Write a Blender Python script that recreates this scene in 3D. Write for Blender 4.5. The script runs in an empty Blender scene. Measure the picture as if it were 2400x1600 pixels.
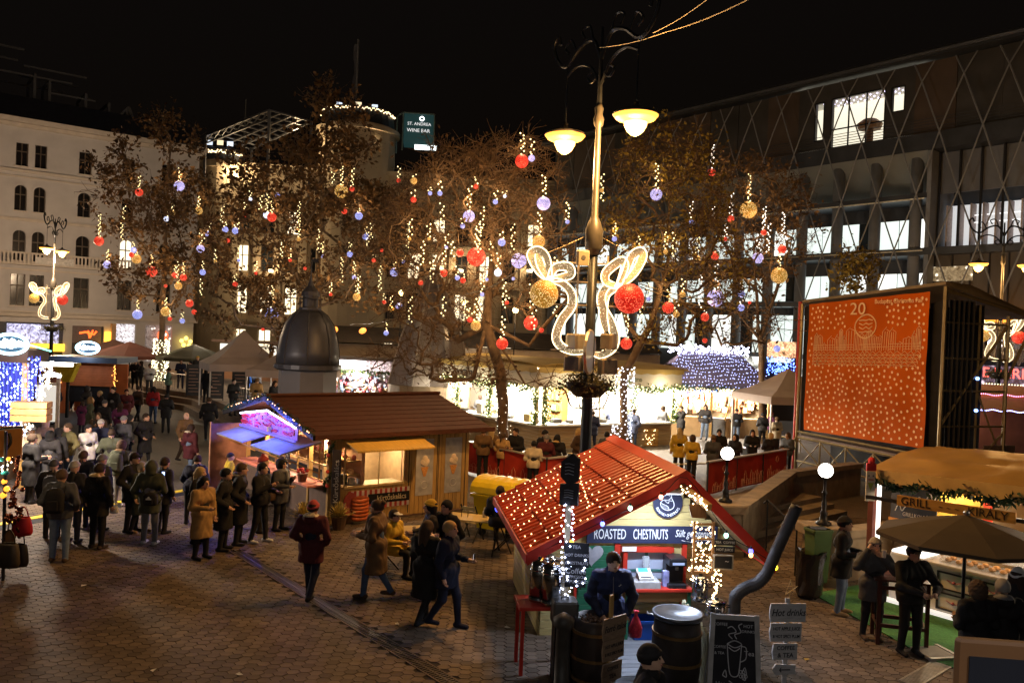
import bpy, math, random
import numpy as np
from mathutils import Vector, Matrix
rnd = random.Random(7)
C = bpy.context.scene.collection
sc = bpy.context.scene
# ------------------------------------------------------------ camera, world, exposure
F, HC = 1939.0,4.9                       # focal length in photo pixels (2400 wide), camera height
cam = bpy.data.cameras.new('camera'); camo = bpy.data.objects.new('camera', cam); C.objects.link(camo)
RC = Matrix.Rotation(math.radians(89.5),3, 'X') @ Matrix.Rotation(math.radians(2.29),3, 'Z')
camo.matrix_world = Matrix.Translation((0,0, HC)) @ RC.to_4x4()
cam.sensor_width = 36; cam.lens = 36 * F / 2400; cam.clip_start = .1; cam.clip_end = 2000
sc.camera = camo
w = bpy.data.worlds.new('World'); sc.world = w; w.use_nodes = True
nt = w.node_tree
bgn = nt.nodes['Background']
sky = nt.nodes.new('ShaderNodeTexSky'); sky.sky_type = 'NISHITA'; sky.sun_disc = False
sky.sun_elevation = math.radians(-4); sky.sun_rotation = math.radians(200)
mx = nt.nodes.new('ShaderNodeMixRGB'); mx.blend_type = 'ADD'; mx.inputs[0].default_value = 1
nt.links.new(sky.outputs[0], mx.inputs[1]); mx.inputs[2].default_value = (.042,.030,.022,1)   # city glow on a night sky
nt.links.new(mx.outputs[0], bgn.inputs[0]); bgn.inputs[1].default_value = .06
sc.view_settings.view_transform = 'Standard'; sc.view_settings.look = 'None'
sc.view_settings.exposure = 0; sc.view_settings.gamma = 1; sc.view_settings.use_curve_mapping = False
sc.render.engine = 'CYCLES'
try:
    sc.cycles.use_denoising = True; sc.cycles.denoiser = 'OPENIMAGEDENOISE'
except Exception: pass
sc.cycles.max_bounces = 5; sc.cycles.diffuse_bounces = 2; sc.cycles.glossy_bounces = 2
sc.cycles.transmission_bounces = 4; sc.cycles.transparent_max_bounces = 8
sc.cycles.sample_clamp_indirect = 1.5; sc.cycles.sample_clamp_direct = 0
sc.cycles.caustics_reflective = False; sc.cycles.caustics_refractive = False
sc.cycles.use_light_tree = True

# ------------------------------------------------------------ pixel of the photo -> point in the place
def ray(u, v): return RC @ Vector(((u - 1200) / F, (800 - v) / F, -1))
def G(u, v, z=0.0):
    d = ray(u, v); return Vector((0,0, HC)) + d * ((z - HC) / d.z)
def P(u, v, Y):
    d = ray(u, v); return Vector((0,0, HC)) + d * (Y / d.y)
def proj(p):
    q = RC.transposed() @ (Vector(p) - Vector((0,0, HC))); return 1200 + F * q.x / -q.z, 800 - F * q.y / -q.z
class Plane:                              # a vertical plane through O along direction a: pixel -> (s along, z up)
    def __init__(s, O, a):
        s.O = Vector((O[0], O[1], 0)); s.a = Vector((a[0], a[1], 0)).normalized(); s.n = Vector((-s.a.y, s.a.x, 0))
        s.rz = math.atan2(s.a.y, s.a.x)
    def at(s, u, v, back=0.0):
        d = ray(u, v); c = Vector((0,0, HC)); t = (s.n.dot(s.O - c) + back) / s.n.dot(d); p = c + d * t
        return (p - s.O).dot(s.a), p.z

# ------------------------------------------------------------ materials
MC = {}
def nodes(m): m.use_nodes = True; return m.node_tree.nodes, m.node_tree.links, m.node_tree.nodes['Principled BSDF']
def M(col, rough=.75, var=.25, scale=6., bump=0., metal=0., spec=.3, streak=None, island=0.):
    k = ('M', tuple(col), rough, var, scale, bump, metal, spec, streak, island)
    if k in MC: return MC[k]
    m = bpy.data.materials.new('mat_%d' % len(MC)); N, L, b = nodes(m); MC[k] = m
    tc = N.new('ShaderNodeTexCoord'); no = N.new('ShaderNodeTexNoise'); no.inputs['Scale'].default_value = scale
    no.inputs['Detail'].default_value = 5
    src = tc.outputs['Object']
    if streak:
        mp = N.new('ShaderNodeMapping'); mp.inputs['Scale'].default_value = streak; L.new(src, mp.inputs[0]); src = mp.outputs[0]
    L.new(src, no.inputs['Vector'])
    mr = N.new('ShaderNodeMapRange'); mr.inputs[1].default_value = .25; mr.inputs[2].default_value = .75
    mr.inputs[3].default_value = 1 - var; mr.inputs[4].default_value = 1 + var; L.new(no.outputs[0], mr.inputs[0])
    val = mr.outputs[0]
    if island:
        ge = N.new('ShaderNodeNewGeometry'); oi = N.new('ShaderNodeObjectInfo'); ad = N.new('ShaderNodeMath'); ad.operation = 'ADD'
        L.new(ge.outputs['Random Per Island'], ad.inputs[0]); L.new(oi.outputs['Random'], ad.inputs[1])
        fr = N.new('ShaderNodeMath'); fr.operation = 'FRACT'; L.new(ad.outputs[0], fr.inputs[0])
        m2 = N.new('ShaderNodeMapRange'); m2.inputs[3].default_value = 1 - island; m2.inputs[4].default_value = 1 + island
        L.new(fr.outputs[0], m2.inputs[0]); mu = N.new('ShaderNodeMath'); mu.operation = 'MULTIPLY'
        L.new(val, mu.inputs[0]); L.new(m2.outputs[0], mu.inputs[1]); val = mu.outputs[0]
    vm = N.new('ShaderNodeVectorMath'); vm.operation = 'SCALE'; vm.inputs[0].default_value = col[:3]
    L.new(val, vm.inputs['Scale']); L.new(vm.outputs[0], b.inputs['Base Color'])
    b.inputs['Roughness'].default_value = rough; b.inputs['Metallic'].default_value = metal
    b.inputs['Specular IOR Level'].default_value = spec
    if bump:
        bp = N.new('ShaderNodeBump'); bp.inputs['Strength'].default_value = bump; bp.inputs['Distance'].default_value = .02
        L.new(no.outputs[0], bp.inputs['Height']); L.new(bp.outputs[0], b.inputs['Normal'])
    return m
def E(col, st, sample=False, base=None):
    k = ('E', tuple(col), st, sample)
    if k in MC: return MC[k]
    m = bpy.data.materials.new('lit_%d' % len(MC)); N, L, b = nodes(m); MC[k] = m
    b.inputs['Base Color'].default_value = (*(base or [c * .5 for c in col]),1)
    b.inputs['Emission Color'].default_value = (*col, 1); b.inputs['Emission Strength'].default_value = st
    m.cycles.emission_sampling = 'AUTO' if sample else 'NONE'
    return m
def GL(col=(.02,.025,.03), rough=.08):
    k = ('G', tuple(col), rough)
    if k in MC: return MC[k]
    m = bpy.data.materials.new('glass_%d' % len(MC)); N, L, b = nodes(m); MC[k] = m
    no = N.new('ShaderNodeTexNoise'); no.inputs['Scale'].default_value = .7
    mr = N.new('ShaderNodeMapRange'); mr.inputs[3].default_value = rough * .5; mr.inputs[4].default_value = rough * 2
    L.new(no.outputs[0], mr.inputs[0]); L.new(mr.outputs[0], b.inputs['Roughness'])
    b.inputs['Base Color'].default_value = (*col, 1); b.inputs['Specular IOR Level'].default_value = .6
    return m
def CLEAR(alpha=.12, col=(.8,.85,.9)):
    k = ('CL', alpha, col)
    if k in MC: return MC[k]
    m = bpy.data.materials.new('pane_%d' % len(MC)); N, L, b = nodes(m); MC[k] = m
    b.inputs['Base Color'].default_value = (*col, 1); b.inputs['Roughness'].default_value = .08; b.inputs['Alpha'].default_value = alpha
    return m
def BULB(col, dot, st_dot, st_base, scale=9., tag=0):
    """a wire-mesh ball: glowing dots on a dim glowing net"""
    k = ('B', tuple(col), tuple(dot), st_dot, st_base, scale, tag)
    if k in MC: return MC[k]
    m = bpy.data.materials.new('ball_%d' % len(MC)); N, L, b = nodes(m); MC[k] = m
    tc = N.new('ShaderNodeTexCoord'); vo = N.new('ShaderNodeTexVoronoi'); vo.inputs['Scale'].default_value = scale
    L.new(tc.outputs['Object'], vo.inputs['Vector'])
    r = N.new('ShaderNodeValToRGB'); e = r.color_ramp.elements
    e[0].position = .12; e[0].color = (1,1,1,1); e[1].position = .3; e[1].color = (0,0,0,1); L.new(vo.outputs['Distance'], r.inputs[0])
    no = N.new('ShaderNodeTexNoise'); no.inputs['Scale'].default_value = scale * 1.3; no.inputs['Detail'].default_value = 3; no.inputs['Distortion'].default_value = 3
    L.new(tc.outputs['Object'], no.inputs['Vector'])
    r2 = N.new('ShaderNodeMapRange'); r2.inputs[1].default_value = .38; r2.inputs[2].default_value = .62; r2.inputs[3].default_value = .15; r2.inputs[4].default_value = 1.6
    L.new(no.outputs[0], r2.inputs[0])
    mc = N.new('ShaderNodeMixRGB'); mc.inputs[1].default_value = (*[c for c in col], 1); mc.inputs[2].default_value = (*dot, 1); L.new(r.outputs[0], mc.inputs[0])
    ms = N.new('ShaderNodeMath'); ms.operation = 'MULTIPLY_ADD'; L.new(r.outputs[0], ms.inputs[0]); ms.inputs[1].default_value = st_dot
    m3 = N.new('ShaderNodeMath'); m3.operation = 'MULTIPLY'; m3.inputs[1].default_value = st_base; L.new(r2.outputs[0], m3.inputs[0]); L.new(m3.outputs[0], ms.inputs[2])
    L.new(mc.outputs[0], b.inputs['Emission Color']); L.new(ms.outputs[0], b.inputs['Emission Strength'])
    b.inputs['Base Color'].default_value = (*[c * .4 for c in col], 1); b.inputs['Roughness'].default_value = .5
    m.cycles.emission_sampling = 'FRONT'
    return m

# ------------------------------------------------------------ mesh builder
class B:
    def __init__(s): s.v = []; s.f = []; s.mi = []; s.m = 0; s.sm = []; s.smooth = False
    def add(s, vs, fs):
        o = len(s.v); s.v += [tuple(v) for v in vs]
        for f in fs: s.f.append(tuple(i + o for i in f)); s.mi.append(s.m); s.sm.append(s.smooth)
        return s
    def box(s, x0, x1, y0, y1, z0, z1):
        return s.add([(x0, y0, z0),(x1, y0, z0),(x1, y1, z0),(x0, y1, z0),(x0, y0, z1),(x1, y0, z1),(x1, y1, z1),(x0, y1, z1)],
              [(0,3,2,1),(4,5,6,7),(0,1,5,4),(1,2,6,5),(2,3,7,6),(3,0,4,7)])
    def bbox(s, x0, x1, y0, y1, z0, z1, c=.01):     # box with chamfered vertical and top edges
        p = [(x0 + c, y0),(x1 - c, y0),(x1, y0 + c),(x1, y1 - c),(x1 - c, y1),(x0 + c, y1),(x0, y1 - c),(x0, y0 + c)]
        cx, cy = (x0 + x1) / 2,(y0 + y1) / 2
        q = [(cx + (x - cx) * (1 - c / max(.02, x1 - x0)), cy + (y - cy) * (1 - c / max(.02, y1 - y0))) for x, y in p]
        vs = [(x, y, z0) for x, y in p] + [(x, y, z1 - c) for x, y in p] + [(x, y, z1) for x, y in q]
        fs = [tuple(range(7,-1,-1)), tuple(range(16,24))]
        for k in (0,8):
            fs += [(k + i, k + (i + 1) % 8, k + 8 + (i + 1) % 8, k + 8 + i) for i in range(8)]
        return s.add(vs, fs)
    def beam(s, p, q, w=.05, h=None, up=(0,0,1)):
        p, q = Vector(p), Vector(q); d = (q - p).normalized(); up = Vector(up)
        if abs(d.dot(up)) > .98: up = Vector((0,1,0))
        x = d.cross(up).normalized() * w / 2; y = x.cross(d).normalized() * (h or w) / 2
        vs = [a + sx * x + sy * y for a in (p, q) for sx, sy in ((-1,-1),(1,-1),(1,1),(-1,1))]
        return s.add(vs, [(0,1,2,3),(7,6,5,4),(0,4,5,1),(1,5,6,2),(2,6,7,3),(3,7,4,0)])
    def tube(s, pts, r, n=6, cap=True, closed=False):
        pts = [Vector(p) for p in pts]; k = len(pts); rs = r if isinstance(r, (list, tuple)) else [r] * k
        ref = Vector((0,0,1)); vs = []; prev = None
        for i in range(k):
            d = (pts[(i + 1) % k] - pts[i - 1]) if closed else (pts[min(i + 1, k - 1)] - pts[max(i - 1,0)])
            d = d.normalized() if d.length > 1e-9 else Vector((0,0,1))
            if prev is None:
                a = d.cross(ref if abs(d.z) < .95 else Vector((1,0,0))).normalized()
            else:
                a = (prev - d * prev.dot(d)).normalized()
            prev = a; b = d.cross(a)
            for j in range(n):
                t = 2 * math.pi * j / n; vs.append(pts[i] + (a * math.cos(t) + b * math.sin(t)) * rs[i])
        fs = [(i * n + j, i * n + (j + 1) % n, ((i + 1) % k) * n + (j + 1) % n, ((i + 1) % k) * n + j) for i in range(k if closed else k - 1) for j in range(n)]
        if cap and not closed: fs += [tuple(range(n - 1,-1,-1)), tuple((k - 1) * n + j for j in range(n))]
        return s.add(vs, fs)
    def cyl(s, c, r, h, n=12, r2=None):
        c = Vector(c); return s.tube([c, c + Vector((0,0, h))], [r, r if r2 is None else r2], n)
    def lathe(s, prof, c=(0,0,0), n=16):
        k = len(prof); vs = [(c[0] + r * math.cos(2 * math.pi * j / n), c[1] + r * math.sin(2 * math.pi * j / n), c[2] + z) for r, z in prof for j in range(n)]
        fs = [(i * n + j, i * n + (j + 1) % n, (i + 1) * n + (j + 1) % n, (i + 1) * n + j) for i in range(k - 1) for j in range(n)]
        if prof[0][0] > 1e-4: fs.append(tuple(range(n - 1,-1,-1)))
        if prof[-1][0] > 1e-4: fs.append(tuple((k - 1) * n + j for j in range(n)))
        return s.add(vs, fs)
    def sph(s, c, r, nu=12, nv=8, sx=1, sy=1, sz=1):
        pr = [(0,-1)] + [(math.cos(t), math.sin(t)) for t in (-math.pi / 2 + math.pi * i / nv for i in range(1, nv))] + [(0,1)]
        vs = [(c[0], c[1], c[2] - r * sz)]; fs = []
        for i in range(1, nv):
            for j in range(nu):
                t = 2 * math.pi * j / nu; vs.append((c[0] + pr[i][0] * r * sx * math.cos(t), c[1] + pr[i][0] * r * sy * math.sin(t), c[2] + pr[i][1] * r * sz))
        vs.append((c[0], c[1], c[2] + r * sz)); e = len(vs) - 1
        for j in range(nu):
            fs.append((0,1 + (j + 1) % nu, 1 + j)); fs.append((e, e - nu + j, e - nu + (j + 1) % nu))
            for i in range(nv - 2): a = 1 + i * nu; fs.append((a + j, a + (j + 1) % nu, a + nu + (j + 1) % nu, a + nu + j))
        return s.add(vs, fs)
    def octa(s, c, r):
        x, y, z = c
        return s.add([(x + r, y, z),(x, y + r, z),(x - r, y, z),(x, y - r, z),(x, y, z + r),(x, y, z - r)],
                     [(0,1,4),(1,2,4),(2,3,4),(3,0,4),(1,0,5),(2,1,5),(3,2,5),(0,3,5)])
    def poly(s, pts): return s.add(pts, [tuple(range(len(pts)))])
    def prism(s, pts, ext):
        n = len(pts); e = Vector(ext); vs = [Vector(p) for p in pts]; vs = vs + [v + e for v in vs]
        return s.add(vs, [tuple(range(n - 1,-1,-1)), tuple(range(n, 2 * n))] + [(i, (i + 1) % n, n + (i + 1) % n, n + i) for i in range(n)])
    def disc(s, c, r, n=20, axis='y', t=.02, ry=None):
        ry = ry or r; pts = []
        for j in range(n):
            a = 2 * math.pi * j / n; x, z = r * math.cos(a), ry * math.sin(a)
            pts.append((c[0] + x, c[1], c[2] + z) if axis == 'y' else (c[0] + x, c[1] + z, c[2]))
        return s.prism(pts, (0, t, 0) if axis == 'y' else (0,0, t))
    def mesh(s, name, mats, smooth=None):
        me = bpy.data.meshes.new(name); me.from_pydata(s.v, [], s.f)
        for m in (mats if isinstance(mats, (list, tuple)) else [mats]): me.materials.append(m)
        if s.f:
            me.polygons.foreach_set('material_index', s.mi)
            me.polygons.foreach_set('use_smooth', [bool(smooth)] * len(s.f) if smooth is not None else s.sm)
        me.update(); return me
    def out(s, name, mats, parent=None, smooth=None, **kw):
        return link(name, s.mesh(name, mats, smooth), parent, **kw)
def link(name, data, parent=None, loc=None, rot=None, scale=None, label=None, cat=None, group=None, kind=None):
    o = bpy.data.objects.new(name, data); C.objects.link(o)
    if parent is not None: o.parent = parent
    if loc is not None: o.location = loc
    if rot is not None: o.rotation_euler = rot
    if scale is not None: o.scale = scale if isinstance(scale, (tuple, list)) else (scale,) * 3
    if label: o['label'] = label
    if cat: o['category'] = cat
    if group: o['group'] = group
    if kind: o['kind'] = kind
    return o
def thing(name, label, cat, loc=(0,0,0), rz=0., group=None, scale=None):
    return link(name, None, None, loc, (0,0, rz), scale, label, cat, group)
def struct(name, b, mats, parent=None, smooth=None, **kw): return b.out(name, mats, parent, smooth, kind='structure' if parent is None else None, **kw)
def copy_tree(o, parent=None):
    c = o.copy(); C.objects.link(c)
    if parent is not None: c.parent = parent
    for ch in list(o.children): copy_tree(ch, c)
    return c
def text(s, parent, loc, size, mat, rot=(math.pi / 2,0,0), name='lettering', ext=.004, off=0., shear=0., sx=1., align='CENTER', space=1.):
    c = bpy.data.curves.new(name, 'FONT'); c.body = s; c.size = size; c.extrude = ext; c.offset = off; c.shear = shear
    c.align_x = align; c.align_y = 'CENTER'; c.resolution_u = 3; c.space_character = space; c.materials.append(mat)
    o = link(name, c, parent, loc, rot); o.scale = (sx, 1,1); return o
LN = [0]
def lamp(loc, power, col, r=.1, parent=None, spot=None, rot=None, kind='POINT', size=None):
    LN[0] += 1; l = bpy.data.lights.new('lamp_light', kind); l.energy = power; l.color = col
    if kind == 'AREA':
        l.shape = 'RECTANGLE'; l.size, l.size_y = size
    else: l.shadow_soft_size = r
    if spot: l.spot_size = math.radians(spot); l.spot_blend = .6
    o = bpy.data.objects.new('lamp_light', l); C.objects.link(o); o.location = loc
    if rot: o.rotation_euler = rot
    if parent is not None: o.parent = parent
    return o
def wall_holes(b, x0, x1, z0, z1, holes, depth=.25, y=0.):
    """front face at y with rectangular holes and their reveals (y to y+depth)"""
    xs = sorted({x0, x1} | {h[0] for h in holes} | {h[1] for h in holes}); zs = sorted({z0, z1} | {h[2] for h in holes} | {h[3] for h in holes})
    xs = [x for x in xs if x0 <= x <= x1]; zs = [z for z in zs if z0 <= z <= z1]
    for i in range(len(xs) - 1):
        for j in range(len(zs) - 1):
            cx, cz = (xs[i] + xs[i + 1]) / 2,(zs[j] + zs[j + 1]) / 2
            if any(h[0] < cx < h[1] and h[2] < cz < h[3] for h in holes): continue
            b.poly([(xs[i], y, zs[j]),(xs[i + 1], y, zs[j]),(xs[i + 1], y, zs[j + 1]),(xs[i], y, zs[j + 1])])
    for a, c, d, e in holes:
        p = [(a, d),(c, d),(c, e),(a, e)]
        for k in range(4):
            (xa, za),(xb, zb) = p[k], p[(k + 1) % 4]
            b.poly([(xa, y, za),(xa, y + depth, za),(xb, y + depth, zb),(xb, y, zb)])
def card(b, rr, c, s, w):               # one leaf-sized face, turned at random
    d1 = Vector((rr.gauss(0,1), rr.gauss(0,1), rr.gauss(0,1))).normalized() * s; d2 = Vector((rr.gauss(0,1), rr.gauss(0,1), rr.gauss(0,1))).normalized() * w
    b.poly([c - d1, c + d2, c + d1, c - d2])
def bulbs(pts, r, mat, name, parent=None, **kw):
    b = B()
    for p in pts: b.octa(p, r)
    return b.out(name, mat, parent, kind='stuff', **kw)
# ============================================================ ground and paving
m_stone = M((.112,.082,.060),.75,.55,.5,.12, spec=.2, island=.28)
m_joint = M((.024,.017,.013),.9,.3,12)
m_ground = M((.12,.10,.085),.7,.45,.9,.1, spec=.35)
m_iron = M((.018,.018,.02),.45,.3,10,.1, metal=.6)
m_dark = M((.012,.011,.012),.6,.3,10)
m_white = M((.75,.74,.72),.55,.08,4)
m_limestone = M((.36,.29,.20),.8,.25,2.5,.3)
b = B(); b.box(-600,600,-60,1200,-.6,-.016); b.m = 1
struct('ground', b, [m_joint, m_ground])
b = B()                                             # far paving: the pieces are too small to tell apart from here
b.poly([(-120,23.9,0),(120,23.9,0),(120,160,0),(-120,160,0)])
m_far = M((.15,.125,.10),.65,.4,1.2,.1, spec=.4)
N, L, bs = m_far.node_tree.nodes, m_far.node_tree.links, m_far.node_tree.nodes['Principled BSDF']
tc = N.new('ShaderNodeTexCoord'); br = N.new('ShaderNodeTexBrick'); br.inputs['Scale'].default_value = 4; br.inputs['Mortar Size'].default_value = .03
br.inputs['Color1'].default_value = (.17,.14,.11,1); br.inputs['Color2'].default_value = (.12,.10,.08,1); br.inputs['Mortar'].default_value = (.04,.035,.03,1)
L.new(tc.outputs['Object'], br.inputs[0]); L.new(br.outputs[0], bs.inputs['Base Color'])
struct('square_paving', b, m_far)

def hexagon(cx, cy, rx, ry, z0, z1):
    p = [(cx + rx * .5, cy - ry),(cx + rx, cy),(cx + rx * .5, cy + ry),(cx - rx * .5, cy + ry),(cx - rx, cy),(cx - rx * .5, cy - ry)]
    return [(x, y, z1) for x, y in p] + [(x * 1.0, y, z0) for x, y in p], [(0,1,2,3,4,5)] + [(6 + i, 6 + (i + 1) % 6,(i + 1) % 6, i) for i in range(6)]
pav = link('pavement', None, kind='structure')
DR0, DR1 = G(556,1292), G(1100,1625)
dd = (DR1 - DR0).normalized(); dn = Vector((-dd.y, dd.x, 0))
RX, RY = .108,.078
cells = []
for i in range(-115,125):
    for j in range(0,172):
        x = i * RX * 1.5; y = 10.6 + j * RY * 2 + (RY if i % 2 else 0)
        if y > 23.9: continue
        u, v = proj((x, y, 0))
        if u < -40 or u > 2440 or v > 1640: continue
        q = Vector((x, y, 0)) - DR0
        if abs(q.dot(dn)) < .17 and q.dot(dd) > -.2: continue
        vis = 0 <= u <= 2400 and v < 1596 and (v > 1330 if u < 1150 else (1350 < v and 1760 < u < 2050))
        cells.append((y if vis else y + 100, x, y))
cells.sort()
hb = B(); vs, fs = hexagon(0,0, RX - .006, RY - .005,-.014,.0); hb.add(vs, fs); hm = hb.mesh('paving_stone', m_stone)
rest = B()
for n, (k, x, y) in enumerate(cells):
    dz = rnd.uniform(-.004,.002)
    if n < 300:
        link('paving_stone', hm, pav, (x, y, dz),(rnd.uniform(-.012,.012), rnd.uniform(-.012,.012), rnd.uniform(-.03,.03)))
    else:
        vs, fs = hexagon(x + rnd.uniform(-.003,.003), y + rnd.uniform(-.003,.003), RX - .006 - rnd.random() * .003, RY - .005,-.014, dz); rest.add(vs, fs)
rest.out('paving_stones', m_stone, pav, kind='stuff')

dr = link('drain_channel', None, loc=DR0, rot=(0,0, math.atan2(dd.y, dd.x)), kind='structure')
LD = (DR1 - DR0).length
b = B(); b.box(-.2, LD, -.135,-.105,-.01,.004); b.box(-.2, LD, .105,.135,-.01,.004); b.out('edge_strip', M((.085,.062,.048),.8,.3,4), dr)
b = B()
for i in range(int(LD / .06)): b.box(i * .06, i * .06 + .035,-.1,.1,-.012,.004)
b.box(-.2, LD, -.02,.02,-.011,.006); b.out('grate_bars', M((.05,.04,.034),.5,.3,10, metal=.3), dr, kind='stuff')
d0, d1 = G(2150,1590), G(2260,1525); e = (d1 - d0).normalized()
dr2 = link('drain_channel', None, loc=d0 + Vector((0,0,.006)), rot=(0,0, math.atan2(e.y, e.x)), kind='structure')
b = B(); L2 = (d1 - d0).length + .6
for i in range(int(L2 / .05)): b.box(i * .05 - .3, i * .05 - .27,-.12,.12,0,.006)
b.box(-.3, L2,-.15,-.12,-.003,.008); b.box(-.3, L2,.12,.15,-.003,.008); b.out('grate_bars', M((.30,.27,.22),.5,.3,9, metal=.4), dr2, kind='stuff')

# yellow and black cable ramp across the street
a0, a1 = G(-40,1241), G(505,1140); a0.z = a1.z = 0
cr = thing('cable_ramp', 'long yellow and black rubber cable ramp across the street behind the queue', 'cable ramp', a0, math.atan2((a1 - a0).y, (a1 - a0).x))
LC = (a1 - a0).length
mb, my = M((.02,.02,.02),.8), M((.75,.55,.03),.5,.2,5)
n = int(LC / .9)
for i in range(n):
    s0, s1 = i * LC / n + .012,(i + 1) * LC / n - .012
    b = B(); b.prism([(s0,-.30,.002),(s0,-.12,.055),(s0,.12,.055),(s0,.30,.002)], (s1 - s0,0,0)); b.out('ramp_segment', mb, cr)
    b = B(); b.bbox(s0 + .02, s1 - .02,-.115,.115,.056,.072,.012); b.out('lid', my, cr)

# green artificial grass mat in front of the grill stall
q = [G(1905,1392), G(2010,1372), G(2480,1520), G(2330,1600), G(2180,1545)]
b = B(); b.prism([(p.x, p.y, .003) for p in q[::-1]][::-1], (0,0,.014))
struct('turf_mat', b, M((.05,.16,.05),.95,.35,30,.5))

# ============================================================ raised terrace on the left with stone steps
ED = [(-31.5,66),(-22.7,49.2),(-17.8,45.2),(-14.2,39.4),(-11.2,35.6),(-8.0,32.2)]
ter = link('terrace', None, kind='structure')
m_tstone = M((.26,.19,.13),.8,.25,2,.2)
for k, (zz, off) in enumerate(((.30,0.),(.60,.42),(.88,.84))):
    b = B(); pts = [(x + off * .8, y + off * .6,0) for x, y in ED]; far = [(x + 26, y + 24,0) for x, y in reversed(ED)]
    b.prism([(p[0], p[1], -.01) for p in pts + far], (0,0, zz + .01)); b.out('step', m_tstone, ter)
TZ = .88

# ============================================================ palace on the left
PB1 = Plane(P(0,736,71),(.79,.613)); r1 = PB1
m_fac = M((.56,.52,.50),.85,.10,.8,.1); m_trim = M((.62,.54,.46),.8,.10,2)
pal = thing('palace_building', 'pale classical palace with arched windows on the left of the square', 'building', (*PB1.O.xy, 0), PB1.rz)
X0, X1, HB = -9.0,16.2,21.8
def S(u, v): return PB1.at(u, v)
holes = []; wins = []
cols = [(1.95, 'p'),(6.2, 's'),(9.85, 's'),(13.3, 's'),(-3.2, 'p'),(-7., 's')]
rows = [(17.75,19.75,.62, 'r'),(13.9,16.1,.62, 'a'),(9.6,12.2,.66, 'a'),(5.7,8.4,.74, 'r')]
lit = {(9.85,9.6)}
for cx, k in cols:
    for z0, z1, hw, kind in rows:
        for dx in ((-.72,.72) if k == 'p' else (0,)):
            ww = hw * (.75 if k == 'p' else .85)
            holes.append((cx + dx - ww, cx + dx + ww, z0, z1)); wins.append((cx + dx, ww, z0, z1, kind, (cx, z0) in lit))
holes.append((-2.2,4.9,0.2,4.25)); holes.append((5.6,8.2,.2,4.1)); holes.append((9.2,10.9,.2,4.4)); holes.append((11.8,14.2,.2,4.4))
b = B(); wall_holes(b, X0, X1,0, HB, holes, .45); b.box(X0, X1,.46,14,0, HB)
b.out('wall', m_fac, pal)
b = B(); b.prism([(X0,-.3, HB),(X0,14.2, HB),(X0,9, HB + 2.6),(X0,3, HB + 2.6)], (X1 - X0 + .2,0,0)); b.out('roof', M((.10,.10,.12),.5,.2,3, metal=.3), pal)
for z, h, d in ((HB - .75,.32,.35),(HB - .4,.42,.6),(17.2,.22,.22),(16.75,.12,.12),(13.0,.25,.2),(9.2,.3,.3),(8.75,.16,.14),(4.75,.3,.3),(5.1,.14,.16)):
    b = B(); b.box(X0 - .1, X1 + d, -d, -.002, z, z + h); b.out('cornice', m_trim, pal)
m_sash = M((.10,.075,.055),.5,.2,5)
for cx, ww, z0, z1, kind, isl in wins:
    wo = B(); t = .12
    wo.box(cx - ww, cx - ww + .07,.22,.30, z0, z1); wo.box(cx + ww - .07, cx + ww, .22,.30, z0, z1); wo.box(cx - .04, cx + .04,.21,.29, z0, z1)
    wo.box(cx - ww + .07, cx - .04,.22,.29, z0 + (z1 - z0) * .62, z0 + (z1 - z0) * .66); wo.box(cx + .04, cx + ww - .07,.22,.29, z0 + (z1 - z0) * .62, z0 + (z1 - z0) * .66)
    f = wo.out('window', m_sash, pal)
    pb = B(); pb.box(cx - ww, cx + ww, .305,.32, z0, z1)
    pb.out('pane', E((1,.86,.62),1.6, True) if isl else GL((.014,.012,.012),.12), f)
    sb = B(); sb.box(cx - ww - .1, cx + ww + .1,-.12,.05, z0 - .12, z0 - .002); sb.out('sill', m_trim, f)
    if kind == 'a':
        ab = B(); R = ww
        for sgn in (-1,1):                               # spandrels that round the head of the opening
            pts = [(cx + sgn * R, -.003, z1)] + [(cx + sgn * R * math.cos(a),-.003, z1 - R + R * math.sin(a)) for a in (math.pi / 2 * i / 7 for i in range(8))]
            ab.prism(pts if sgn < 0 else pts[::-1], (0,.2,0))
        arc = lambda r: [(cx + r * math.cos(math.pi * i / 12),0, z1 - R + r * math.sin(math.pi * i / 12)) for i in range(13)]
        o_, i_ = arc(R + .2), arc(R + .02)
        for i in range(12): ab.prism([(*o_[i][:1], -.09, o_[i][2]),(*o_[i + 1][:1], -.09, o_[i + 1][2]),(*i_[i + 1][:1], -.09, i_[i + 1][2]),(*i_[i][:1], -.09, i_[i][2])], (0,.085,0))
        ab.out('arch', m_fac, f)
b = B()                                                   # balcony balustrade under the arched row
b.box(X0,12,-.75,-.05,9.2,9.35); b.box(X0,12,-.75,-.62,10.15,10.3)
for i in range(70): b.box(X0 + i * .3, X0 + i * .3 + .14,-.73,-.63,9.35,10.15)
b.out('balustrade', m_trim, pal)
b = B(); b.box(2.4,5.4,-.80,-.76,9.35,9.95); b.out('banner_cloth', M((.7,.66,.62),.8), pal)
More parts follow.
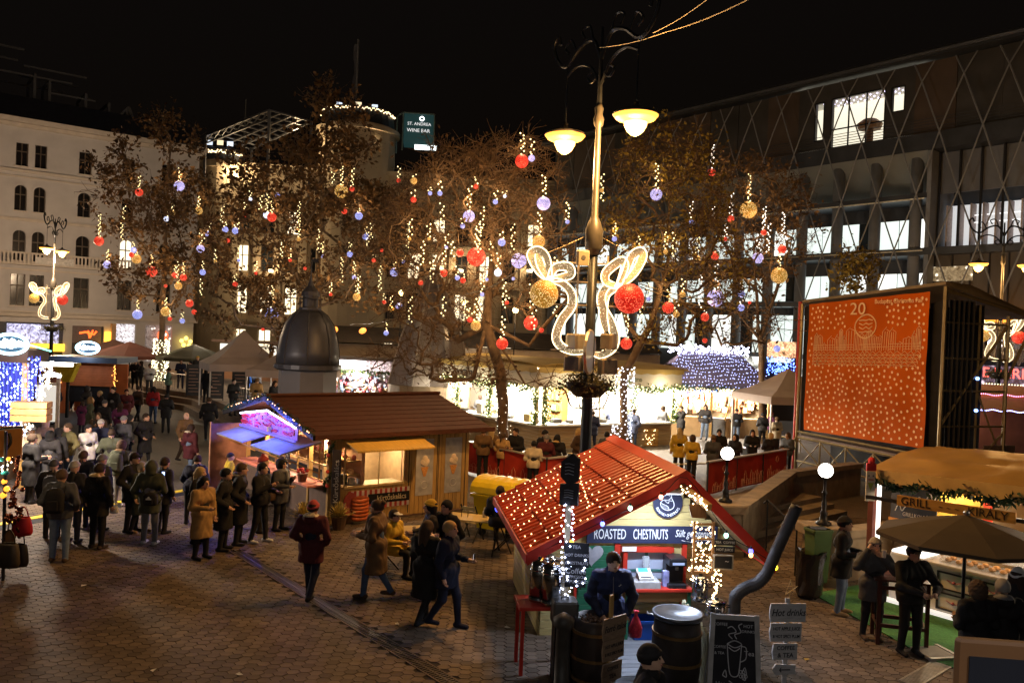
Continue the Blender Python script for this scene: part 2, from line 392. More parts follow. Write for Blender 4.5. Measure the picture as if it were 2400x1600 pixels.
# shop fronts on the ground floor
b = B(); b.box(-2.2,4.9,.3,.4,.2,4.25); b.box(5.6,8.2,.3,.4,.2,4.1); b.out('shop_front', M((.05,.05,.06),.3), pal)
b = B(); b.box(.55,4.55,.12,.2,2.45,4.1); b.out('light_screen', BULB((.55,.55,.85),(.95,.9,1),1.5,1.1,1.2), pal)
b = B(); b.box(.5,5.0,-.14,.0,1.75,2.42); b.out('sign_band', E((1,.55,.04),2.6, True), pal)
b = B(); b.box(5.05,8.0,.12,.2,2.55,4.1); b.out('shop_panel', M((.16,.12,.12),.4,.2), pal)
b = B(); b.tube([(6.2,.08,3.45),(6.7,.08,3.55),(7.4,.08,3.35),(7.6,.08,3.65)], .09,5); b.tube([(6.9,.08,3.7),(7.05,.08,3.0)], .07,5); b.tube([(7.3,.08,3.75),(7.1,.08,3.1)], .07,5)
b.out('neon_star', E((1,.12,.02),3.), pal)
b = B(); b.box(6.3,8.15,-.14,0,1.65,2.4); b.out('sign_band', E((1,.62,.08),3., True), pal)
b = B(); b.bbox(8.25,8.7,-.5,-.05,1.7,2.65,.05); b.bbox(8.25,8.7,-.5,-.05,2.75,3.65,.05); b.out('lit_lantern', E((1,.5,.04),3.5, True), pal)
b = B(); b.box(8.75,9.15,-.45,.02,0,4.4); b.out('portal_pier', M((.6,.36,.18),.7,.2), pal)
for x0, x1, c, s_, nm in ((9.2,10.9,(.9,.85,.9),1.0, 'shop_window'),(11.8,14.2,(.55,.45,.4),.35, 'shop_window')):
    b = B(); b.box(x0, x1,.3,.4,.9,4.4); b.out(nm, BULB(c, (1,.95,.85),1.2, s_, 2.2), pal)
b = B(); b.lathe([(0,-.06),(.5,-.06),(.5,.06),(0,.06)], (0,0,0),20); b.out('round_sign', E((1,.13,.04),2.2), pal, loc=(13.3,-.25,3.45), rot=(math.pi / 2,0,0))
b = B(); b.sph((0,0,0),.16,8,6); b.sph((.22,0,.1),.12,8,6); b.out('sign_mark', E((1,.9,.85),3.), pal, loc=(13.3,-.4,3.45))
b = B()
for dx, dz in ((15.0,3.0),(15.4,3.25),(15.8,2.95),(15.2,2.6),(15.7,2.55)): b.sph((dx, -.5, dz),.2,8,6)
b.out('lit_lantern', E((1,.75,.15),3.2), pal)
# dark steel frames of a roof terrace above the palace
fr = thing('roof_scaffold', 'dark unlit steel frame structure standing on the palace roof', 'scaffold', (*PB1.O.xy, 0), PB1.rz)
m_steel = M((.07,.07,.075),.5,.2,8, metal=.3)
for x in (-6.5,-4.2,-.6,2.4,3.6,6.6,8.6,10.2):
    b = B(); zt = 28.5 - (x + 6) * .22; b.beam((x, 3.2, HB),(x, 3.2, zt),.22); b.beam((x, 7.2, HB),(x, 7.2, zt),.22); b.beam((x, 3.2, zt),(x, 7.2, zt),.18); b.out('post', m_steel, fr)
for z, xa, xb in ((28.6,-7,1.5),(27.2,1.5,6.6),(26.4,-7,5.4),(25.2,3.6,7.4),(24.1,3.6,7.6),(23.6,6.8,10.4),(22.9,6.8,10.4)):
    b = B(); b.beam((xa, 3.1, z),(xb, 3.1, z),.14); b.beam((xa, 7.1, z),(xb, 7.1, z),.14); b.out('rail', m_steel, fr)
b = B(); b.beam((8.0,3,22.4),(10.3,3,25.2),.2); b.beam((10.3,3,25.2),(11.4,3,22.4),.2); b.out('truss', m_steel, fr)

# ============================================================ corner building behind the trees: lit stone, two round turrets
PB2 = Plane(P(470,752,98),(1.0,.10)); S2 = PB2.at
cb = thing('corner_building', 'floodlit stone building with domed corner turrets behind the trees', 'building', (*PB2.O.xy, 0), PB2.rz)
m_fl = M((.55,.44,.30),.85,.15,.5,.1)
W2 = S2(1340,760)[0]; H2 = S2(850,400)[1]
holes = []; wl = []
floors = [(.8,4.2),(6.2,9.4),(11.2,14.2),(15.8,18.4)]
k = 0
for i in range(int(W2 / 2.9)):
    x = 1.6 + i * 2.9
    for j, (z0, z1) in enumerate(floors):
        holes.append((x - .75, x + .75, z0, z1)); wl.append((x, z0, z1, j, i))
b = B(); wall_holes(b, -.5, W2,0, H2, holes, .5); b.box(-.5, W2,.52,12,0, H2); b.out('wall', m_fl, cb)
for z, h, d in ((H2 - .5,.5,.7),(15,.3,.3),(10.3,.35,.4),(5.1,.4,.5)):
    b = B(); b.box(-.6, W2,-d, -.003, z, z + h); b.out('cornice', m_fl, cb)
rw = random.Random(3)
wf = B()
wf.box(-.75,-.65,0,.1,0,1); wf.box(.65,.75,0,.1,0,1); wf.box(-.05,.05,0,.1,0,1); wf.box(-.75,.75,0,.1,.60,.63); wfm = wf.mesh('window', m_sash)
pm = B(); pm.box(-.75,.75,.11,.13,0,1); pl = pm.mesh('pane', E((1,.82,.52),2.2)); pd = pm.mesh('pane', GL())
for x, z0, z1, j, i in wl:
    f = link('window', wfm, cb, (x, .2, z0), None, (1,1, z1 - z0))
    link('pane', pl if rw.random() < (.85 if j == 0 else .5 if j < 3 else .3) else pd, f)
b = B()
for i in range(int(W2 / 2.9) + 1): b.box(.05 + i * 2.9,.45 + i * 2.9,-.35,-.004,5.5, H2 - .5)
b.out('pilasters', m_fl, cb)
def turret(u, Y0, r, zt, zw):
    s, _ = S2(u, 700); t = link('turret', None, cb, (s, r * .4,0))
    b = B(); b.lathe([(r, 0),(r, zw),(r * 1.12, zw),(r * 1.12, zw + .5),(r, zw + .5),(r, zw + .8)], n=24); b.out('drum', m_fl, t)
    b = B(); b.lathe([(r * .98, zw + .8),(r * .94, zw + 2.2),(r * .8, zw + 2.4),(r * .78, zt)], n=24); b.out('dome', M((.05,.055,.07),.4,.2,3, metal=.4), t)
    b = B(); b.lathe([(r * .95, zt),(r * .95, zt + .25),(0, zt + .5)], n=24); b.out('cap', M((.06,.06,.07),.5), t)
    bulbs([(r * .97 * math.cos(a), r * .97 * math.sin(a), zt + .1 - rnd.random() * .35) for a in (math.pi * (1.0 + .0125 * i) for i in range(81))], .09, E((1,.72,.38),4), 'fairy_lights', t)
    for k_, a in enumerate((4.2,4.8,5.3)):
        b = B(); x, y = r * .86 * math.cos(a), r * .86 * math.sin(a); b.box(x - .35, x + .35, y - .06, y, zw + 2.55, zw + 3.1); b.out('lit_opening', E((.75,.85,1) if k_ != 1 else (1,.8,.5),1.2), t)
    return t
turret(505,98,2.6, S2(505,358)[1], S2(505,395)[1])
turret(820,98,4.6, S2(820,262)[1], S2(820,310)[1])
# floodlights under the cornice of this facade
for u, v in ((560,420),(700,360),(880,345),(640,640),(860,640),(1080,640),(1240,640)):
    s, z = S2(u, v); b = B(); b.bbox(-.25,.25,-.2,.2,0,.3,.04); fo = b.out('floodlight', E((1,.8,.5),6), cb, loc=(s, -1.5, z))
    lamp((s, -1.9, z + .45),900 if v < 500 else 420,(1,.72,.40),.25, cb)
# flag pole, sign cube, steel canopy on the roof
s, z = S2(823,232); s0, z1 = S2(826,72)
fp = thing('flagpole', 'tall thin flagpole with a furled flag above the turret', 'flagpole', PB2.O + PB2.a * s + Vector((0,3, z)), PB2.rz)
b = B(); b.cyl((0,0,-1.),.13, z1 - z + 1,6); b.out('pole', M((.3,.3,.32),.4, metal=.4), fp)
b = B(); n_ = 9
for i in range(n_ - 1):
    za, zb_ = z1 - z - .6 - i * .85, z1 - z - .6 - (i + 1) * .85
    b.poly([(-.15,0, za),(-.45 - .12 * math.sin(i * 1.3),.15 * math.sin(i * 2.), za),(-.45 - .12 * math.sin(i * 1.3 + 1.3),.15 * math.sin(i * 2. + 2), zb_),(-.15,0, zb_)])
b.out('flag', M((.10,.10,.12),.8), fp)
b = B(); fp2 = thing('antenna_mast', 'thin dark antenna mast on the roofs left of the flagpole', 'mast', PB2.O + PB2.a * S2(547,300)[0] + Vector((0,4, S2(547,310)[1] - 6)),0)
b.cyl((0,0,0),.12,11,6); b.out('pole', m_steel, fp2)
s, z = S2(940,340); s2, z2 = S2(1016,283)
sg = thing('sign_cube', 'teal lit glass rooftop sign cube with white wine bar lettering', 'sign', PB2.O + PB2.a * s + Vector((0,1, z - .4)), PB2.rz)
hw_, hh = s2 - s, z2 - z + 1.4
b = B(); b.box(.1, hw_, .1,3,1, hh); b.out('glass_panel', E((.02,.06,.06),.5), sg)
b = B()
for p_, q_ in (((0,0,0),(0,0, hh)),((hw_, 0,0),(hw_, 0, hh)),((0,0, hh),(hw_, 0, hh)),((-.8,2, hh),(0,0, hh)),((-.8,2,0),(-.8,2, hh))): b.beam(p_, q_, .14)
b.out('frame', M((.2,.3,.3),.4), sg)
text('ST. ANDREA', sg, (hw_ * .52,-.05, hh - 1.3),.52, E((1,1,1),.9)); text('WINE BAR', sg, (hw_ * .5,-.05, hh - 2.1),.60, E((1,1,1),.9))
b = B(); b.tube([(hw_ * .6 + .25 * math.cos(a),-.05, hh - .62 + .25 * math.sin(a)) for a in (2 * math.pi * i / 12 for i in range(12))], .06,4, closed=True); b.out('emblem', E((1,1,1),3), sg)
b = B(); b.box(1.5, hw_ + .4,-.2,.1,.2,.75); b.out('lit_rail', E((.9,1,1),2.5), sg)
gp = thing('steel_canopy', 'slanting open steel grid canopy on the roof beside the turret', 'canopy', (0,0,0))
A_, B_, C_, D_ = P(482,318,96), P(632,258,88), P(730,285,92), P(590,350,100)
m_gr = M((.13,.13,.14),.4,.15,5, metal=.3)
for i in range(9):
    t = i / 8; b = B(); p0_, p1_ = A_.lerp(B_, t), D_.lerp(C_, t); b.beam(p0_, p1_, .16); b.out('rafter', m_gr, gp)
for i in range(5):
    t = i / 4; b = B(); b.beam(A_.lerp(D_, t), B_.lerp(C_, t),.2); b.out('purlin', m_gr, gp)
for i in range(8):
    b = B(); p0_, p1_ = A_.lerp(B_, i / 8), A_.lerp(B_, (i + 1) / 8); b.beam(p0_ - Vector((0,0,.9)), p1_, .1); b.out('brace', m_gr, gp)
b = B(); b.beam(A_ - Vector((0,0,.9)), B_ - Vector((0,0,.9)),.14); 
for q_ in (A_, B_, C_, D_): b.beam((q_.x, q_.y, 18), q_, .25)
b.out('support', m_gr, gp)

# ============================================================ glass office building on the right
PB3 = Plane(P(2400,831,53),(.624,-.78)); S3 = PB3.at
ob = thing('office_building', 'modern glass office block with a diagonal steel lattice over lit floors', 'building', (*PB3.O.xy, 0), PB3.rz)
XA, XB, HT = -48.,6.,25.8
m_pan = M((.075,.07,.066),.5,.3,.6, metal=.2); m_band = M((.065,.07,.08),.4,.2,1, metal=.3); m_conc = M((.22,.23,.25),.7,.12,2)
m_off = E((.82,.92,.86),1.15, True); m_room = E((1,.93,.72),1.05, True)
b = B(); b.box(XA, XB, 3.5,22,0, HT - .4); b.out('core', m_band, ob)
b = B(); b.box(XA, XB, -.5,22, HT - .4, HT); b.tube([(XA, -.6, HT - .1),(XB, -.6, HT - .1)], .2,6); b.out('roof', m_band, ob)
for i, x in enumerate([-17.15 - 2.95 * k for k in range(10,0,-1)] + [-8.0 + 2.95 * k for k in range(5)]):   # top storey cladding panels
    xx = x + 2.95
    b = B(); b.box(x + .02, xx - .02,.32 + .03 * (i % 3),.5,20.3, HT - .5); b.out('cladding_panel', M((.10,.072,.055),.5,.2,.6) if i % 4 in (1,2) else m_pan, ob)
b = B(); wall_holes(b, -17.2,-7.9,20.3, HT - .5, [(-15.75,-15.0,21.0,24.0),(-14.35,-10.1,20.32,24.1),(-9.62,-8.65,22.2,24.0)], .4,.32); b.out('upper_wall', m_pan, ob)
b = B()
b.box(-19.4,-8.6,3.2,3.3,20.2,24.9); b.out('room_wall', m_room, ob)
b = B(); b.box(-17.5,-8.6,.7,3.2,24.3,24.4); b.out('room_ceiling', m_white, ob)
bulbs([(-15.8 + i * .55,1.0 + j * .6,24.25) for i in range(13) for j in range(4)], .06, E((.75,.65,1),6), 'ceiling_spots', ob)
b = B(); b.lathe([(0,0),(.8,0),(.95,.4),(.5,.75),(0,.8)], (-11.9,1.6,21.6),12); b.cyl((-11.9,1.6,20.6),.3,1,8); b.out('armchair', M((.35,.2,.1),.6), ob)
for xs, z0, z1 in (((-14.35,-12.93,-11.52,-10.1),20.3,24.1),((-15.75,-15.0),21,24),((-9.62,-8.65),22.2,24)):
    f = B()
    for x in xs: f.beam((x, .36, z0),(x, .36, z1),.09)
    f.beam((xs[0], .36, z1),(xs[-1], .36, z1),.1); f.beam((xs[0], .36, z0),(xs[-1], .36, z0),.1)
    if len(xs) > 2: f.beam((xs[0], .36,21.7),(xs[-1], .36,21.7),.09)
    f.out('window', m_dark, ob)
b = B(); b.box(-19.2,-17.3,.5,.6,20.0,20.8); b.box(-16.6,-16.1,.5,.6,20.0,21.2); b.out('lit_gap', m_room, ob)
def band(z0, z1, x0=XA, x1=XB, y=-.25): b = B(); b.box(x0, x1, y, 3.4, z0, z1); return b.out('floor_band', m_band, ob)
band(18.95,20.15); band(15.6,15.95, XA, -6.5); band(11.6,12.1); band(8.0,8.35, XA, -6.5)
for i in range(5):
    b = B(); b.tube([(XA, -.32,20.3 + i * .2),(XB, -.32,20.3 + i * .2)], .025,4, cap=False); b.out('rail', m_steel, ob)
# recessed double-height bay with a pale sloping soffit and round columns
b = B(); b.poly([(XA, -.2,18.94),(-6.6,-.2,18.94),(-6.6,3.3,16.0),(XA, 3.3,16.0)]); b.out('soffit', M((.27,.28,.26),.6,.1,.5), ob)
for i in range(14):
    x = -7.6 - i * 3.0; b = B(); b.cyl((x, .55,0),.42,18.9 - .3,14); b.out('column', m_conc, ob, smooth=True)
b = B(); b.box(XA, -6.6,3.0,3.05,16.05,16.25); b.out('cove_light', E((.9,1,.92),2.2, True), ob)
for z0, z1 in ((12.3,14.6),(8.6,10.6),(4.2,7.4)):
    for i in range(26):
        x = XA + .2 + i * 1.58
        if x > -7: break
        on = rw.random() < (.92 if z0 > 12 else .8 if z0 > 8 else .9)
        b = B(); b.box(x, x + 1.5,2.9,2.95, z0, z1); b.out('window_pane', (m_off if rw.random() < .8 else E((.95,.97,.9),1.5, True)) if on else GL((.03,.035,.035),.1), ob)
for z0, z1 in ((12.1,12.3),(14.6,15.6),(10.6,11.6),(7.4,8.0)):
    b = B(); b.box(XA, -6.6,2.85,3.4, z0, z1); b.out('spandrel', m_band, ob)
b = B(); b.beam((XA, -.35,15.55),(-6.6,-.35,15.55),.1); b.beam((XA, -.35,11.9),(-6.6,-.35,11.9),.08); b.out('light_rail', M((.75,.7,.55),.5), ob)
# right wing: grey panels, a lit floor with vertical fins, dark glass below
b = B(); b.box(-6.4, XB, 1.2,1.3,16.0,18.9); b.out('grey_panel', M((.15,.155,.17),.5,.15,.8), ob)
for i in range(9):
    b = B(); b.beam((-6.2 + i * 1.4,.9,12.1),(-6.2 + i * 1.4,.9,18.9),.14); b.out('mullion', m_dark, ob)
b = B(); b.box(-6.3, XB, 2.6,2.65,12.1,15.3); b.out('lit_wall', E((.95,.97,.98),.62, True), ob)
b = B()
for i in range(2): b.box(-4.5, XB, 2.0,2.03,13.9 + .5 * i, 13.95 + .5 * i)
b.out('strip_light', E((1,1,1),1.6), ob)
for i in range(14):
    b = B(); b.box(-5.9 + i * .8,-5.8 + i * .8,1.5,2.3,12.3,15.2); b.out('fin', M((.5,.42,.4),.6), ob)
b = B(); b.box(-6.4, XB, .8,.9,4.4,11.6); b.out('dark_glass', GL((.10,.085,.07),.12), ob)
for i in range(10):
    b = B(); b.beam((-6.2 + i * 1.2,.72,4.4),(-6.2 + i * 1.2,.72,11.6),.08); b.out('mullion', m_dark, ob)
b = B(); b.box(-6.55,-6.25,-.2,3.4,4,18.9); b.out('side_wall', m_conc, ob)
b = B(); b.box(-6.2,-3.6,.6,.7,9.8,10.8); b.out('lit_window', BULB((.6,.45,.25),(1,.9,.7),1.5,.35,2.), ob)
# diagonal lattice
m_lat = M((.30,.31,.33),.45,.1,4, metal=.2)
LZ = [4.2,8.1,12.0,15.8,20.0,23.7]
for j in range(5):
    z0, z1 = LZ[j], LZ[j + 1]
    for i in range(17):
        x = XA + 6 + i * 2.8 + (1.4 if j % 2 else 0)
        for sg_ in (-1,1):
            xt = x + sg_ * 1.4
            if xt > XB: continue
            yt = -.75 if j < 4 else -.75
            b = B()
            if j == 4: b.tube([(x, -.75, z0),(x + sg_ * .75,-.72, z0 + 2),(xt, -.6, z1),(xt + sg_ * .7,-.35, z1 + 1.4)], .055,4)
            else: b.tube([(x, -.75, z0),(xt, -.75, z1)], .055,4)
            b.out('lattice_bar', m_lat, ob)
# ground floor shops of this block: neon words
b = B(); b.box(-12, XB, .4,.5,.3,4.1); b.out('shop_window', BULB((.35,.3,.45),(1,.8,.9),1.2,.3,1.4), ob)
b = B(); b.box(-30,-13,2.6,2.7,.3,3.8); b.out('shop_window', BULB((.9,.9,.8),(1,1,.95),1.5,.9,.8), ob)
s, z = S3(2375,876); text('DE PARIS', ob, (s - .4,-.9, z),.9, E((1,.10,.08),4), name='neon_lettering')
s, z = S3(2335,806); text('O  GS', ob, (s - .3,-.9, z),.8, E((.75,.8,1),4), name='neon_lettering')
s, z = S3(2350,745); b = B(); b.box(s - 3, s + 3,-.95,-.9, z - .35, z + .35); b.out('sign_band', E((1,.32,.03),2.2), ob)
# ============================================================ street lamps
m_post = M((.085,.075,.06),.4,.15,6, metal=.3); m_pd = M((.03,.032,.035),.4,.2,6, metal=.4)
m_lampw = E((1,.60,.16),6.5, True); m_lampd = E((1,.44,.06),2.6, True)
def LP(u, v): return ((u - (1372 + (1050 - v) * .0397)) / 106.5,2.46 + (1050 - v) / 106.5)
def smooth_path(pts, n=6):
    pts = [Vector(p) for p in pts]; o = []
    for i in range(len(pts) - 1):
        p0, p1, p2, p3 = pts[max(i - 1,0)], pts[i], pts[i + 1], pts[min(i + 2, len(pts) - 1)]
        for k in range(n):
            t = k / n; o.append(.5 * ((2 * p1) + (p2 - p0) * t + (2 * p0 - 5 * p1 + 4 * p2 - p3) * t * t + (3 * p1 - p0 - 3 * p2 + p3) * t ** 3))
    return o + [pts[-1]]
bow_shapes = {
 'gold': ([[(1287,660),(1262,640),(1244,604),(1262,594),(1280,612),(1287,660)], [(1287,660),(1268,628),(1260,600)], [(1287,660),(1300,632),(1330,628),(1336,645),(1318,653),(1287,660)],
           [(1287,660),(1318,668),(1338,690),(1338,720),(1316,752),(1303,790),(1312,812),(1340,824),(1366,824)]], (1274,694,33)),
 'red': ([[(1447,670),(1462,640),(1478,600),(1497,586),(1503,600),(1482,640),(1447,670)], [(1447,670),(1468,625),(1480,590)], [(1447,670),(1420,660),(1418,640),(1440,618),(1456,610),(1462,625),(1447,670)],
          [(1447,670),(1424,668),(1409,690),(1411,720),(1430,755),(1440,790),(1432,815),(1408,830),(1392,828)], [(1447,670),(1418,690),(1412,735),(1420,775)]], (1471,697,35))}
m_rib = BULB((1,.76,.42),(1,.88,.65),1.8,.26,26); m_edge = E((1,.78,.44),3.4, True)
ball_b = B(); ball_b.sph((0,0,0),1,16,10); BALLM = {}
def ball_mesh(mat):
    if mat.name not in BALLM: BALLM[mat.name] = ball_b.mesh('ball', mat, True)
    return BALLM[mat.name]
K_RED = BULB((1,.03,.015),(1,.25,.12),4,.55,11); K_GOLD = BULB((1,.48,.06),(1,.85,.45),3.5,.35,11)
K_BLUE = BULB((.32,.36,1),(.8,.85,1),3.5,.75,11); K_LILAC = BULB((.55,.48,1),(.9,.85,1),3.5,.8,11); K_WHITE = BULB((.7,.75,1),(1,1,1),4,1.4,9)
def light_bow(kind, parent_loc, label, rz=0., scale=1., group=None, flip=False):
    t = thing('light_bow', label, 'light decoration', parent_loc, rz, group, (scale,) * 3)
    paths, (bu, bv, br) = bow_shapes[kind]
    rb, eb = B(), B()
    for pa in paths:
        pts = smooth_path([(LP(u, v)[0], 0, LP(u, v)[1]) for u, v in pa])
        n = len(pts); L_, R_ = [], []
        for i, p in enumerate(pts):
            d = (pts[min(i + 1, n - 1)] - pts[max(i - 1,0)]).normalized(); nn = Vector((-d.z, 0, d.x)); wv = .092 * (.35 + .65 * math.sin(math.pi * (i + .6) / (n + .2)) ** .5)
            L_.append(p + nn * wv + Vector((0,-.03,0))); R_.append(p - nn * wv + Vector((0,.03,0)))
        for i in range(n - 1): rb.poly([L_[i], L_[i + 1], R_[i + 1], R_[i]])
        eb.tube(L_, .014,4); eb.tube(R_, .014,4)
    eb.sph((*LP(*paths[0][0]),)[:1] + (0,) + (LP(*paths[0][0])[1],),.09,8,6)
    rb.out('ribbon', m_rib, t); eb.out('light_tube', m_edge, t)
    x, z = LP(bu, bv); link('ball', ball_mesh(K_GOLD if kind == 'gold' else K_RED), t, (x, -.12, z), None, br / 106.5)
    b = B(); s_ = -1 if kind == 'gold' else 1
    for v in (618,662,716,822):
        xx, zz = LP(1290 if s_ < 0 else 1450, v); b.beam((s_ * .1,.03, zz),(xx, .03, zz),.03)
    b.beam((s_ * .32,.03, LP(0,600)[1]),(s_ * .32,.03, LP(0,830)[1]),.04); b.out('frame', M((.5,.42,.3),.4, metal=.3), t)
    return t
def street_lamp(loc, label, arm, group='ornate street lamps around the square', power=2600, scale=1., heads=(0,1)):
    t = thing('street_lamp', label, 'street lamp', loc, 0, group, (scale,) * 3)
    b = B(); b.smooth = True; b.lathe([(.30,0),(.30,.18),(.22,.3),(.24,.7),(.17,.9),(.13,1.3),(.12,3.6),(.10,6.95)], n=14); b.out('base', m_pd, t)
    b = B(); b.smooth = True; b.lathe([(.12,6.7),(.19,6.85),(.20,7.25),(.13,7.45),(.075,7.55),(.062,9.5),(.10,9.55),(.12,9.68),(.08,9.8),(.10,9.92),(.05,10.05)], n=12); b.out('post', m_post, t)
    b = B(); b.tube([(0,0,10),(0,0,11.7)], [.06,.035], 6)
    ax = Vector((arm[0], arm[1], 0)).normalized()
    for s_ in (-1,1):
        q = lambda x, z: ax * (s_ * x) + Vector((0,0, z))
        b.tube(smooth_path([q(0,11.0), q(.3,11.5), q(.75,11.45), q(1.2,11.15), q(1.55,11.3), q(1.75,11.7), q(1.6,11.9), q(1.5,11.7)]),.045,5)
        b.tube(smooth_path([q(0,10.4), q(.35,10.9), q(.8,11.05), q(1.2,10.9)]),.035,5)
        b.tube(smooth_path([q(.3,11.5), q(.45,11.85), q(.7,11.8), q(.6,11.6)]),.03,5)
        b.tube(smooth_path([q(.9,11.4), q(1.1,11.7), q(1.3,11.55), q(1.15,11.4)]),.03,5)
        b.tube(smooth_path([q(.1,10.7), q(.3,10.55), q(.45,10.7), q(.3,10.8)]),.028,5)
        b.tube([q(1.2,11.12), q(1.2,9.85)], .016,4)
    b.out('scroll_arms', m_pd, t)
    for h in heads:
        s_ = (-1,1)[h]; p = ax * (1.2 * s_)
        f = link('lamp_head', None, t, (p.x, p.y, 9.4))
        b = B(); b.smooth = True; b.lathe([(.0,.30),(.06,.42),(.05,.34),(.2,.27),(.44,.2),(.48,.14)], n=20); b.out('shade', m_post, f)
        b = B(); b.smooth = True; b.lathe([(.47,.135),(.40,.05),(.255,-.0),(.25,-.01)], n=20); b.out('reflector', m_lampd, f)
        b = B(); b.smooth = True; b.lathe([(.245,0),(.235,-.08),(.17,-.2),(.08,-.27),(0,-.3)], n=20); b.out('glass_bowl', m_lampw, f)
        lamp((0,0,-.55), power, (1,.53,.17) if power != 2401 else (1,.72,.46),.22, f)
    return t
LB = P(1372,1050,18.2); LB.z = 0
lampA = street_lamp(LB, 'tall ornate street lamp with two glowing heads standing behind the chestnut hut', (.56,-.83), power=1700)
LBB = P(126,640,58); LBB.z = 0
lampB = street_lamp(LBB, 'ornate street lamp with a light bow in front of the pale palace', (.1,-1), power=2401)
LBC = P(2347,700,43); LBC.z = 0
lampC = street_lamp(LBC, 'ornate two headed street lamp beyond the stage scaffold', (1,-.1), power=650)
gB = 'pairs of ribbon light bows on street lamps'
light_bow('gold', (LB.x, LB.y - .1,0), 'large lit ribbon bow with gold ball on the lamp behind the chestnut hut', group=gB)
light_bow('red', (LB.x, LB.y - .1,0), 'large lit ribbon bow with red ball on the lamp behind the chestnut hut', group=gB)
for kk, Lb, sc_, nm in (('gold', LBB, 1.08, 'lamp before the pale palace'),('red', LBB, 1.08, 'lamp before the pale palace'),('gold', LBC, 1., 'lamp beyond the stage'),('red', LBC, 1., 'lamp beyond the stage')):
    light_bow(kk, (Lb.x, Lb.y - .2,-.0 if Lb is LBC else -.2), 'lit ribbon bow with %s ball on the %s' % (kk, nm), scale=sc_, group=gB)
def basket(loc, label, r, scale=1.):
    t = thing('flower_basket', label, 'flower basket', loc, 0, 'planters ringed round the street lamps', scale)
    b = B(); b.smooth = True; b.lathe([(.12,-.25),(.3,-.22),(.45,-.05),(.5,.08),(.15,.1)], n=16); b.out('bowl', m_pd, t)
    b = B(); r_ = random.Random(4)
    for i in range(1500):
        a = r_.uniform(0,6.28); rr = r * r_.uniform(.25,1.05); z = .12 + r_.gauss(0,.11) - .1 * (rr / r) ** 3; s = r_.uniform(.02,.05)
        if r_.random() < .22: z -= r_.uniform(0,.28); rr = r * r_.uniform(.8,1.1)
        c = Vector((rr * math.cos(a), rr * math.sin(a), z)); card(b, r_, c, s, s * .6)
    b.out('foliage', M((.09,.075,.03),.8,.4,20, island=.5), t, kind='stuff')
    b = B()
    for i in range(6):
        a = i * 1.047; b.tube(smooth_path([(.1 * math.cos(a),.1 * math.sin(a),-.5),(.35 * math.cos(a),.35 * math.sin(a),-.45),(.45 * math.cos(a),.45 * math.sin(a),-.2)], 4),.015,4)
    b.out('bracket', m_pd, t)
zb = P(1378,905,18.2).z
basket((LB.x, LB.y, zb), 'round planter of dry trailing plants on the lamp post behind the chestnut hut', .62)
basket((LBB.x, LBB.y, zb + .2), 'dark round planter on the lamp post before the pale palace', .8)
basket((LBC.x, LBC.y, zb), 'round leafy planter on the lamp post beyond the stage', .62)
# boxes, speakers and a round sign fixed to the near lamp post
def Lp(u, v, Y=18.0): return P(u, v, Y)
def box_thing(name, label, cat, c, w_, d_, h_, mat, rz=0., front=None, group=None):
    t = thing(name, label, cat, c, rz, group); b = B(); b.bbox(-w_ / 2, w_ / 2,-d_ / 2, d_ / 2,-h_ / 2, h_ / 2, min(w_, h_) * .12); b.out('housing', mat, t)
    if front: b = B(); b.box(-w_ * .4, w_ * .4,-d_ / 2 - .006,-d_ / 2 + .01,-h_ * .4, h_ * .4); b.out('front', front, t)
    return t
m_beige = M((.55,.45,.30),.5,.1,5); m_gry = M((.16,.16,.16),.6,.2,20)
bx = box_thing('wireless_box', 'square pale antenna box on the lamp post above the bows', 'equipment box', Lp(1366,604,17.9),.28,.12,.33, m_beige, .2)
b = B(); b.disc((0,-.066,0),.05,14, 'y', .01); b.out('emblem', m_gry, bx)
gs = 'loudspeakers on the lamp post'
for u, v, rz, lb, m_ in ((1349,800,-.9, 'upper loudspeaker facing left on the near lamp post', m_beige),(1429,800,.9, 'upper loudspeaker facing right on the near lamp post', m_beige),
                     (1344,851,-.35, 'lower grey loudspeaker on the left of the near lamp post', m_gry),(1424,858,.35, 'lower grey loudspeaker on the right of the near lamp post', m_gry)):
    box_thing('loudspeaker', lb, 'loudspeaker', Lp(u, v, 18.1),.38,.3,.34, M((.4,.33,.22),.5), rz, M((.11,.11,.115),.8,.2,40) if m_ is m_gry else m_beige, gs)
rs = thing('round_sign', 'round sign seen edge on below the bows of the near lamp post', 'sign', Lp(1385,825,17.9),1.25)
b = B(); b.disc((0,0,0),.46,24, 'y', .07); b.out('face', M((.25,.3,.42),.3,.1), rs); b = B(); b.tube([(.46 * math.cos(a),.03,.46 * math.sin(a)) for a in (2 * math.pi * i / 24 for i in range(24))], .04,5, closed=True); b.out('rim', M((.5,.42,.3),.35, metal=.5), rs)
# globe lamps on the stone pillars
def globe_lamp(p, z0, zg, label):
    t = thing('globe_lamp', label, 'lamp', (p.x, p.y, z0),0, 'white globe lamps on the stone pillars'); h = zg - z0
    b = B(); b.smooth = True; b.lathe([(.16,0),(.16,.04),(.09,.08),(.07,.2),(.085,.24),(.045,.3),(.06,.42),(.035,.5),(.04,.62),(.065,.66),(.03,.72),(.03, h - .2),(.07, h - .16),(.05, h - .1)], n=12); b.out('post', m_iron, t)
    b = B(); b.smooth = True; b.sph((0,0, h),.15,18,12); b.out('globe', E((1,.95,.85),9, True), t); lamp((0,0, h + .25),14,(1,.92,.8),.15, t)
    return t
pA, pB_ = G(1700,1175,1.21), P(1930,1225,17.2)
globe_lamp(pA, 1.21, P(1701,1062, pA.y).z, 'white globe lamp on the stone pillar by the red banner fence')
gl0 = Vector((-1.7,-1.4,0)); gl1 = Vector((2.1,-1.2,0))
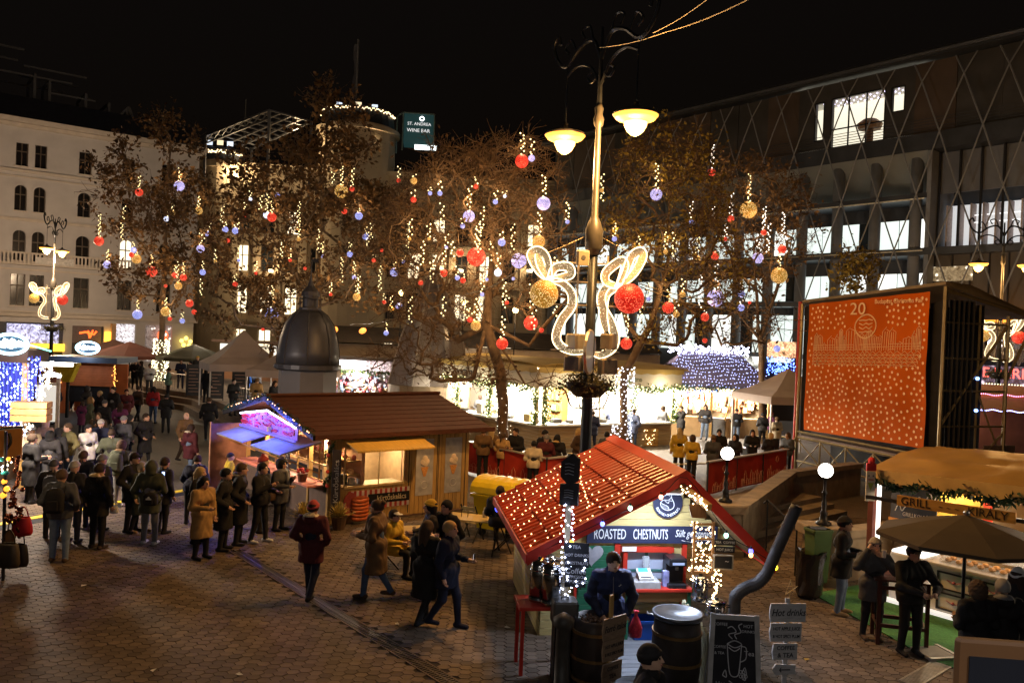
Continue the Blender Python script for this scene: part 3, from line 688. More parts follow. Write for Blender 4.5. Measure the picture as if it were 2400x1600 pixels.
for q_, s_ in ((gl0, 'left'),(gl1, 'right')):      # unseen pair of globe lamps, added behind the camera as front fill
    t = globe_lamp(q_, 4.2,6.6, 'white globe lamp on the viewing terrace, %s of the camera' % s_); lamp((0,.3,2.3),260,(1,.94,.88),.15, t)
globe_lamp(pB_, 1.21, P(1953,1103,17.2).z, 'white globe lamp on the stone pillar beside the green bin')
# stone parapets
m_par = M((.21,.16,.105),.85,.3,3,.35)
def parapet(pts, label, h=1.0, wdt=.34, loc=None):
    t = thing('stone_parapet', label, 'wall', (pts[0][0], pts[0][1], 0)); o = Vector((pts[0][0], pts[0][1], 0))
    for i in range(len(pts) - 1):
        p, q = Vector((*pts[i], 0)) - o, Vector((*pts[i + 1], 0)) - o; n_ = max(1, int((q - p).length / 1.3))
        for k in range(n_):
            a_, c_ = p.lerp(q, k / n_), p.lerp(q, (k + 1) / n_); d_ = (c_ - a_).normalized() * .012
            b = B(); b.beam(a_ + d_ + Vector((0,0,.46)), c_ - d_ + Vector((0,0,.46)), wdt - .06,.92 * h); b.out('stone_block', m_par, t)
            b = B(); b.beam(a_ + d_ * .5 + Vector((0,0, h * .92 + .08)), c_ - d_ * .5 + Vector((0,0, h * .92 + .08)), wdt + .1,.15); b.out('coping_stone', m_par, t)
    return t
def pillar(p, label):
    t = thing('stone_pillar', label, 'pillar', (p.x, p.y, 0),.12)
    b = B(); b.bbox(-.3,.3,-.3,.3,0,1.0,.02); b.out('shaft', m_par, t)
    b = B(); b.bbox(-.42,.42,-.42,.42,1.002,1.2,.03); b.out('cap', m_par, t); b = B(); b.bbox(-.36,.36,-.36,.36,-.01,.16,.02); b.out('plinth', m_par, t)
pillar(pA, 'stone pillar with cap carrying the globe lamp by the red banner fence'); pillar(pB_, 'stone pillar with cap carrying the globe lamp beside the bin')
e1, e2 = G(1850,1105,1.05), G(2010,1085,1.05)
parapet([(pA.x + .35, pA.y + .2),(e1.x, e1.y),(e2.x, e2.y)], 'long stone parapet running from the left globe lamp towards the stage')
parapet([(pB_.x + .35, pB_.y + .15),(pB_.x + 3.2, pB_.y + 1.7)], 'short stone parapet from the right globe lamp behind the grill stall')
hr = thing('handrail', 'dark metal handrail in front of the stone parapet', 'handrail', (0,0,0)); b = B()
hp = [P(1790,1178,18.6), P(1800,1172,18.6), P(1868,1235,17.6), P(1925,1262,17.2)]; b.tube(hp, .025,6)
for p in hp[1:]: b.tube([(p.x, p.y, 0), p], .02,5)
b.out('rail', m_iron, hr)
st_ = link('low_steps', None, kind='structure')
for k, (za, off) in enumerate(((.16,0),(.3,.4),(.44,.8))):
    p0, p1 = G(1655,1290), G(1985,1210); d_ = (p1 - p0).normalized(); n_ = Vector((-d_.y, d_.x, 0)) * off
    b = B(); q0, q1 = p0 + n_, p1 + n_; bk = Vector((-d_.y, d_.x, 0)) * 1.6
    b.prism([(q0.x, q0.y, .0),(q1.x, q1.y, 0),((q1 + bk).x, (q1 + bk).y, 0),((q0 + bk).x, (q0 + bk).y, 0)], (0,0, za)); b.out('step', m_par, st_)

# ============================================================ kiosk with dome
kp = P(720,900,29)
ki = thing('kiosk', 'round zinc domed kiosk with lantern and weather vane behind the brown roofed hut', 'kiosk', (kp.x, kp.y, 0))
m_zinc = M((.055,.055,.068),.45,.2,2,.05, metal=.35)
b = B(); b.lathe([(1.02,0),(1.02,3.35)], n=8); b.out('wall', M((.10,.095,.11),.6,.2,1.2), ki)
b = B(); b.lathe([(1.06,3.36),(1.16,3.42),(1.16,3.56),(1.06,3.58)], n=24); b.out('cornice', m_zinc, ki)
b = B(); b.smooth = True; b.lathe([(1.06,3.58),(1.05,4.0),(.98,4.5),(.84,4.95),(.6,5.3),(.36,5.48)], n=24); b.out('dome', m_zinc, ki)
b = B()
for i in range(8):
    a = i * math.pi / 4 + .2; b.tube([(r * 1.01 * math.cos(a), r * 1.01 * math.sin(a), z) for r, z in ((1.06,3.58),(1.05,4.0),(.98,4.5),(.84,4.95),(.6,5.3),(.36,5.48))], .018,4)
b.out('seam', m_zinc, ki, kind='stuff')
b = B(); b.lathe([(.40,5.46),(.40,5.54),(.27,5.55),(.27,5.95)], n=12); b.lathe([(.33,5.95),(.3,6.1),(.12,6.3),(.06,6.5),(.02,6.7),(.02,7.2)], n=12)
for i in range(8): b.tube([(.38 * math.cos(i * .785),.38 * math.sin(i * .785),5.54),(.38 * math.cos(i * .785),.38 * math.sin(i * .785),5.85)], .014,4)
b.tube([(.38 * math.cos(i * .3927),.38 * math.sin(i * .3927),5.85) for i in range(16)], .014,4, closed=True); b.out('lantern', m_zinc, ki)
b = B(); b.prism([(-.02,0,7.14),(.28,0,7.12),(.22,0,7.2),(.28,0,7.27),(-.02,0,7.25)], (0,.01,0)); b.out('weather_vane', m_dark, ki)
b = B(); b.box(-1.0,-.35,-.99,-.9,.9,1.55); b.out('lit_window', E((.55,.5,.25),.5), ki)
b = B(); b.box(.3,.95,-.93,-.75,0,2.3); b.out('door', M((.05,.04,.04),.5), ki)

# ============================================================ statue under a clear tent
sp_ = P(1010,830,42); sp_.z = 0
stt = thing('statue_tent', 'pointed clear plastic tent over the monument behind the white stalls', 'tent', sp_, .5)
m_plast = M((.20,.165,.15),.35,.35,1.2,.1, spec=.5)
b = B(); R0 = [(2.0,2.2),(1.5,4.5),(.85,6.4),(.3,7.6),(.12,8.0)]
for k in range(len(R0) - 1):
    (ra, za),(rb_, zb2) = R0[k], R0[k + 1]
    for j in range(16):
        f0 = lambda j, r: r * (1 + .10 * math.cos(j * math.pi)); a0_, a1_ = j * math.pi / 8,(j + 1) * math.pi / 8
        b.poly([(f0(j, ra) * math.cos(a0_), f0(j, ra) * math.sin(a0_), za),(f0(j + 1, ra) * math.cos(a1_), f0(j + 1, ra) * math.sin(a1_), za),(f0(j + 1, rb_) * math.cos(a1_), f0(j + 1, rb_) * math.sin(a1_), zb2),(f0(j, rb_) * math.cos(a0_), f0(j, rb_) * math.sin(a0_), zb2)])
b.out('plastic_sheet', m_plast, stt)
b = B()
for j in range(0,16,2): a_ = j * math.pi / 8; b.tube([(r * 1.12 * math.cos(a_), r * 1.12 * math.sin(a_), z) for r, z in R0], .04,4)
b.out('pole', M((.4,.36,.32),.5), stt); b = B(); b.lathe([(2.1,0),(2.1,2.2)], n=16); b.out('plinth', m_par, stt)

# ============================================================ chestnut hut
O1 = G(1238,1299,1.62); PS1 = Plane(O1,(.99,.137)); W1 = lambda u, v: PS1.at(u, v, 1.1)
hut = thing('chestnut_hut', 'small wooden roasted chestnuts hut with red metal tile roof and green door', 'market hut', (O1.x, O1.y, 0), PS1.rz)
RXp, RZ, EZ, RE, REZ, DEP = 2.38,2.88,1.62,3.87,1.50,4.25
m_tile = M((.46,.045,.010),.36,.15,3,.02, spec=.5); m_redp = M((.50,.035,.02),.45,.12,4)
def tile_slope(x0, z0, x1, z1, name):
    b = B(); n_r = 22; sub = 6; courses = 6; run = math.hypot(x1 - x0, z1 - z0); ux, uz = (x1 - x0) / run, (z1 - z0) / run; nx, nz = -uz, ux
    if nz < 0: nx, nz = -nx, -nz
    NY = n_r * sub; rows_ = []
    for c in range(courses):
        for t, lift in ((0.,.03),(.93,.0),(1.,.0)):
            s_ = (c + t) / courses * run; row = []
            for j in range(NY + 1):
                ph = (j % sub) / sub; h_ = .032 * max(0, math.sin(math.pi * min(1, ph * 1.5))) ** .7 + lift
                row.append((x0 + ux * s_ + nx * h_, -.02 + DEP * j / NY, z0 + uz * s_ + nz * h_))
            rows_.append(row)
    for row in rows_: b.v += row
    w_ = NY + 1
    for i in range(len(rows_) - 1):
        for j in range(NY): b.f.append((i * w_ + j, i * w_ + j + 1,(i + 1) * w_ + j + 1,(i + 1) * w_ + j)); b.mi.append(0); b.sm.append(False)
    return b.out(name, m_tile, hut)
tile_slope(0, EZ, RXp, RZ, 'roof_sheet'); tile_slope(RE, REZ, RXp, RZ, 'roof_sheet')
b = B(); b.prism([(0.02,0, EZ - .03),(RXp, 0, RZ - .03),(RE - .02,0, REZ - .03),(RE - .02,0, REZ - .07),(RXp, 0, RZ - .08),(.02,0, EZ - .07)], (0, DEP, 0)); b.out('roof_deck', M((.30,.2,.09),.7,.2,3), hut)
for xa, za, xb, zb_ in ((-.02, EZ, RXp, RZ),(RE + .02, REZ, RXp, RZ)):
    b = B(); b.prism([(xa, -.06, za - .15),(xb, -.06, zb_ - .16),(xb, -.06, zb_ + .05),(xa, -.06, za + .05)], (0,.05,0)); b.out('barge_board', m_redp, hut)
b = B(); b.prism([(RXp - .16,-.07, RZ - .04),(RXp, -.07, RZ + .06),(RXp + .16,-.07, RZ - .05),(RXp, -.07, RZ + .025)], (0, DEP + .1,0)); b.out('ridge_cap', m_tile, hut)
for xa, za in ((-.03, EZ),(RE + .03, REZ)):
    b = B(); b.box(xa - .015, xa + .015,-.05, DEP, za - .12, za + .01); b.out('fascia', m_redp, hut)
m_pine = M((.52,.42,.18),.6,.18,4,.1, streak=(1.5,8,14), island=.12); m_pineg = M((.02,.13,.07),.5,.15,4, streak=(1.5,8,14))
ROOFZ = lambda x: EZ + (RZ - EZ) * x / RXp - .10 if x < RXp else RZ - (RZ - REZ) * (x - RXp) / (RE - RXp) - .10
# plank front wall: boards one by one, left of door | door | between | window | right
xd0, xd1 = W1(1352,1350)[0], W1(1437,1350)[0]; xw0, xw1 = W1(1468,1330)[0], W1(1562,1330)[0]; xr = W1(1602,1330)[0]; xl = .42
zw0, zw1 = .92, W1(1510,1292)[1]
nz_ = 0.0; i = 0
while nz_ < 2.75:
    z0, z1 = nz_, nz_ + .118; zm = z1
    spans = [(xl, xd0 - .01),(xd1 + .09, xw0 - .075),(xw1 + .075, xr)] if z1 < zw1 + .1 and z1 > .85 else ([(xl, xd0 - .01),(xd1 + .09, xr)] if z1 <= .86 else [(xl, 3.74)])
    for a_, c_ in spans:
        while a_ < c_ and ROOFZ(a_) < z1: a_ += .03
        while c_ > a_ and ROOFZ(c_) < z1: c_ -= .03
        if c_ - a_ < .06: continue
        b = B(); b.bbox(a_, c_, 1.1,1.135, z0 + .003, z1 - .003,.006); b.out('plank', m_pine, hut)
    nz_ += .12; i += 1
b = B(); b.box(xl, xr, 1.14, DEP - .2,.02,1.68); b.box(xl, 3.7,1.137,1.3,1.5,1.75); b.out('wall', M((.25,.2,.1),.8,.2,3), hut)
for k in range(13):
    b = B(); b.bbox(xl - .025, xl - .001,1.12, DEP - .22, k * .12 + .004, k * .12 + .115,.005); b.out('plank', m_pine, hut)
dz1 = 1.50
dr_ = link('door', None, hut, (xd0,1.09,.02))
for k in range(12): b = B(); b.bbox(.0, xd1 - xd0,-.02,.012, k * .122 + .003, k * .122 + .119,.005); b.out('board', m_pineg, dr_)
hb_ = B(); hx, hz = W1(1386,1297)[0] - xd0, W1(1386,1297)[1] - .02; pts = [(hx + .012 * 16 * math.sin(t) ** 3,-.032, hz + .012 * (13 * math.cos(t) - 5 * math.cos(2 * t) - 2 * math.cos(3 * t) - math.cos(4 * t))) for t in (2 * math.pi * i / 28 for i in range(28))]
hb_.prism(pts, (0,.01,0)); hb_.out('heart', M((.35,.36,.42),.6), dr_)
b = B(); b.tube([(.06,-.05,.75),(.06,-.05,.9)], .012,5); b.out('handle', m_iron, dr_)
for xa, xb in ((xd1 + .0, xd1 + .045),(xd1 + .048, xd1 + .092),(xr - .05, xr + .03),(xd0 - .05, xd0 - .005)):
    b = B(); b.box(xa, xb, 1.055,1.098,.02,1.52); b.out('door_post', m_redp, hut)
wn = link('window', None, hut, (0,0,0))
b = B(); b.box(xw0 - .07, xw0,1.05,1.13, zw0, zw1 + .08); b.box(xw1, xw1 + .07,1.05,1.13, zw0, zw1 + .08); b.box(xw0 - .12, xw1 + .1,1.045,1.13, zw1 + .002, zw1 + .09); b.out('frame', m_redp, wn)
b = B(); b.box(xw0 + .001, xw1 - .001,1.137,1.146, zw0, zw1); b.out('pane', M((.42,.47,.62),.25,.15,3), wn)
b = B(); b.box((xw0 + xw1) / 2 - .025,(xw0 + xw1) / 2 + .025,1.125,1.136, zw0, zw1 - .001); b.box(xw0, xw1,1.125,1.135, zw0 + .12, zw0 + .16); b.out('glazing_bar', M((.05,.16,.15),.5), wn)
b = B(); b.box(xw0 - .1, xw0 + .14,1.03,1.043, zw1 + .02, zw1 + .10); b.out('price_tag', m_white, hut)
ct = link('counter', None, hut)
b = B(); b.bbox(xd1 + .12, xr + .03,.66,1.05,.84,.885,.01); b.out('counter_top', m_redp, ct)
b = B(); b.box(xd1 + .16, xr - .02,.72,1.04,.66,.838); b.out('apron', M((.20,.11,.04),.7,.2,3), ct)
b = B(); b.box(xr - .06, xr + .0,.70,.76,0,.838); b.out('leg', m_pineg, ct)
b = B(); b.box(xd1 + .12, xd1 + .17,.70,.76,0,.838); b.out('leg', m_pineg, ct)
# lettered boards
sgn = thing('hut_sign', 'long dark board lettered ROASTED CHESTNUTS over the hut counter', 'sign', (O1.x, O1.y, 0), PS1.rz)
(sx0, sz1),(sx1, sz0) = W1(1374,1229), W1(1678,1271)
b = B(); b.bbox(sx0, sx1,1.035,1.06, sz0, sz1,.008); b.out('board', M((.022,.028,.07),.6,.2,5), sgn)
m_chalk = M((.78,.80,.86),.7,.05); zc = (sz0 + sz1) / 2
text('ROASTED', sgn, (sx0 + .39,1.03, zc),.235, m_chalk, sx=.53); text('CHESTNUTS', sgn, (sx0 + 1.08,1.03, zc),.235, m_chalk, sx=.46); text('Sült gesztenye', sgn, (sx0 + 1.82,1.03, zc + .02),.17, m_chalk, sx=.66, shear=.3)
b = B(); b.tube(smooth_path([(sx0 + 1.62,1.03, zc - .09),(sx0 + 1.8,1.03, zc - .12),(sx0 + 1.95,1.03, zc - .08),(sx0 + 2.2,1.03, zc - .11)]),.005,4); b.out('flourish', m_chalk, sgn)
rsx, rsz = W1(1564,1177)
rg = thing('round_hut_sign', 'round dark sign with a chalk drawn chestnut under the hut gable', 'sign', (O1.x, O1.y, 0), PS1.rz)
b = B(); b.disc((rsx, 1.06, rsz),.255,32, 'y', .025); b.out('disc', M((.022,.026,.06),.6,.2,5), rg)
b = B(); c3 = lambda x, z: (rsx + x, 1.055, rsz + z)
b.tube(smooth_path([c3(.07,.17), c3(.05,.10), c3(.10,.0), c3(.09,-.08), c3(.0,-.12), c3(-.10,-.08), c3(-.13,.0), c3(-.08,.05), c3(0,.05), c3(.06,.10)]),.007,4)
b.tube(smooth_path([c3(-.13,.0), c3(-.06,-.03), c3(.0,-.06), c3(.02,-.11)]),.005,4)
for i in range(6): b.tube([c3(-.10 + i * .02,-.03 - i * .006), c3(-.085 + i * .02,-.09 - .003 * i)], .003,3)
b.tube(smooth_path([c3(-.06,.04), c3(-.0,.0), c3(.02,.04), c3(.07,.03)]),.006,4); b.tube(smooth_path([c3(-.1,.10), c3(-.02,.14), c3(.02,.12)]),.006,4)
b.tube(smooth_path([c3(-.12,.17), c3(-.02,.16), c3(.02,.19), c3(-.02,.21), c3(-.06,.20)]),.006,4)
b.out('chestnut_drawing', m_chalk, rg)
word = 'ROASTED CHESTNUTS'
for i, ch in enumerate(word):
    if ch == ' ': continue
    a_ = math.radians(-154 + i * (128 / (len(word) - 1))); text(ch, rg, (rsx + .205 * math.cos(a_),1.053, rsz + .205 * math.sin(a_)),.06, m_chalk, (math.pi / 2,-(a_ + math.pi / 2),0))
# deck in front of the hut
dk = thing('wooden_deck', 'weathered grey plank deck in front of the chestnut hut', 'deck', (O1.x, O1.y, 0), PS1.rz)
m_deck = M((.16,.17,.19),.75,.25,3,.2, streak=(1.2,12,10), island=.2)
for k in range(19):
    y0 = -1.75 + k * .15; b = B(); b.bbox(.75 + (k % 3) * .01,3.25, y0, y0 + .142,.035,.065,.006); b.out('plank', m_deck, dk)
b = B()
for x in (.9,2.,3.1): b.box(x - .05, x + .05,-1.7,1.05,.0,.034)
b.out('joist', m_dark, dk)
# light nets and fairy lights on the hut
m_wb = E((1,.62,.25),10); m_cb = E((.55,.68,1),12)
pts = []; rr = random.Random(5)
for line in range(9):
    x_, y_ = rr.uniform(.05,.5),.15 + line * .46
    for i in range(19):
        x_ = .06 + (i / 18) * (1.5 + .25 * math.sin(line)); y2 = y_ + .11 * math.sin(i * 1.1 + line) + rr.uniform(-.05,.05)
        if rr.random() < .12: continue
        pts.append((x_, min(max(y2,.03),4.2), EZ + (RZ - EZ) * x_ / RXp + .06))
for i in range(26): pts.append((.0 + .03 * rr.random(), i * .165, EZ + .02)); 
for i in range(16): pts.append((1.5 - i * .03,3.9 - i * .22, EZ + (RZ - EZ) * (1.5 - i * .03) / RXp + .06))
rl = thing('roof_fairy_lights', 'net of warm fairy lights lying on the hut roof', 'fairy lights', (O1.x, O1.y, 0), PS1.rz)
bulbs(pts, .0118, m_wb, 'bulbs', rl)
b = B()
for line in range(9):
    b.tube([(.06 + (i / 9) * 1.6, min(.15 + line * .46 + .1 * math.sin(i * 2.2 + line),4.2), EZ + (RZ - EZ) * (.06 + (i / 9) * 1.6) / RXp + .045) for i in range(10)], .004,3)
b.out('wire', m_dark, rl)
cl = thing('coloured_bulbs', 'string of large coloured party bulbs along the hut barge boards', 'fairy lights', (0,0,0))
for u, v, c in ((1167,1191,(.05,.08,1)),(1180,1206,(.2,1,.5)),(1188,1223,(1,.45,.05)),(1340,1270,(1,.5,.04)),(1263,1308,(1,.28,.02)),(1412,1227,(.15,.2,1)),(1477,1190,(.5,1,.7)),(1549,1164,(1,.35,.2)),(1702,1254,(.4,1,.75)),(1760,1291,(.12,.12,1)),(1760,1300,(1,.45,.15)),(1818,1329,(1,.75,.03))):
    Y_ = 12.35 if u > 1250 else 16.2; p = P(u, v, Y_); b = B(); b.smooth = True; b.sph(p, .034 if Y_ < 13 else .06,10,8, sz=1.2); b.out('bulb', E(c, 5.0), cl)
    b = B(); b.cyl((p.x, p.y, p.z + .035),.016,.04,6); b.out('socket', m_dark, cl)
wire = [P(1240,1305,12.3), P(1412,1222,12.4), P(1549,1158,12.4), P(1610,1120,12.4), P(1702,1246,12.4), P(1760,1285,12.4), P(1818,1322,12.5)]
b = B(); b.tube(smooth_path(wire, 4),.006,4); b.out('wire', m_dark, cl)
# lamp under the gable: the white work light that lights the front of the hut
lf = thing('work_light', 'white work light fixed under the gable of the chestnut hut', 'lamp', (O1.x, O1.y, 0), PS1.rz)
b = B(); b.bbox(1.9,2.5,.30,.42,2.50,2.56,.015); b.out('housing', m_white, lf); b = B(); b.box(1.93,2.47,.31,.41,2.492,2.499); b.out('tube', E((.8,.87,1),12), lf)
lamp((2.2,.36,2.46),60,(.72,.82,1),.12, lf, kind='AREA', size=(.6,.1)); lamp((1.7,-.02,2.2),55,(.66,.76,1),.12, lf, kind='AREA', size=(.6,.1), rot=(-.9,0,0))
# ============================================================ brown roofed chimney-cake hut
O2 = Vector((-4.35,20.4,0)); A2 = Vector((.786,.618,0)); PS2 = Plane(O2, A2); W2_ = lambda u, v, bk=0: PS2.at(u, v, bk)
ck = thing('cake_hut', 'long wooden chimney cake hut with brown shingle roof and blue lit awnings', 'market hut', O2, PS2.rz)
PG2 = Plane(O2,(.618,-.786))      # gable side: s runs towards the camera (local -y)
LW, DP2, EV, RG = 4.16,5.6,2.27,2.95
m_shing = M((.062,.020,.012),.75,.3,3,.3, streak=(2,6,6)); m_wood2 = M((.42,.25,.08),.6,.2,3,.1, streak=(14,14,1.2), island=.15)
b = B()
for k in range(9):                       # front roof slope laid in overlapping courses
    t0, t1 = k / 9,(k + 1) / 9
    y0, y1 = -.35 + (DP2 / 2 + .35) * t0,-.35 + (DP2 / 2 + .35) * t1; z0, z1 = EV + (RG - EV) * t0, EV + (RG - EV) * t1
    b.prism([(-.6, y0, z0 + .012),(-.6, y1 + .03, z1 + .004),(-.6, y1 + .05, z1 - .02),(-.6, y0, z0)], (LW + 1.15 + .22 * t0,0,0))
b.out('roof', m_shing, ck)
b = B(); b.prism([(-.6, DP2 / 2, RG),(-.6, DP2 + .35, EV),(-.6, DP2 + .35, EV + .04),(-.6, DP2 / 2, RG + .045)], (LW + 1.4,0,0)); b.out('roof', m_shing, ck)
b = B(); b.tube([(-.6, DP2 / 2, RG + .05),(LW + .8, DP2 / 2, RG + .05)], .05,6); b.out('ridge_cap', m_shing, ck)
b = B(); b.box(-.62, LW + .6,-.39,-.352, EV - .09, EV + .03); b.out('fascia', m_shing, ck)
for y0, y1, z0, z1 in ((-.35, DP2 / 2, EV, RG),(DP2 / 2, DP2 + .35, RG, EV)):
    b = B(); b.prism([(-.66, y0, z0 - .1),(-.66, y1, z1 - .1),(-.66, y1, z1 + .03),(-.66, y0, z0 + .03)], (.06,0,0)); b.out('barge_board', m_dark, ck)
b = B(); rr = random.Random(9)
for i in range(420):
    t = rr.random(); y = -.35 + t * (DP2 + .7); z = EV + (RG - EV) * (1 - abs(y - DP2 / 2) / (DP2 / 2 + .35)) + .03 + rr.gauss(0,.05); c = Vector((-.66 + rr.gauss(0,.05), y, z)); s = .06
    card(b, rr, c, s, s * .35)
b.out('fir_garland', M((.02,.05,.02),.8,.3,9), ck, kind='stuff')
bulbs([(-.7, y, EV + (RG - EV) * (1 - abs(y - DP2 / 2) / (DP2 / 2 + .35)) + .05) for y in (rr.uniform(-.3,5.6) for _ in range(26))], .016, E((1,.45,.2),7), 'bulbs', ck)
# purple lit gable with white tubes
b = B(); b.prism([(-.50,.9, EV - .28),(-.50,.9, EV + .05),(-.50, DP2 / 2, RG - .38),(-.50,4.75, EV + .05),(-.50,4.75, EV - .28)], (.03,0,0)); b.out('gable_panel', M((.35,.16,.35),.6,.5,9), ck)
b = B(); rr = random.Random(2)
for i in range(90):
    y = rr.uniform(1.0,4.6); zt = EV + .0 + (RG - .42 - EV) * (1 - abs(y - DP2 / 2) / 1.95); z = rr.uniform(EV - .22, max(EV - .1, zt)); b.box(-.53,-.505, y, y + rr.uniform(.1,.3), z, z + .04)
b.out('gable_pattern', M((.5,.03,.06),.5,.3,5), ck, kind='stuff')
for (ya, za),(yb, zb_) in (((.9, EV + .06),(DP2 / 2, RG - .36)),((DP2 / 2, RG - .36),(4.75, EV + .06))):
    b = B(); b.tube([(-.56, ya, za),(-.56, yb, zb_)], .022,5); b.out('light_tube', E((.75,.78,1),9), ck)
b = B(); b.beam((-.56,.9, EV - .28),(-.56,4.75, EV - .28),.05); b.out('trim_tube', E((.18,.14,.9),.8), ck)
lamp((-1.0,1.8, EV + .12),130,(.05,.09,1),.2, ck); lamp((-1.0,3.8, EV + .12),130,(.09,.12,1),.2, ck)
# open awning flaps, blue lit from the gable
m_flap = M((.26,.27,.36),.5,.15,2, streak=(1.2,10,4))
for ya, yb in ((.45,2.35),(2.95,4.95)):
    b = B(); b.prism([(-.05, ya, 1.98),(-1.15, ya, 1.72),(-1.15, ya, 1.755),(-.05, ya, 2.02)], (0, yb - ya, 0)); b.out('awning_flap', m_flap, ck)
    for y in (ya + .08, yb - .08): b = B(); b.beam((-1.12, y, 1.7),(-.05, y, 1.2),.03); b.out('stay', m_wood2, ck)
b = B(); b.beam((-.6,2.6,2.1),(-.02,2.6,2.15),.12); b.out('lit_beam', M((.6,.4,.15),.6), ck)
# gable side: posts, windows, shelf counter
m_in = M((.55,.30,.16),.7,.2,4)
for y in (0,1.15,2.62,4.1,5.5): b = B(); b.box(-.05,.06, y, y + .1,0, EV - .02); b.out('post', m_wood2, ck)
b = B(); b.box(-.02,.03,.1,5.5,0,.95); b.out('lower_wall', M((.16,.11,.09),.8,.25,3), ck)
b = B(); b.box(-.55,.05,.12,5.0,.955,1.0); b.out('counter_top', M((.62,.22,.16),.5,.2,4), ck)
b = B(); b.box(.9,1.0,.1,5.5,.95,2.2); b.out('back_shelf', m_in, ck)
for k in range(3): b = B(); b.box(.55,.9,.15,5.4,1.15 + k * .36,1.18 + k * .36); b.out('shelf', m_wood2, ck)
b = B(); rr = random.Random(12)
for k in range(3):
    for i in range(26):
        y = .2 + i * .2; x = rr.uniform(.58,.8); b.sph((x, y, 1.25 + k * .36), rr.uniform(.05,.085),6,4)
    b.m += 1
b.out('cakes_on_shelf', [M((.75,.45,.2),.6,.4,9), M((.6,.16,.1),.6,.4,9), M((.8,.7,.5),.6,.4,9)], ck, kind='stuff')
lamp((.45,1.0,2.0),170,(1,.74,.42),.1, ck); lamp((.45,3.6,2.0),170,(1,.62,.4),.1, ck)
b = B(); b.tube([(.4,.3,2.13),(.4,5.0,2.13)], .025,5); b.out('light_tube', E((1,.85,.6),5), ck)
for ya, yb in ((.12,1.13),(1.27,2.6),(2.74,4.08)):
    b = B(); 
    for z in (1.02,1.42,2.2): b.box(-.025,.015, ya, yb, z, z + .03)
    b.box(-.025,.015,(ya + yb) / 2 - .015,(ya + yb) / 2 + .015,1.05,2.2); b.out('window_frame', m_wood2, ck)
# long side: plank wall with hatch
hx0, hz1 = W2_(810,1032); hx1, hz0 = W2_(942,1127); hz1 = 1.92
px = 0.; i = 0
while px < LW:
    q = min(px + .135, LW)
    for z0, z1 in (((.05, hz0),(hz1, EV - .02)) if q > hx0 and px < hx1 else ((.05, EV - .02),)):
        b = B(); b.bbox(px + .003, q - .003,-.03,0, z0, z1,.006); b.out('plank', m_wood2, ck)
    px = q
b = B(); b.box(.02, LW, .01,.06,0, hz0 - .01); b.box(hx1 + .02, LW, .01,.06, hz0, EV); b.box(.02, hx1,.01,.06, hz1, EV); b.box(LW - .06, LW, .06, DP2,0, EV); b.out('wall', m_in, ck)
b = B(); b.box(hx0, hx1 + .3,1.2,1.25,.6,2.1); b.box(hx1, hx1 + .03,.06,1.2,.6,2.1)
for k in range(7): b.box(hx0 + k * .19, hx0 + k * .19 + .17,1.17,1.2,.7,2.05)
b.out('back_boards', M((.50,.32,.15),.6,.2,5), ck)
for x0, x1, y0, y1, z0, z1 in ((hx0 - .03, hx1 + .03,-.07,-.032, hz0 - .06, hz0),(hx0 - .04, hx0,-.06,-.032, hz0, hz1),(hx1, hx1 + .04,-.06,-.032, hz0, hz1),(hx0, hx1,-.05,-.033, hz1 - .04, hz1),((hx0 + hx1) / 2 + .1,(hx0 + hx1) / 2 + .125,-.05,-.033, hz0, hz1)):
    b = B(); b.box(x0, x1, y0, y1, z0, z1); b.out('hatch_frame', M((.62,.42,.18),.6), ck)
b = B(); b.box(hx0, hx1,-.03,.55, hz0 - .04, hz0 - .002); b.out('hatch_shelf', M((.7,.52,.3),.5), ck)
lamp(((hx0 + hx1) / 2,.4,1.88),100,(1,.82,.55),.08, ck); b = B(); b.tube([(hx0 + .1,.5,1.9),(hx1 - .1,.5,1.9)], .03,5); b.out('light_tube', E((1,.9,.7),6), ck)
b = B(); b.prism([(hx0 - .1,-.06, hz1 + .17),(hx0 - .1,-.85, hz1 - .03),(hx0 - .1,-.85, hz1 + .01),(hx0 - .1,-.06, hz1 + .21)], (hx1 - hx0 + .55,0,0)); b.out('hatch_flap', M((.62,.38,.08),.5,.2,3, streak=(12,1,1)), ck)
for nm, c_, r_, h_, m_ in (('pot', (hx0 + .3,.2),.09,.14, M((.5,.5,.5),.3, metal=.8)),('pot', (hx0 + .55,.22),.08,.12, M((.5,.5,.5),.3, metal=.8)),('machine', (hx0 + .12,.3),.1,.25, m_dark)):
    b = B(); b.cyl((c_[0], c_[1], hz0), r_, h_, 12); b.out(nm, m_, ck)
# striped sign, cone posters, vertical sign, garland at the corner
(ux0, uz1),(ux1, uz0) = W2_(815,1150), W2_(956,1180)
cs = thing('striped_sign', 'red and white striped chimney cake sign under the hut hatch', 'sign', O2, PS2.rz)
b = B(); n_ = 24; sw = (ux1 - ux0) / n_; za, zb_ = hz0 - .62, hz0 - .14
for k in range(n_): b.m = k % 2; b.box(ux0 + k * sw, ux0 + (k + 1) * sw, -.05,-.032, za, zb_)
b.out('stripes', [M((.42,.05,.04),.6), M((.62,.55,.50),.6)], cs)
b = B(); b.box(ux0 + .55, ux1,-.056,-.051,(za + zb_) / 2 - .12,(za + zb_) / 2 + .13); b.out('band', m_dark, cs)
text('kürtőskalács', cs, (ux1 - .53,-.06,(za + zb_) / 2 + .005),.2, M((.7,.6,.4),.6), sx=.86)
pst = thing('cake_picture', 'cut out picture of a red cake roll in a cone beside the hut hatch', 'sign', O2, PS2.rz)
b = B(); cx, cz = ux0 + .28, za - .12
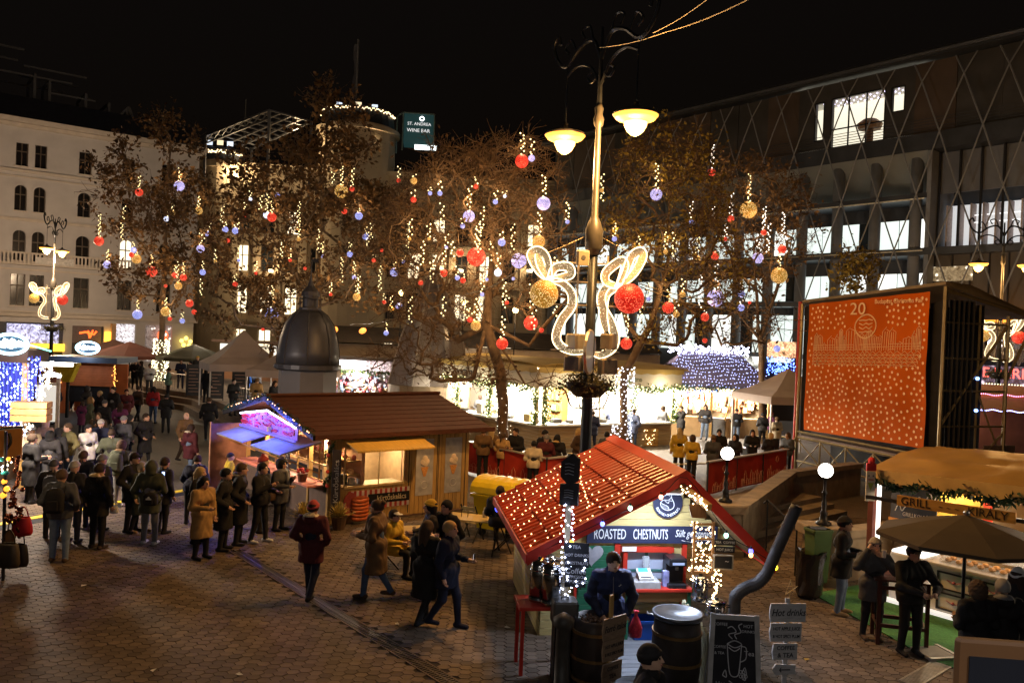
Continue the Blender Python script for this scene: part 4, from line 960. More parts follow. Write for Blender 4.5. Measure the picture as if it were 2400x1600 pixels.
b.prism([(cx - .18,-.13, cz - .1),(cx, -.13, cz - .75),(cx + .2,-.13, cz - .1)], (0,.03,0)); b.out('cone', M((.62,.42,.2),.7), pst)
b = B()
for k in range(6): b.tube([(cx + .2 * math.cos(a),-.15 + .05 * math.sin(a), cz - .05 + k * .09 + .03 * math.sin(a)) for a in (2 * math.pi * i / 14 for i in range(14))], .055,6, closed=True)
b.out('cake_roll', M((.5,.11,.03),.4,.3,12), pst, smooth=True)
b = B(); b.disc((cx - .25,-.12, cz + .3),.2,16, 'y', .02,.3); b.out('apple', M((.45,.08,.06),.5), pst)
for ua, ub, va, vb in ((976,1010,1026,1178),(1044,1076,1018,1172)):
    x0, z1 = W2_(ua, va); x1, z0 = W2_(ub, vb); z1 = 2.02; z0 = .52
    p_ = thing('cone_poster', 'tall grey ice cream cone poster on the %s door of the cake hut' % ('left' if ua < 1000 else 'right'), 'poster', O2, PS2.rz)
    b = B(); b.box(x0, x1,-.04,-.032, z0, z1); b.out('sheet', M((.38,.36,.36),.6), p_)
    xc = (x0 + x1) / 2; b = B(); b.prism([(xc - .12,-.05, z1 - .75),(xc - .03,-.05, z0 + .5),(xc + .03,-.05, z0 + .5),(xc + .12,-.05, z1 - .75)], (0,.008,0)); b.out('cone', M((.62,.28,.08),.7,.3,30), p_)
    b = B()
    for dx, dz in ((-.06,0),(.06,.02),(0,.1),(.02,-.04)): b.sph((xc + dx, -.05, z1 - .62 + dz),.085,8,6, sy=.2)
    b.out('ice_cream', M((.7,.55,.4),.6), p_)
    b = B(); b.tube([(xc + .1 * math.cos(a),-.045, z0 + .28 + .1 * math.sin(a)) for a in (2 * math.pi * i / 16 for i in range(16))], .008,4, closed=True); b.out('emblem', M((.7,.68,.66),.6), p_)
    b = B()
    for z in (EV - .1,): b.box(x0 - .22, x0 - .2,-.036,-.031,.1, z); b.box(x1 + .12, x1 + .14,-.036,-.031,.1, z)
    b.out('door_joint', m_dark, p_)
vs_ = thing('vertical_sign', 'tall narrow dark sign with white lettering at the corner of the cake hut', 'sign', O2 + Vector((.06,-.12,0)), PS2.rz - .5)
b = B(); b.bbox(.0,.22,-.03,.0,.25,1.9,.01); b.out('board', M((.07,.06,.06),.5), vs_)
text('Kürtőskalács', vs_, (.115,-.035,1.12),.17, m_white, (math.pi / 2,-math.pi / 2,0), sx=1.2)
gd = thing('fir_garland', 'fir garland with red flowers wound round the corner post of the cake hut', 'garland', O2, PS2.rz)
b = B(); rr = random.Random(3)
for i in range(500):
    z = rr.uniform(.7,2.15); a = z * 9 + rr.gauss(0,.5); c = Vector((-.02 + .11 * math.cos(a),.05 + .11 * math.sin(a), z)); card(b, rr, c, .05,.016)
b.out('needles', M((.03,.08,.02),.7,.3,9), gd, kind='stuff')
b = B()
for z in (1.0,1.35,1.75,2.05): b.sph((-.1,-.05, z),.05,8,6)
b.out('flower', M((.7,.08,.04),.5), gd)
for lx, ly, lb in ((-.7,-.05, 'dry straw plant pot left of the cake hut corner'),(.05,-.45, 'dry straw plant pot right of the cake hut corner')):
    p_ = O2 + A2 * lx + Vector((-.618,.786,0)) * ly; t = thing('straw_plant', lb, 'plant', p_, 0, 'dry straw plants at the cake hut')
    b = B(); b.lathe([(.14,0),(.2,.3),(.21,.32),(.18,.32)], n=12); b.out('pot', M((.12,.07,.04),.8), t)
    b = B(); rr = random.Random(int(lx * 10))
    for i in range(260):
        a = rr.uniform(0,6.28); e_ = rr.uniform(.2,1.5); L_ = rr.uniform(.2,.42); d = Vector((math.cos(a) * math.cos(e_), math.sin(a) * math.cos(e_), math.sin(e_))); q = Vector((0,0,.3)); s_ = Vector((-d.y, d.x, 0)).normalized() * .012 if abs(d.z) < .99 else Vector((.012,0,0))
        b.poly([q - s_, q + s_, q + d * L_ + s_ * .6 + Vector((0,0,-.1 * L_)), q + d * L_ - s_ * .6 + Vector((0,0,-.1 * L_))])
    b.out('straw', M((.50,.38,.10),.8,.3,9, island=.3), t, kind='stuff')
sp2 = O2 + Vector((-.618,.786,0)) * 5.6
sw_ = thing('partition_panel', 'reddish mottled partition panel at the far end of the cake hut', 'panel', sp2, PS2.rz); b = B(); b.box(-1.1,0,-.05,.0,.05,1.95); b.out('board', M((.33,.15,.08),.7,.5,3), sw_)
b = B(); b.box(-1.13,-1.1,-.07,.02,0,2.0); b.out('edge', M((.4,.2,.12),.6), sw_)
ms = thing('menu_strip', 'vertical dark menu strip with white drawings between the blue awnings', 'sign', O2, PS2.rz)
b = B(); b.box(-.07,-.05,2.35,2.62,.95,1.95); b.out('board', M((.06,.055,.07),.6), ms)
b = B()
for k in range(6): b.tube(smooth_path([(-.08,2.42,1.1 + k * .14),(-.08,2.5,1.17 + k * .14),(-.08,2.56,1.08 + k * .14)], 4),.014,4)
b.out('chalk_marks', m_white, ms)
pb = thing('flower_basket', 'wicker basket of red flowers on the pink counter of the cake hut', 'basket', O2 + A2 * -.4 + Vector((-.618,.786,0)) * .75 + Vector((0,0,1.0)),0)
b = B(); b.lathe([(.1,0),(.14,.2),(.12,.2)], n=10); b.out('basket', M((.2,.09,.05),.7), pb); b = B()
for i in range(14): b.sph((rnd.gauss(0,.07), rnd.gauss(0,.07),.24 + rnd.random() * .06),.04,6,4)
b.out('flowers', M((.6,.05,.04),.5), pb)

# ============================================================ grill stall on the right
P0 = Vector((7.27,16.4,0)); PS3 = Plane(P0,(.612,-.79)); W3 = lambda u, v, bk=0: PS3.at(u, v, bk)
gl = thing('grill_stall', 'grill stall with tan tarpaulin roof and bright white serving counters', 'market stall', P0, PS3.rz)
m_tarp = M((.34,.205,.065),.4,.3,1.2,.7, spec=.5)
b = B(); nx, ny = 40,16; rr = random.Random(4); LT = 6.2
from mathutils import noise as mn
for j in range(ny + 1):
    for i in range(nx + 1):
        x = -.05 + LT * i / nx; y = -.12 + 2.9 * j / ny; z = 2.52 + .04 * x + .32 * math.sin(math.pi * j / ny * .62) + .05 * mn.noise((x * 1.5, y * 2.2,1)) + .025 * mn.noise((x * 5, y * 3,4)); b.v.append((x, y, z))
for j in range(ny):
    for i in range(nx): a_ = j * (nx + 1) + i; b.f.append((a_, a_ + 1, a_ + nx + 2, a_ + nx + 1)); b.mi.append(0); b.sm.append(True)
b.out('tarpaulin', m_tarp, gl, smooth=True)
b = B(); nv = 96
for i in range(nv):                                                # scalloped valance
    x0, x1 = -.05 + LT * i / nv, -.05 + LT * (i + 1) / nv; z0, z1 = 2.52 + .04 * x0,2.52 + .04 * x1
    f_ = lambda x: .20 + .07 * abs(math.sin(x * math.pi / .42))
    b.poly([(x0,-.13, z0 + .01),(x1,-.13, z1 + .01),(x1,-.135, z1 - f_(x1)),(x0,-.135, z0 - f_(x0))])
b.out('valance', M((.50,.33,.12),.7,.2,3), gl)
b = B(); rr = random.Random(8)
for i in range(1500):
    x = rr.uniform(.0, LT - .3); c = Vector((x, -.09 + rr.gauss(0,.05),2.27 + .04 * x + .05 * math.sin(x * 7.5) + rr.gauss(0,.05))); card(b, rr, c, .09,.03)
b.out('fir_garland', M((.015,.04,.02),.8,.3,9), gl, kind='stuff')
for x, y, m_, w_ in ((0,0, M((.16,.05,.035),.6),.11),(.14,0, E((1,.93,.85),2.2),.06),(0,2.6, m_wood2,.1),(5.6,0, m_wood2,.1),(5.6,2.6, m_wood2,.1)):
    b = B(); b.box(x - w_ / 2, x + w_ / 2, y - w_ / 2, y + w_ / 2,0,2.5); b.out('post', m_, gl)
b = B(); b.box(-.1,6,2.5,2.56,.0,2.5); b.out('back_wall', M((.62,.45,.25),.7,.2,1), gl)
b = B(); b.box(.35,1.55,1.2,1.24,1.45,2.4); b.out('yellow_curtain', M((.62,.36,.05),.7,.25,3), gl)
for q in ((1.62,1.78),(2.35,3.2)): b = B(); b.box(*q, 1.1,1.14,1.4,2.3); b.out('red_cloth', M((.6,.05,.02),.7,.3,8), gl)
b = B(); b.box(3.3,4.6,1.15,1.2,1.0,2.35); b.out('pale_cloth', M((.8,.6,.38),.7), gl)
for k, (x, y, z, pw) in enumerate(((1.0,.9,2.3,70),(2.6,.8,2.3,130),(4.4,.7,2.35,190))):
    lamp((x, y, z), pw, (1,.80,.55),.12, gl); b = B(); b.tube([(x - .4, y, z + .06),(x + .4, y, z + .06)], .035,6); b.out('light_tube', E((1,.95,.88),12), gl)
# counters
b = B(); b.bbox(.35,1.0,.1,.85,.0,.95,.03); b.out('freezer', M((.62,.6,.58),.4,.1,2), gl)
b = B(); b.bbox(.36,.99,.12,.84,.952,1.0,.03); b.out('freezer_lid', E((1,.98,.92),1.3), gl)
b = B(); b.box(1.15,5.4,.05,.7,.08,.9); b.out('counter_body', M((.62,.55,.44),.6,.1,3), gl)
b = B(); b.bbox(1.1,5.4,-.05,.75,.91,.97,.02); b.out('counter_top', M((.55,.55,.56),.25,.1,3, metal=.5), gl)
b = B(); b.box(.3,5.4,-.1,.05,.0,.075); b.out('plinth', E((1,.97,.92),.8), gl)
for i in range(5):
    for j in range(2):
        x0 = 1.3 + i * .72; z0 = .12 + j * .38; b = B(); 
        for q in ((x0, x0 + .62, z0, z0 + .03),(x0, x0 + .62, z0 + .3, z0 + .33),(x0, x0 + .03, z0 + .03, z0 + .3),(x0 + .59, x0 + .62, z0 + .03, z0 + .3)): b.box(q[0], q[1], .025,.048, q[2], q[3])
        f = b.out('drawer_front', M((.03,.025,.025),.5), gl); k_ = B(); k_.sph((x0 + .31,.03, z0 + .16),.03,8,6); k_.tube([(x0 + .18,.035, z0 + .19),(x0 + .31,.035, z0 + .14),(x0 + .44,.035, z0 + .19)], .008,4); k_.out('knob', M((.35,.08,.08),.5), f)
b = B(); b.box(1.3,5.2,.1,.65,.97,1.2); b.out('glass_case', CLEAR(.25), gl)
b = B()
for i in range(40): b.sph((1.4 + (i % 20) * .19,.25 + .2 * (i // 20),1.02),.07,6,4, sz=.6)
b.out('food', M((.5,.22,.06),.5,.5,9), gl, kind='stuff')
# chalk board, santa board, beam sign
bdg = thing('chalk_board', 'dark chalk menu board with orange frame at the left end of the grill stall', 'sign', P0, PS3.rz)
b = B(); b.box(.15,1.05,.45,.48,1.55,2.25); b.out('board', M((.06,.06,.065),.7,.2,4), bdg)
b = B(); b.box(.12,1.08,.44,.49,2.252,2.32); b.box(.12,1.08,.44,.49,1.48,1.548); b.out('frame', M((.6,.25,.06),.6), bdg)
b = B()
for k in range(4): b.tube(smooth_path([(.25 + k * .2,.44,1.7 + .1 * k),(.32 + k * .2,.44,1.85 + .1 * k),(.38 + k * .2,.44,1.72 + .1 * k),(.44 + k * .2,.44,1.8 + .1 * k)], 4),.01,4)
b.out('chalk_marks', M((.75,.7,.65),.7), bdg); text('GRILLKOLBÁSZ', bdg, (.7,.44,1.66),.11, M((.7,.6,.5),.7), sx=.8)
sb_ = thing('santa_board', 'small white board with a painted face and red hat on the grill stall post', 'decoration', P0 + Vector((-.14,-.2,0)),-.1)
b = B(); b.bbox(-.09,.09,-.03,0,1.92,2.5,.01); b.out('board', M((.7,.62,.5),.6), sb_); b = B(); b.bbox(-.095,.095,-.04,.0,2.51,2.66,.01); b.sph((0,-.02,2.71),.07,8,6); b.out('hat', M((.6,.03,.03),.6), sb_)
b = B(); b.box(-.05,-.03,-.034,-.03,2.4,2.43); b.box(.03,.05,-.034,-.03,2.4,2.43); b.out('eyes', m_dark, sb_); b = B(); b.box(-.05,.05,-.034,-.03,2.33,2.35); b.out('mouth', M((.6,.1,.05),.6), sb_); b = B(); b.prism([(-.06,-.035,2.28),(.06,-.035,2.28),(.0,-.035,2.12)], (0,.004,0)); b.out('scarf', M((.4,.42,.08),.6), sb_)
be = thing('beam_sign', 'wooden plank sign lettered GRILL KIRALY on a dark beam before the grill stall', 'sign', P0, PS3.rz)
bp0, bp1 = P(2030,1163,16.2), P(2400,1221,14.2); loc_ = lambda p: (Matrix.Rotation(-PS3.rz, 3, 'Z') @ (p - P0))
q0, q1 = loc_(bp0), loc_(bp1); b = B(); b.beam(q0, q0 + (q1 - q0) * 1.4,.06,.07); b.out('beam', m_dark, be)
s0_, s1_ = q0.lerp(q1,.225), q0.lerp(q1,.96); ang = math.atan2(s1_.z - s0_.z, math.hypot(s1_.x - s0_.x, s1_.y - s0_.y)); sd = (s1_ - s0_).normalized()
b = B(); o_ = Vector((0,-.04,.035)); b.beam(s0_ + o_, s1_ + o_, .03,.2); b.out('plank', M((.42,.22,.05),.6,.25,3, streak=(1,8,8)), be)
hz_ = math.atan2(s1_.y - s0_.y, s1_.x - s0_.x); tr = (Matrix.Rotation(hz_, 4, 'Z') @ Matrix.Rotation(-ang, 4, 'Y') @ Matrix.Rotation(math.pi / 2,4, 'X')).to_euler()
m_burn = M((.03,.015,.01),.8)
fn = Vector((sd.y, -sd.x, 0)).normalized() * .02
text('GRILL', be, s0_.lerp(s1_, .17) + o_ + fn, .21, m_burn, tr, sx=1.); text('~  ~  ~', be, s0_.lerp(s1_, .46) + o_ + fn, .12, m_burn, tr); text('KIRÁLY', be, s0_.lerp(s1_, .78) + o_ + fn, .2, m_burn, tr, sx=1.)

# ============================================================ stage with the printed banner
stg = thing('stage', 'open scaffold stage with black drapes and orange printed screen', 'stage', (0,0,0))
sA, sB = P(1888,1060,31.2), P(2172,1060,25.8); sA.z = sB.z = 0; sd_ = (sB - sA).normalized(); sn = Vector((-sd_.y, sd_.x, 0))   # sn points away to the right
zA, zB = 6.47,6.75
m_tube = M((.30,.23,.12),.4,.2,6, metal=.5); m_drape = M((.02,.018,.02),.85,.3,3,.3); m_ply = M((.15,.10,.085),.7,.3,1.5)
depth_ = 2.6
corners = [sA - sd_ * .55, sB + sd_ * .45]; back_ = [corners[0] + sn * depth_, corners[1] + sn * depth_]
for c_, zt in ((corners[0], 6.5),(corners[1], 6.9),(back_[0], 6.1),(back_[1], 6.1)):
    b = B(); b.tube([c_, c_ + Vector((0,0, zt))], .06,6); b.out('upright', m_tube, stg)
b = B(); b.tube([corners[0] - sd_ * .12, corners[0] - sd_ * .12 + Vector((0,0,6.6))], .07,6); b.out('red_post', M((.5,.04,.03),.5), stg)
b = B(); 
for f0, f1 in ((0,.1),(.9,1)):
    p0, p1 = corners[0].lerp(corners[1], f0) + sn * .12, corners[0].lerp(corners[1], f1) + sn * .12; b.poly([p0 + Vector((0,0,1.6)), p1 + Vector((0,0,1.6)), p1 + Vector((0,0,6.5)), p0 + Vector((0,0,6.4))])
p0, p1 = corners[0] + sn * 1.6, corners[1] + sn * 1.6; b.poly([p0, p1, p1 + Vector((0,0,6.4)), p0 + Vector((0,0,6.2))])
for k in range(10):
    q0_, q1_ = corners[1] + sn * (.15 + k * .1), corners[1] + sn * (.25 + k * .1); o2 = sd_ * (.06 * (-1) ** k); b.poly([q0_ + o2 + Vector((0,0,1.9)), q1_ - o2 + Vector((0,0,1.9)), q1_ - o2 + Vector((0,0,6.5)), q0_ + o2 + Vector((0,0,6.5))])
b.out('black_drape', m_drape, stg)
b = B(); b.prism([corners[0] + Vector((0,0,1.35)), corners[1] + Vector((0,0,1.35)), back_[1] + Vector((0,0,1.35)), back_[0] + Vector((0,0,1.35))], (0,0,.15)); b.out('stage_floor', m_ply, stg)
b = B(); q_ = corners[1] + sn * .9; b.beam(q_ + Vector((0,0,1.0)) + sn * .9, q_ + Vector((0,0,1.0)) + sn * 2.2,.05,2.0); b.out('side_board', m_ply, stg)
b = B(); b.prism([corners[0] + Vector((0,0,6.55)), corners[1] + Vector((0,0,6.95)), corners[1] + sn * 1.0 + Vector((0,0,6.9)), back_[1] + sn * 1.2 + Vector((0,0,6.05)), back_[0] + sn * 1.0 + Vector((0,0,6.0))], (0,0,.1)); b.out('roof', M((.20,.15,.09),.6,.3,2), stg)
def bar(p, q, r=.035, nm='scaffold_bar', m_=None): b = B(); b.tube([p, q], r, 5); b.out(nm, m_ or m_tube, stg)
Z = lambda p, z: Vector((p.x, p.y, z))
for z in (1.55,2.6,3.7,4.7,5.8): bar(Z(corners[1], z), Z(back_[1], z))
m1 = corners[1].lerp(back_[1], .55)
bar(Z(m1,0), Z(m1,6.4)); bar(Z(corners[1], 2.6), Z(back_[1], 5.8),.05); bar(Z(corners[1], .2), Z(back_[1], 2.4)); bar(Z(m1,3.7), Z(back_[1], 1.5),.03)
bar(Z(back_[1], 4.0), Z(back_[1] + sn * 1.1,6.0),.05); bar(Z(corners[1], 6.8), Z(back_[1] + sn * 1.1,6.1),.06)
for z in (3.1,4.1): b = B(); b.sph(Z(m1, z),.06,8,6); b.out('blue_lamp', E((.2,.35,1),6), stg)
for f in np.linspace(0,1,6): bar(Z(corners[0].lerp(corners[1], f),0), Z(corners[0].lerp(corners[1], f),1.4))
for i in range(5): bar(Z(corners[0].lerp(corners[1], i / 5),.1), Z(corners[0].lerp(corners[1], (i + 1) / 5),1.35),.025); bar(Z(corners[0].lerp(corners[1], i / 5),1.35), Z(corners[0].lerp(corners[1], (i + 1) / 5),.5),.025)
for z in (.5,1.4,1.62): bar(Z(corners[0], z), Z(corners[1], z),.04)
bar(Z(corners[1], 1.3), Z(corners[1] + Vector((1.6,-2.2,0)),.1),.04); bar(Z(corners[1], 1.1), Z(corners[1] + Vector((1.2,-.4,0)),1.0),.04); bar(Z(corners[0], 1.45), Z(corners[0] + sn * -.9,.0),.04)
# banner: a rippled cloth, dots, emblem, town drawing
bn = thing('stage_banner', 'large orange banner with white dots and a town drawing hung on the stage', 'banner', sA, math.atan2(sd_.y, sd_.x))
LBn = (sB - sA).length; z0f = lambda x: 1.75 + .1 * x / LBn; z1f = lambda x: zA + (zB - zA) * x / LBn
def bpt(fx, fz, dy=0.):
    x = fx * LBn; z = z0f(x) + fz * (z1f(x) - z0f(x)); y = .045 * math.sin(x * 5.2) * (.3 + fz * .7) + .07 * mn.noise((x * .8 + fz, fz * 3,2)) - .12; return Vector((x, y + dy, z))
b = B(); NX, NZ = 48,30
for j in range(NZ + 1):
    for i in range(NX + 1): b.v.append(tuple(bpt(i / NX, j / NZ)))
for j in range(NZ):
    for i in range(NX): a_ = j * (NX + 1) + i; b.f.append((a_, a_ + 1, a_ + NX + 2, a_ + NX + 1)); b.mi.append(0); b.sm.append(True)
b.out('cloth', M((.54,.10,.006),.8,.2,.5, spec=.08), bn, smooth=True)
m_prt = M((.88,.60,.34),.7,.05); rr = random.Random(6); b = B(); dots = []
while len(dots) < 330:
    fx, fz = rr.uniform(.02,.98), rr.uniform(.02,.97)
    if .52 < fz < .80 and .04 < fx < .94: continue
    if fz > .78 and .36 < fx < .68: continue
    if any((fx - a) ** 2 + (fz - c) ** 2 < .0013 for a, c in dots): continue
    if fz > .55 and rr.random() < .45: continue
    dots.append((fx, fz)); c = bpt(fx, fz, -.012); r = .048; b.poly([c + Vector((r * math.cos(t),0, r * math.sin(t))) for t in (2 * math.pi * k / 8 for k in range(8))])
b.out('printed_dots', m_prt, bn, kind='stuff')
b = B(); cx, cz = .52,.80
b.tube([bpt(cx + .09 * math.cos(t), cz + .085 * math.sin(t),-.015) for t in (2 * math.pi * k / 24 for k in range(24))], .025,4, closed=True)
for k in range(4): b.tube([bpt(cx - .06 + .03 * i, cz + .045 - k * .028 + .008 * math.sin(i * 3 + k),-.015) for i in range(5)], .02,4)
b.out('printed_emblem', m_prt, bn)
c = bpt(.46,.925,-.10); text('20', bn, c, .60, m_prt, sx=1.3, ext=.002); c = bpt(.80,.955,-.10); text('Budapest Christmas Fair', bn, c, .22, m_prt, sx=.95, ext=.002)
b = B(); rr = random.Random(21); x = .06
def sk(fx0, fz0, fx1, fz1): b.tube([bpt(fx0, fz0,-.014), bpt(fx1, fz1,-.014)], .011,3, cap=False)
while x < .92:                                            # skyline of fine lines over rows of stalls
    w_ = rr.uniform(.03,.06); h_ = .69 + rr.uniform(-.02,.05) + (.04 if .25 < x < .75 else -.01); 
    if x < .12 or x > .82: h_ += .04
    sk(x, .62, x, h_); sk(x, h_, x + w_ / 2, h_ + rr.uniform(.0,.035)); sk(x + w_ / 2, h_ + .015, x + w_, h_); sk(x + w_, h_, x + w_, .62)
    for k in range(3):
        if rr.random() < .8: sk(x + .005,.635 + k * .018, x + w_ - .005,.635 + k * .018)
    for k in range(2): sk(x + w_ * (k + 1) / 3,.63, x + w_ * (k + 1) / 3, h_)
    x += w_
for k in range(4):
    x = .06
    while x < .9:
        w_ = rr.uniform(.03,.06); z_ = .53 + k * .024; sk(x, z_, x + w_ * .5, z_ + .02); sk(x + w_ * .5, z_ + .02, x + w_, z_); sk(x, z_, x, z_ - .015); sk(x + w_, z_, x + w_, z_ - .015); sk(x, z_ - .004, x + w_, z_ - .004); x += w_
b.out('printed_town', m_prt, bn, kind='stuff')

# ============================================================ red banner fences, yellow container
m_redc = M((.42,.035,.02),.7,.25,2.); m_redp2 = M((.62,.30,.20),.8,.3,9)
def banner_fence(pts, label, emb=True):
    t = thing('banner_fence', label, 'fence', (pts[0].x, pts[0].y, 0)); o = Vector((pts[0].x, pts[0].y, 0))
    for i in range(len(pts) - 1):
        p, q = Z(pts[i], 0) - o, Z(pts[i + 1], 0) - o; n_ = max(1, round((q - p).length / 1.9)); d = (q - p).normalized(); nn = Vector((d.y, -d.x, 0)) * .03
        for k in range(n_):
            a_, c_ = p.lerp(q, k / n_), p.lerp(q, (k + 1) / n_); b = B(); m_ = 10
            for s_ in range(m_):
                f0, f1 = s_ / m_, (s_ + 1) / m_; w0, w1 = .025 * math.sin(f0 * 9 + k),.025 * math.sin(f1 * 9 + k); nh = nn.normalized(); A1, A2_ = a_.lerp(c_, f0) + nh * w0, a_.lerp(c_, f1) + nh * w1; b.poly([A1 + Vector((0,0,.06)), A2_ + Vector((0,0,.06)), A2_ + Vector((0,0,1.08)), A1 + Vector((0,0,1.08))])
            pnl = b.out('banner_panel', m_redc, t); e_ = B(); rr = random.Random(k + 3); oo = nn * 2.2
            x = .12
            while x < .88:
                h_ = rr.uniform(.25,.52); w_ = rr.uniform(.04,.09); pA1, pB1 = a_.lerp(c_, x) + oo, a_.lerp(c_, x + w_) + oo
                e_.tube([pA1 + Vector((0,0,.12)), pA1 + Vector((0,0, h_)), pA1.lerp(pB1,.5) + Vector((0,0, h_ + rr.uniform(0,.15))), pB1 + Vector((0,0, h_ - .03)), pB1 + Vector((0,0,.12))], .008,3, cap=False)
                for g in range(3): e_.tube([pA1 + Vector((0,0,.15 + g * .07)), pB1 + Vector((0,0,.15 + g * .07))], .006,3, cap=False)
                x += w_ + .01
            if k % 2 == 0: cc = a_.lerp(c_, .5) + oo + Vector((0,0,.82)); e_.tube([cc + d * (.1 * math.cos(v)) + Vector((0,0,.1 * math.sin(v))) for v in (2 * math.pi * g / 12 for g in range(12))], .008,3, closed=True)
            e_.out('printed_town', m_redp2, pnl); b = B(); b.tube([a_, a_ + Vector((0,0,1.12))], .03,5); b.out('post', m_pd, t)
        b = B(); b.beam(p + Vector((0,0,1.1)), q + Vector((0,0,1.1)),.14,.04); b.out('top_rail', M((.40,.36,.34),.4,.2,3), t)
    return t
banner_fence([G(1097,1034,1.1), G(1282,1074,1.1), G(1352,1066,1.1), Vector((3.6,27.6,0))], 'red printed banner fence behind the yellow container')
banner_fence([G(1660,1082,1.1), G(1846,1052,1.1)], 'red printed banner fence behind the left globe lamp')
yc = G(1190,1130,1.3); yct = thing('yellow_container', 'yellow recycling container with curved ribbed lid between the two huts', 'container', (yc.x, yc.y, 0),.42 - .9)
m_yel = M((.72,.50,.015),.4,.12,3)
b = B(); b.prism([(-.62,-.45,.25),(-.7,-.5,1.05),(-.7,.5,1.05),(-.62,.45,.25)], (0,0,0.0001)) if 0 else b.add([(-.58,-.42,.2),(.58,-.42,.2),(.58,.42,.2),(-.58,.42,.2),(-.68,-.5,1.04),(.68,-.5,1.04),(.68,.5,1.04),(-.68,.5,1.04)], [(0,3,2,1),(4,5,6,7),(0,1,5,4),(1,2,6,5),(2,3,7,6),(3,0,4,7)]); b.out('body', m_yel, yct)
b = B(); n_ = 10; xs = [-.74 + 1.48 * i / 28 for i in range(29)]
for i, x in enumerate(xs):
    up = .015 if (i % 4) in (1,2) else 0
    for k in range(n_ + 1): a_ = math.pi * k / n_; b.v.append((x, -.54 * math.cos(a_),1.06 + (.36 + up) * math.sin(a_) ** .8))
for i in range(28):
    for k in range(n_): q = i * (n_ + 1) + k; b.f.append((q, q + 1, q + n_ + 2, q + n_ + 1)); b.mi.append(0); b.sm.append(False)
b.f += [tuple(range(n_ + 1)), tuple(28 * (n_ + 1) + k for k in range(n_, -1,-1))]; b.mi += [0,0]; b.sm += [False, False]
b.out('lid', m_yel, yct); b = B(); b.bbox(-.72,.72,-.56,-.5,.96,1.03,.01); b.out('rim', m_yel, yct)
b = B()
for x in (-.5,.5):
    for y in (-.3,.3): b.tube([(x, y - .03,.1),(x, y + .03,.1)], .1,10)
b.out('wheels', m_dark, yct)
# ============================================================ left stall with blue light curtain
lc = thing('curtain_stall', 'dark stall with a hanging curtain of blue lights at the left edge', 'market stall', (0,0,0))
YC = 24.0; c0, c1 = P(-60,830, YC), P(118,842, YC)
b = B(); b.box(-19.5,-14.7, YC + .3, YC + 1.2,0,2.4); b.out('body', M((.10,.06,.035),.7,.3,2), lc)
b = B(); b.prism([(-19.8, YC - .9,3.55),(-13.5, YC - .9,3.55),(-14.2, YC + 1.4,3.55),(-19.8, YC + 1.4,3.55)], (0,0,.35)); b.out('roof', M((.05,.03,.025),.6,.3,2), lc)
for x in (-16.5,-13.7):
    b = B(); b.box(x - .06, x + .06, YC - .7, YC - .58,0,3.54); b.out('post', m_wood2, lc)
def curtain(name, label, poly, n, mats, r, Y, cols=None, seed=1):
    t = thing(name, label, 'light curtain', (0,0,0)); rr = random.Random(seed)
    def inside(u, v):
        c = False
        for i in range(len(poly)):
            (x1, y1),(x2, y2) = poly[i - 1], poly[i]
            if (y1 > v) != (y2 > v) and u < (x2 - x1) * (v - y1) / (y2 - y1) + x1: c = not c
        return c
    us, vs = [p[0] for p in poly], [p[1] for p in poly]; out = []
    while len(out) < n:
        u, v = rr.uniform(min(us), max(us)), rr.uniform(min(vs), max(vs))
        if cols: u = min(us) + round((u - min(us)) / cols) * cols + rr.gauss(0,1.2)
        if inside(u, v): out.append(P(u, v, Y + rr.gauss(0,.12)))
    k = len(mats)
    for i, m_ in enumerate(mats): bulbs(out[i::k], r, m_, 'bulbs', t)
    return t
ct_ = curtain('light_curtain', 'dense curtain of blue and white lights hanging at the left edge', [(-60,832),(104,838),(100,900),(70,960),(62,1010),(0,1075),(-60,1100)], 760, [E((.35,.45,1),4), E((.12,.2,1),3.2), E((.7,.8,1),5)], .028, YC - .75,8.5,3)
b = B()
for k in range(17): p0, p1 = P(-58 + k * 9.5,834, YC - .7), P(-58 + k * 9.5,1050 - max(0, k - 6) * 14, YC - .7); b.tube([p0, p1], .008,3)
b.out('strings', E((.05,.06,.9),.9), ct_)
b = B(); q = [P(-58,836, YC - .5), P(96,840, YC - .5), P(62,985, YC - .5), P(-58,1080, YC - .5)]; b.poly(q); b.out('net_cloth', M((.02,.03,.22),.8,.5,3), ct_)
curtain('light_curtain', 'warm white lights edging the blue curtain of the left stall', [(112,842),(128,846),(122,900),(104,930),(92,970),(70,1010),(30,1080),(8,1115),(0,1100),(60,1005),(88,935),(98,880)], 190, [E((1,.85,.55),7), E((1,.95,.8),9)], .030, YC - .85, None, 5)
def oval_sign(name, label, u, v, Y, w_, h_, seed):
    c = P(u, v, Y); t = thing(name, label, 'sign', c, 0)
    b = B(); b.disc((0,0,0), w_, 28, 'y', .12, h_); b.out('panel', M((.02,.05,.09),.5), t)
    b = B(); b.tube([(w_ * math.cos(a),-.03, h_ * math.sin(a)) for a in (2 * math.pi * i / 32 for i in range(32))], .05,5, closed=True); b.out('neon_rim', E((.5,.85,1),4.), t)
    b = B(); rr = random.Random(seed); x = -w_ * .72
    while x < w_ * .68:
        hh_ = h_ * rr.uniform(.2,.5) * (1 - (x / w_) ** 2); b.tube(smooth_path([(x, -.06,-hh_),(x + .05,-.06, hh_),(x + .12,-.06,-hh_ * .3),(x + .2,-.06, hh_ * .3)], 4),.065,5); x += .2
    b.out('neon_script', E((.85,.95,1),5.), t); return t
oval_sign('oval_sign', 'glowing oval neon script sign on the roof of the blue light stall', 24,806, YC - .95,.50,.27,1)
b = B(); p = P(45,820, YC - .8); b.tube([P(66,807, YC - .9), P(120,823, YC - .9)], .02,4); b.out('green_tube', E((.2,1,.7),2.5), lc)
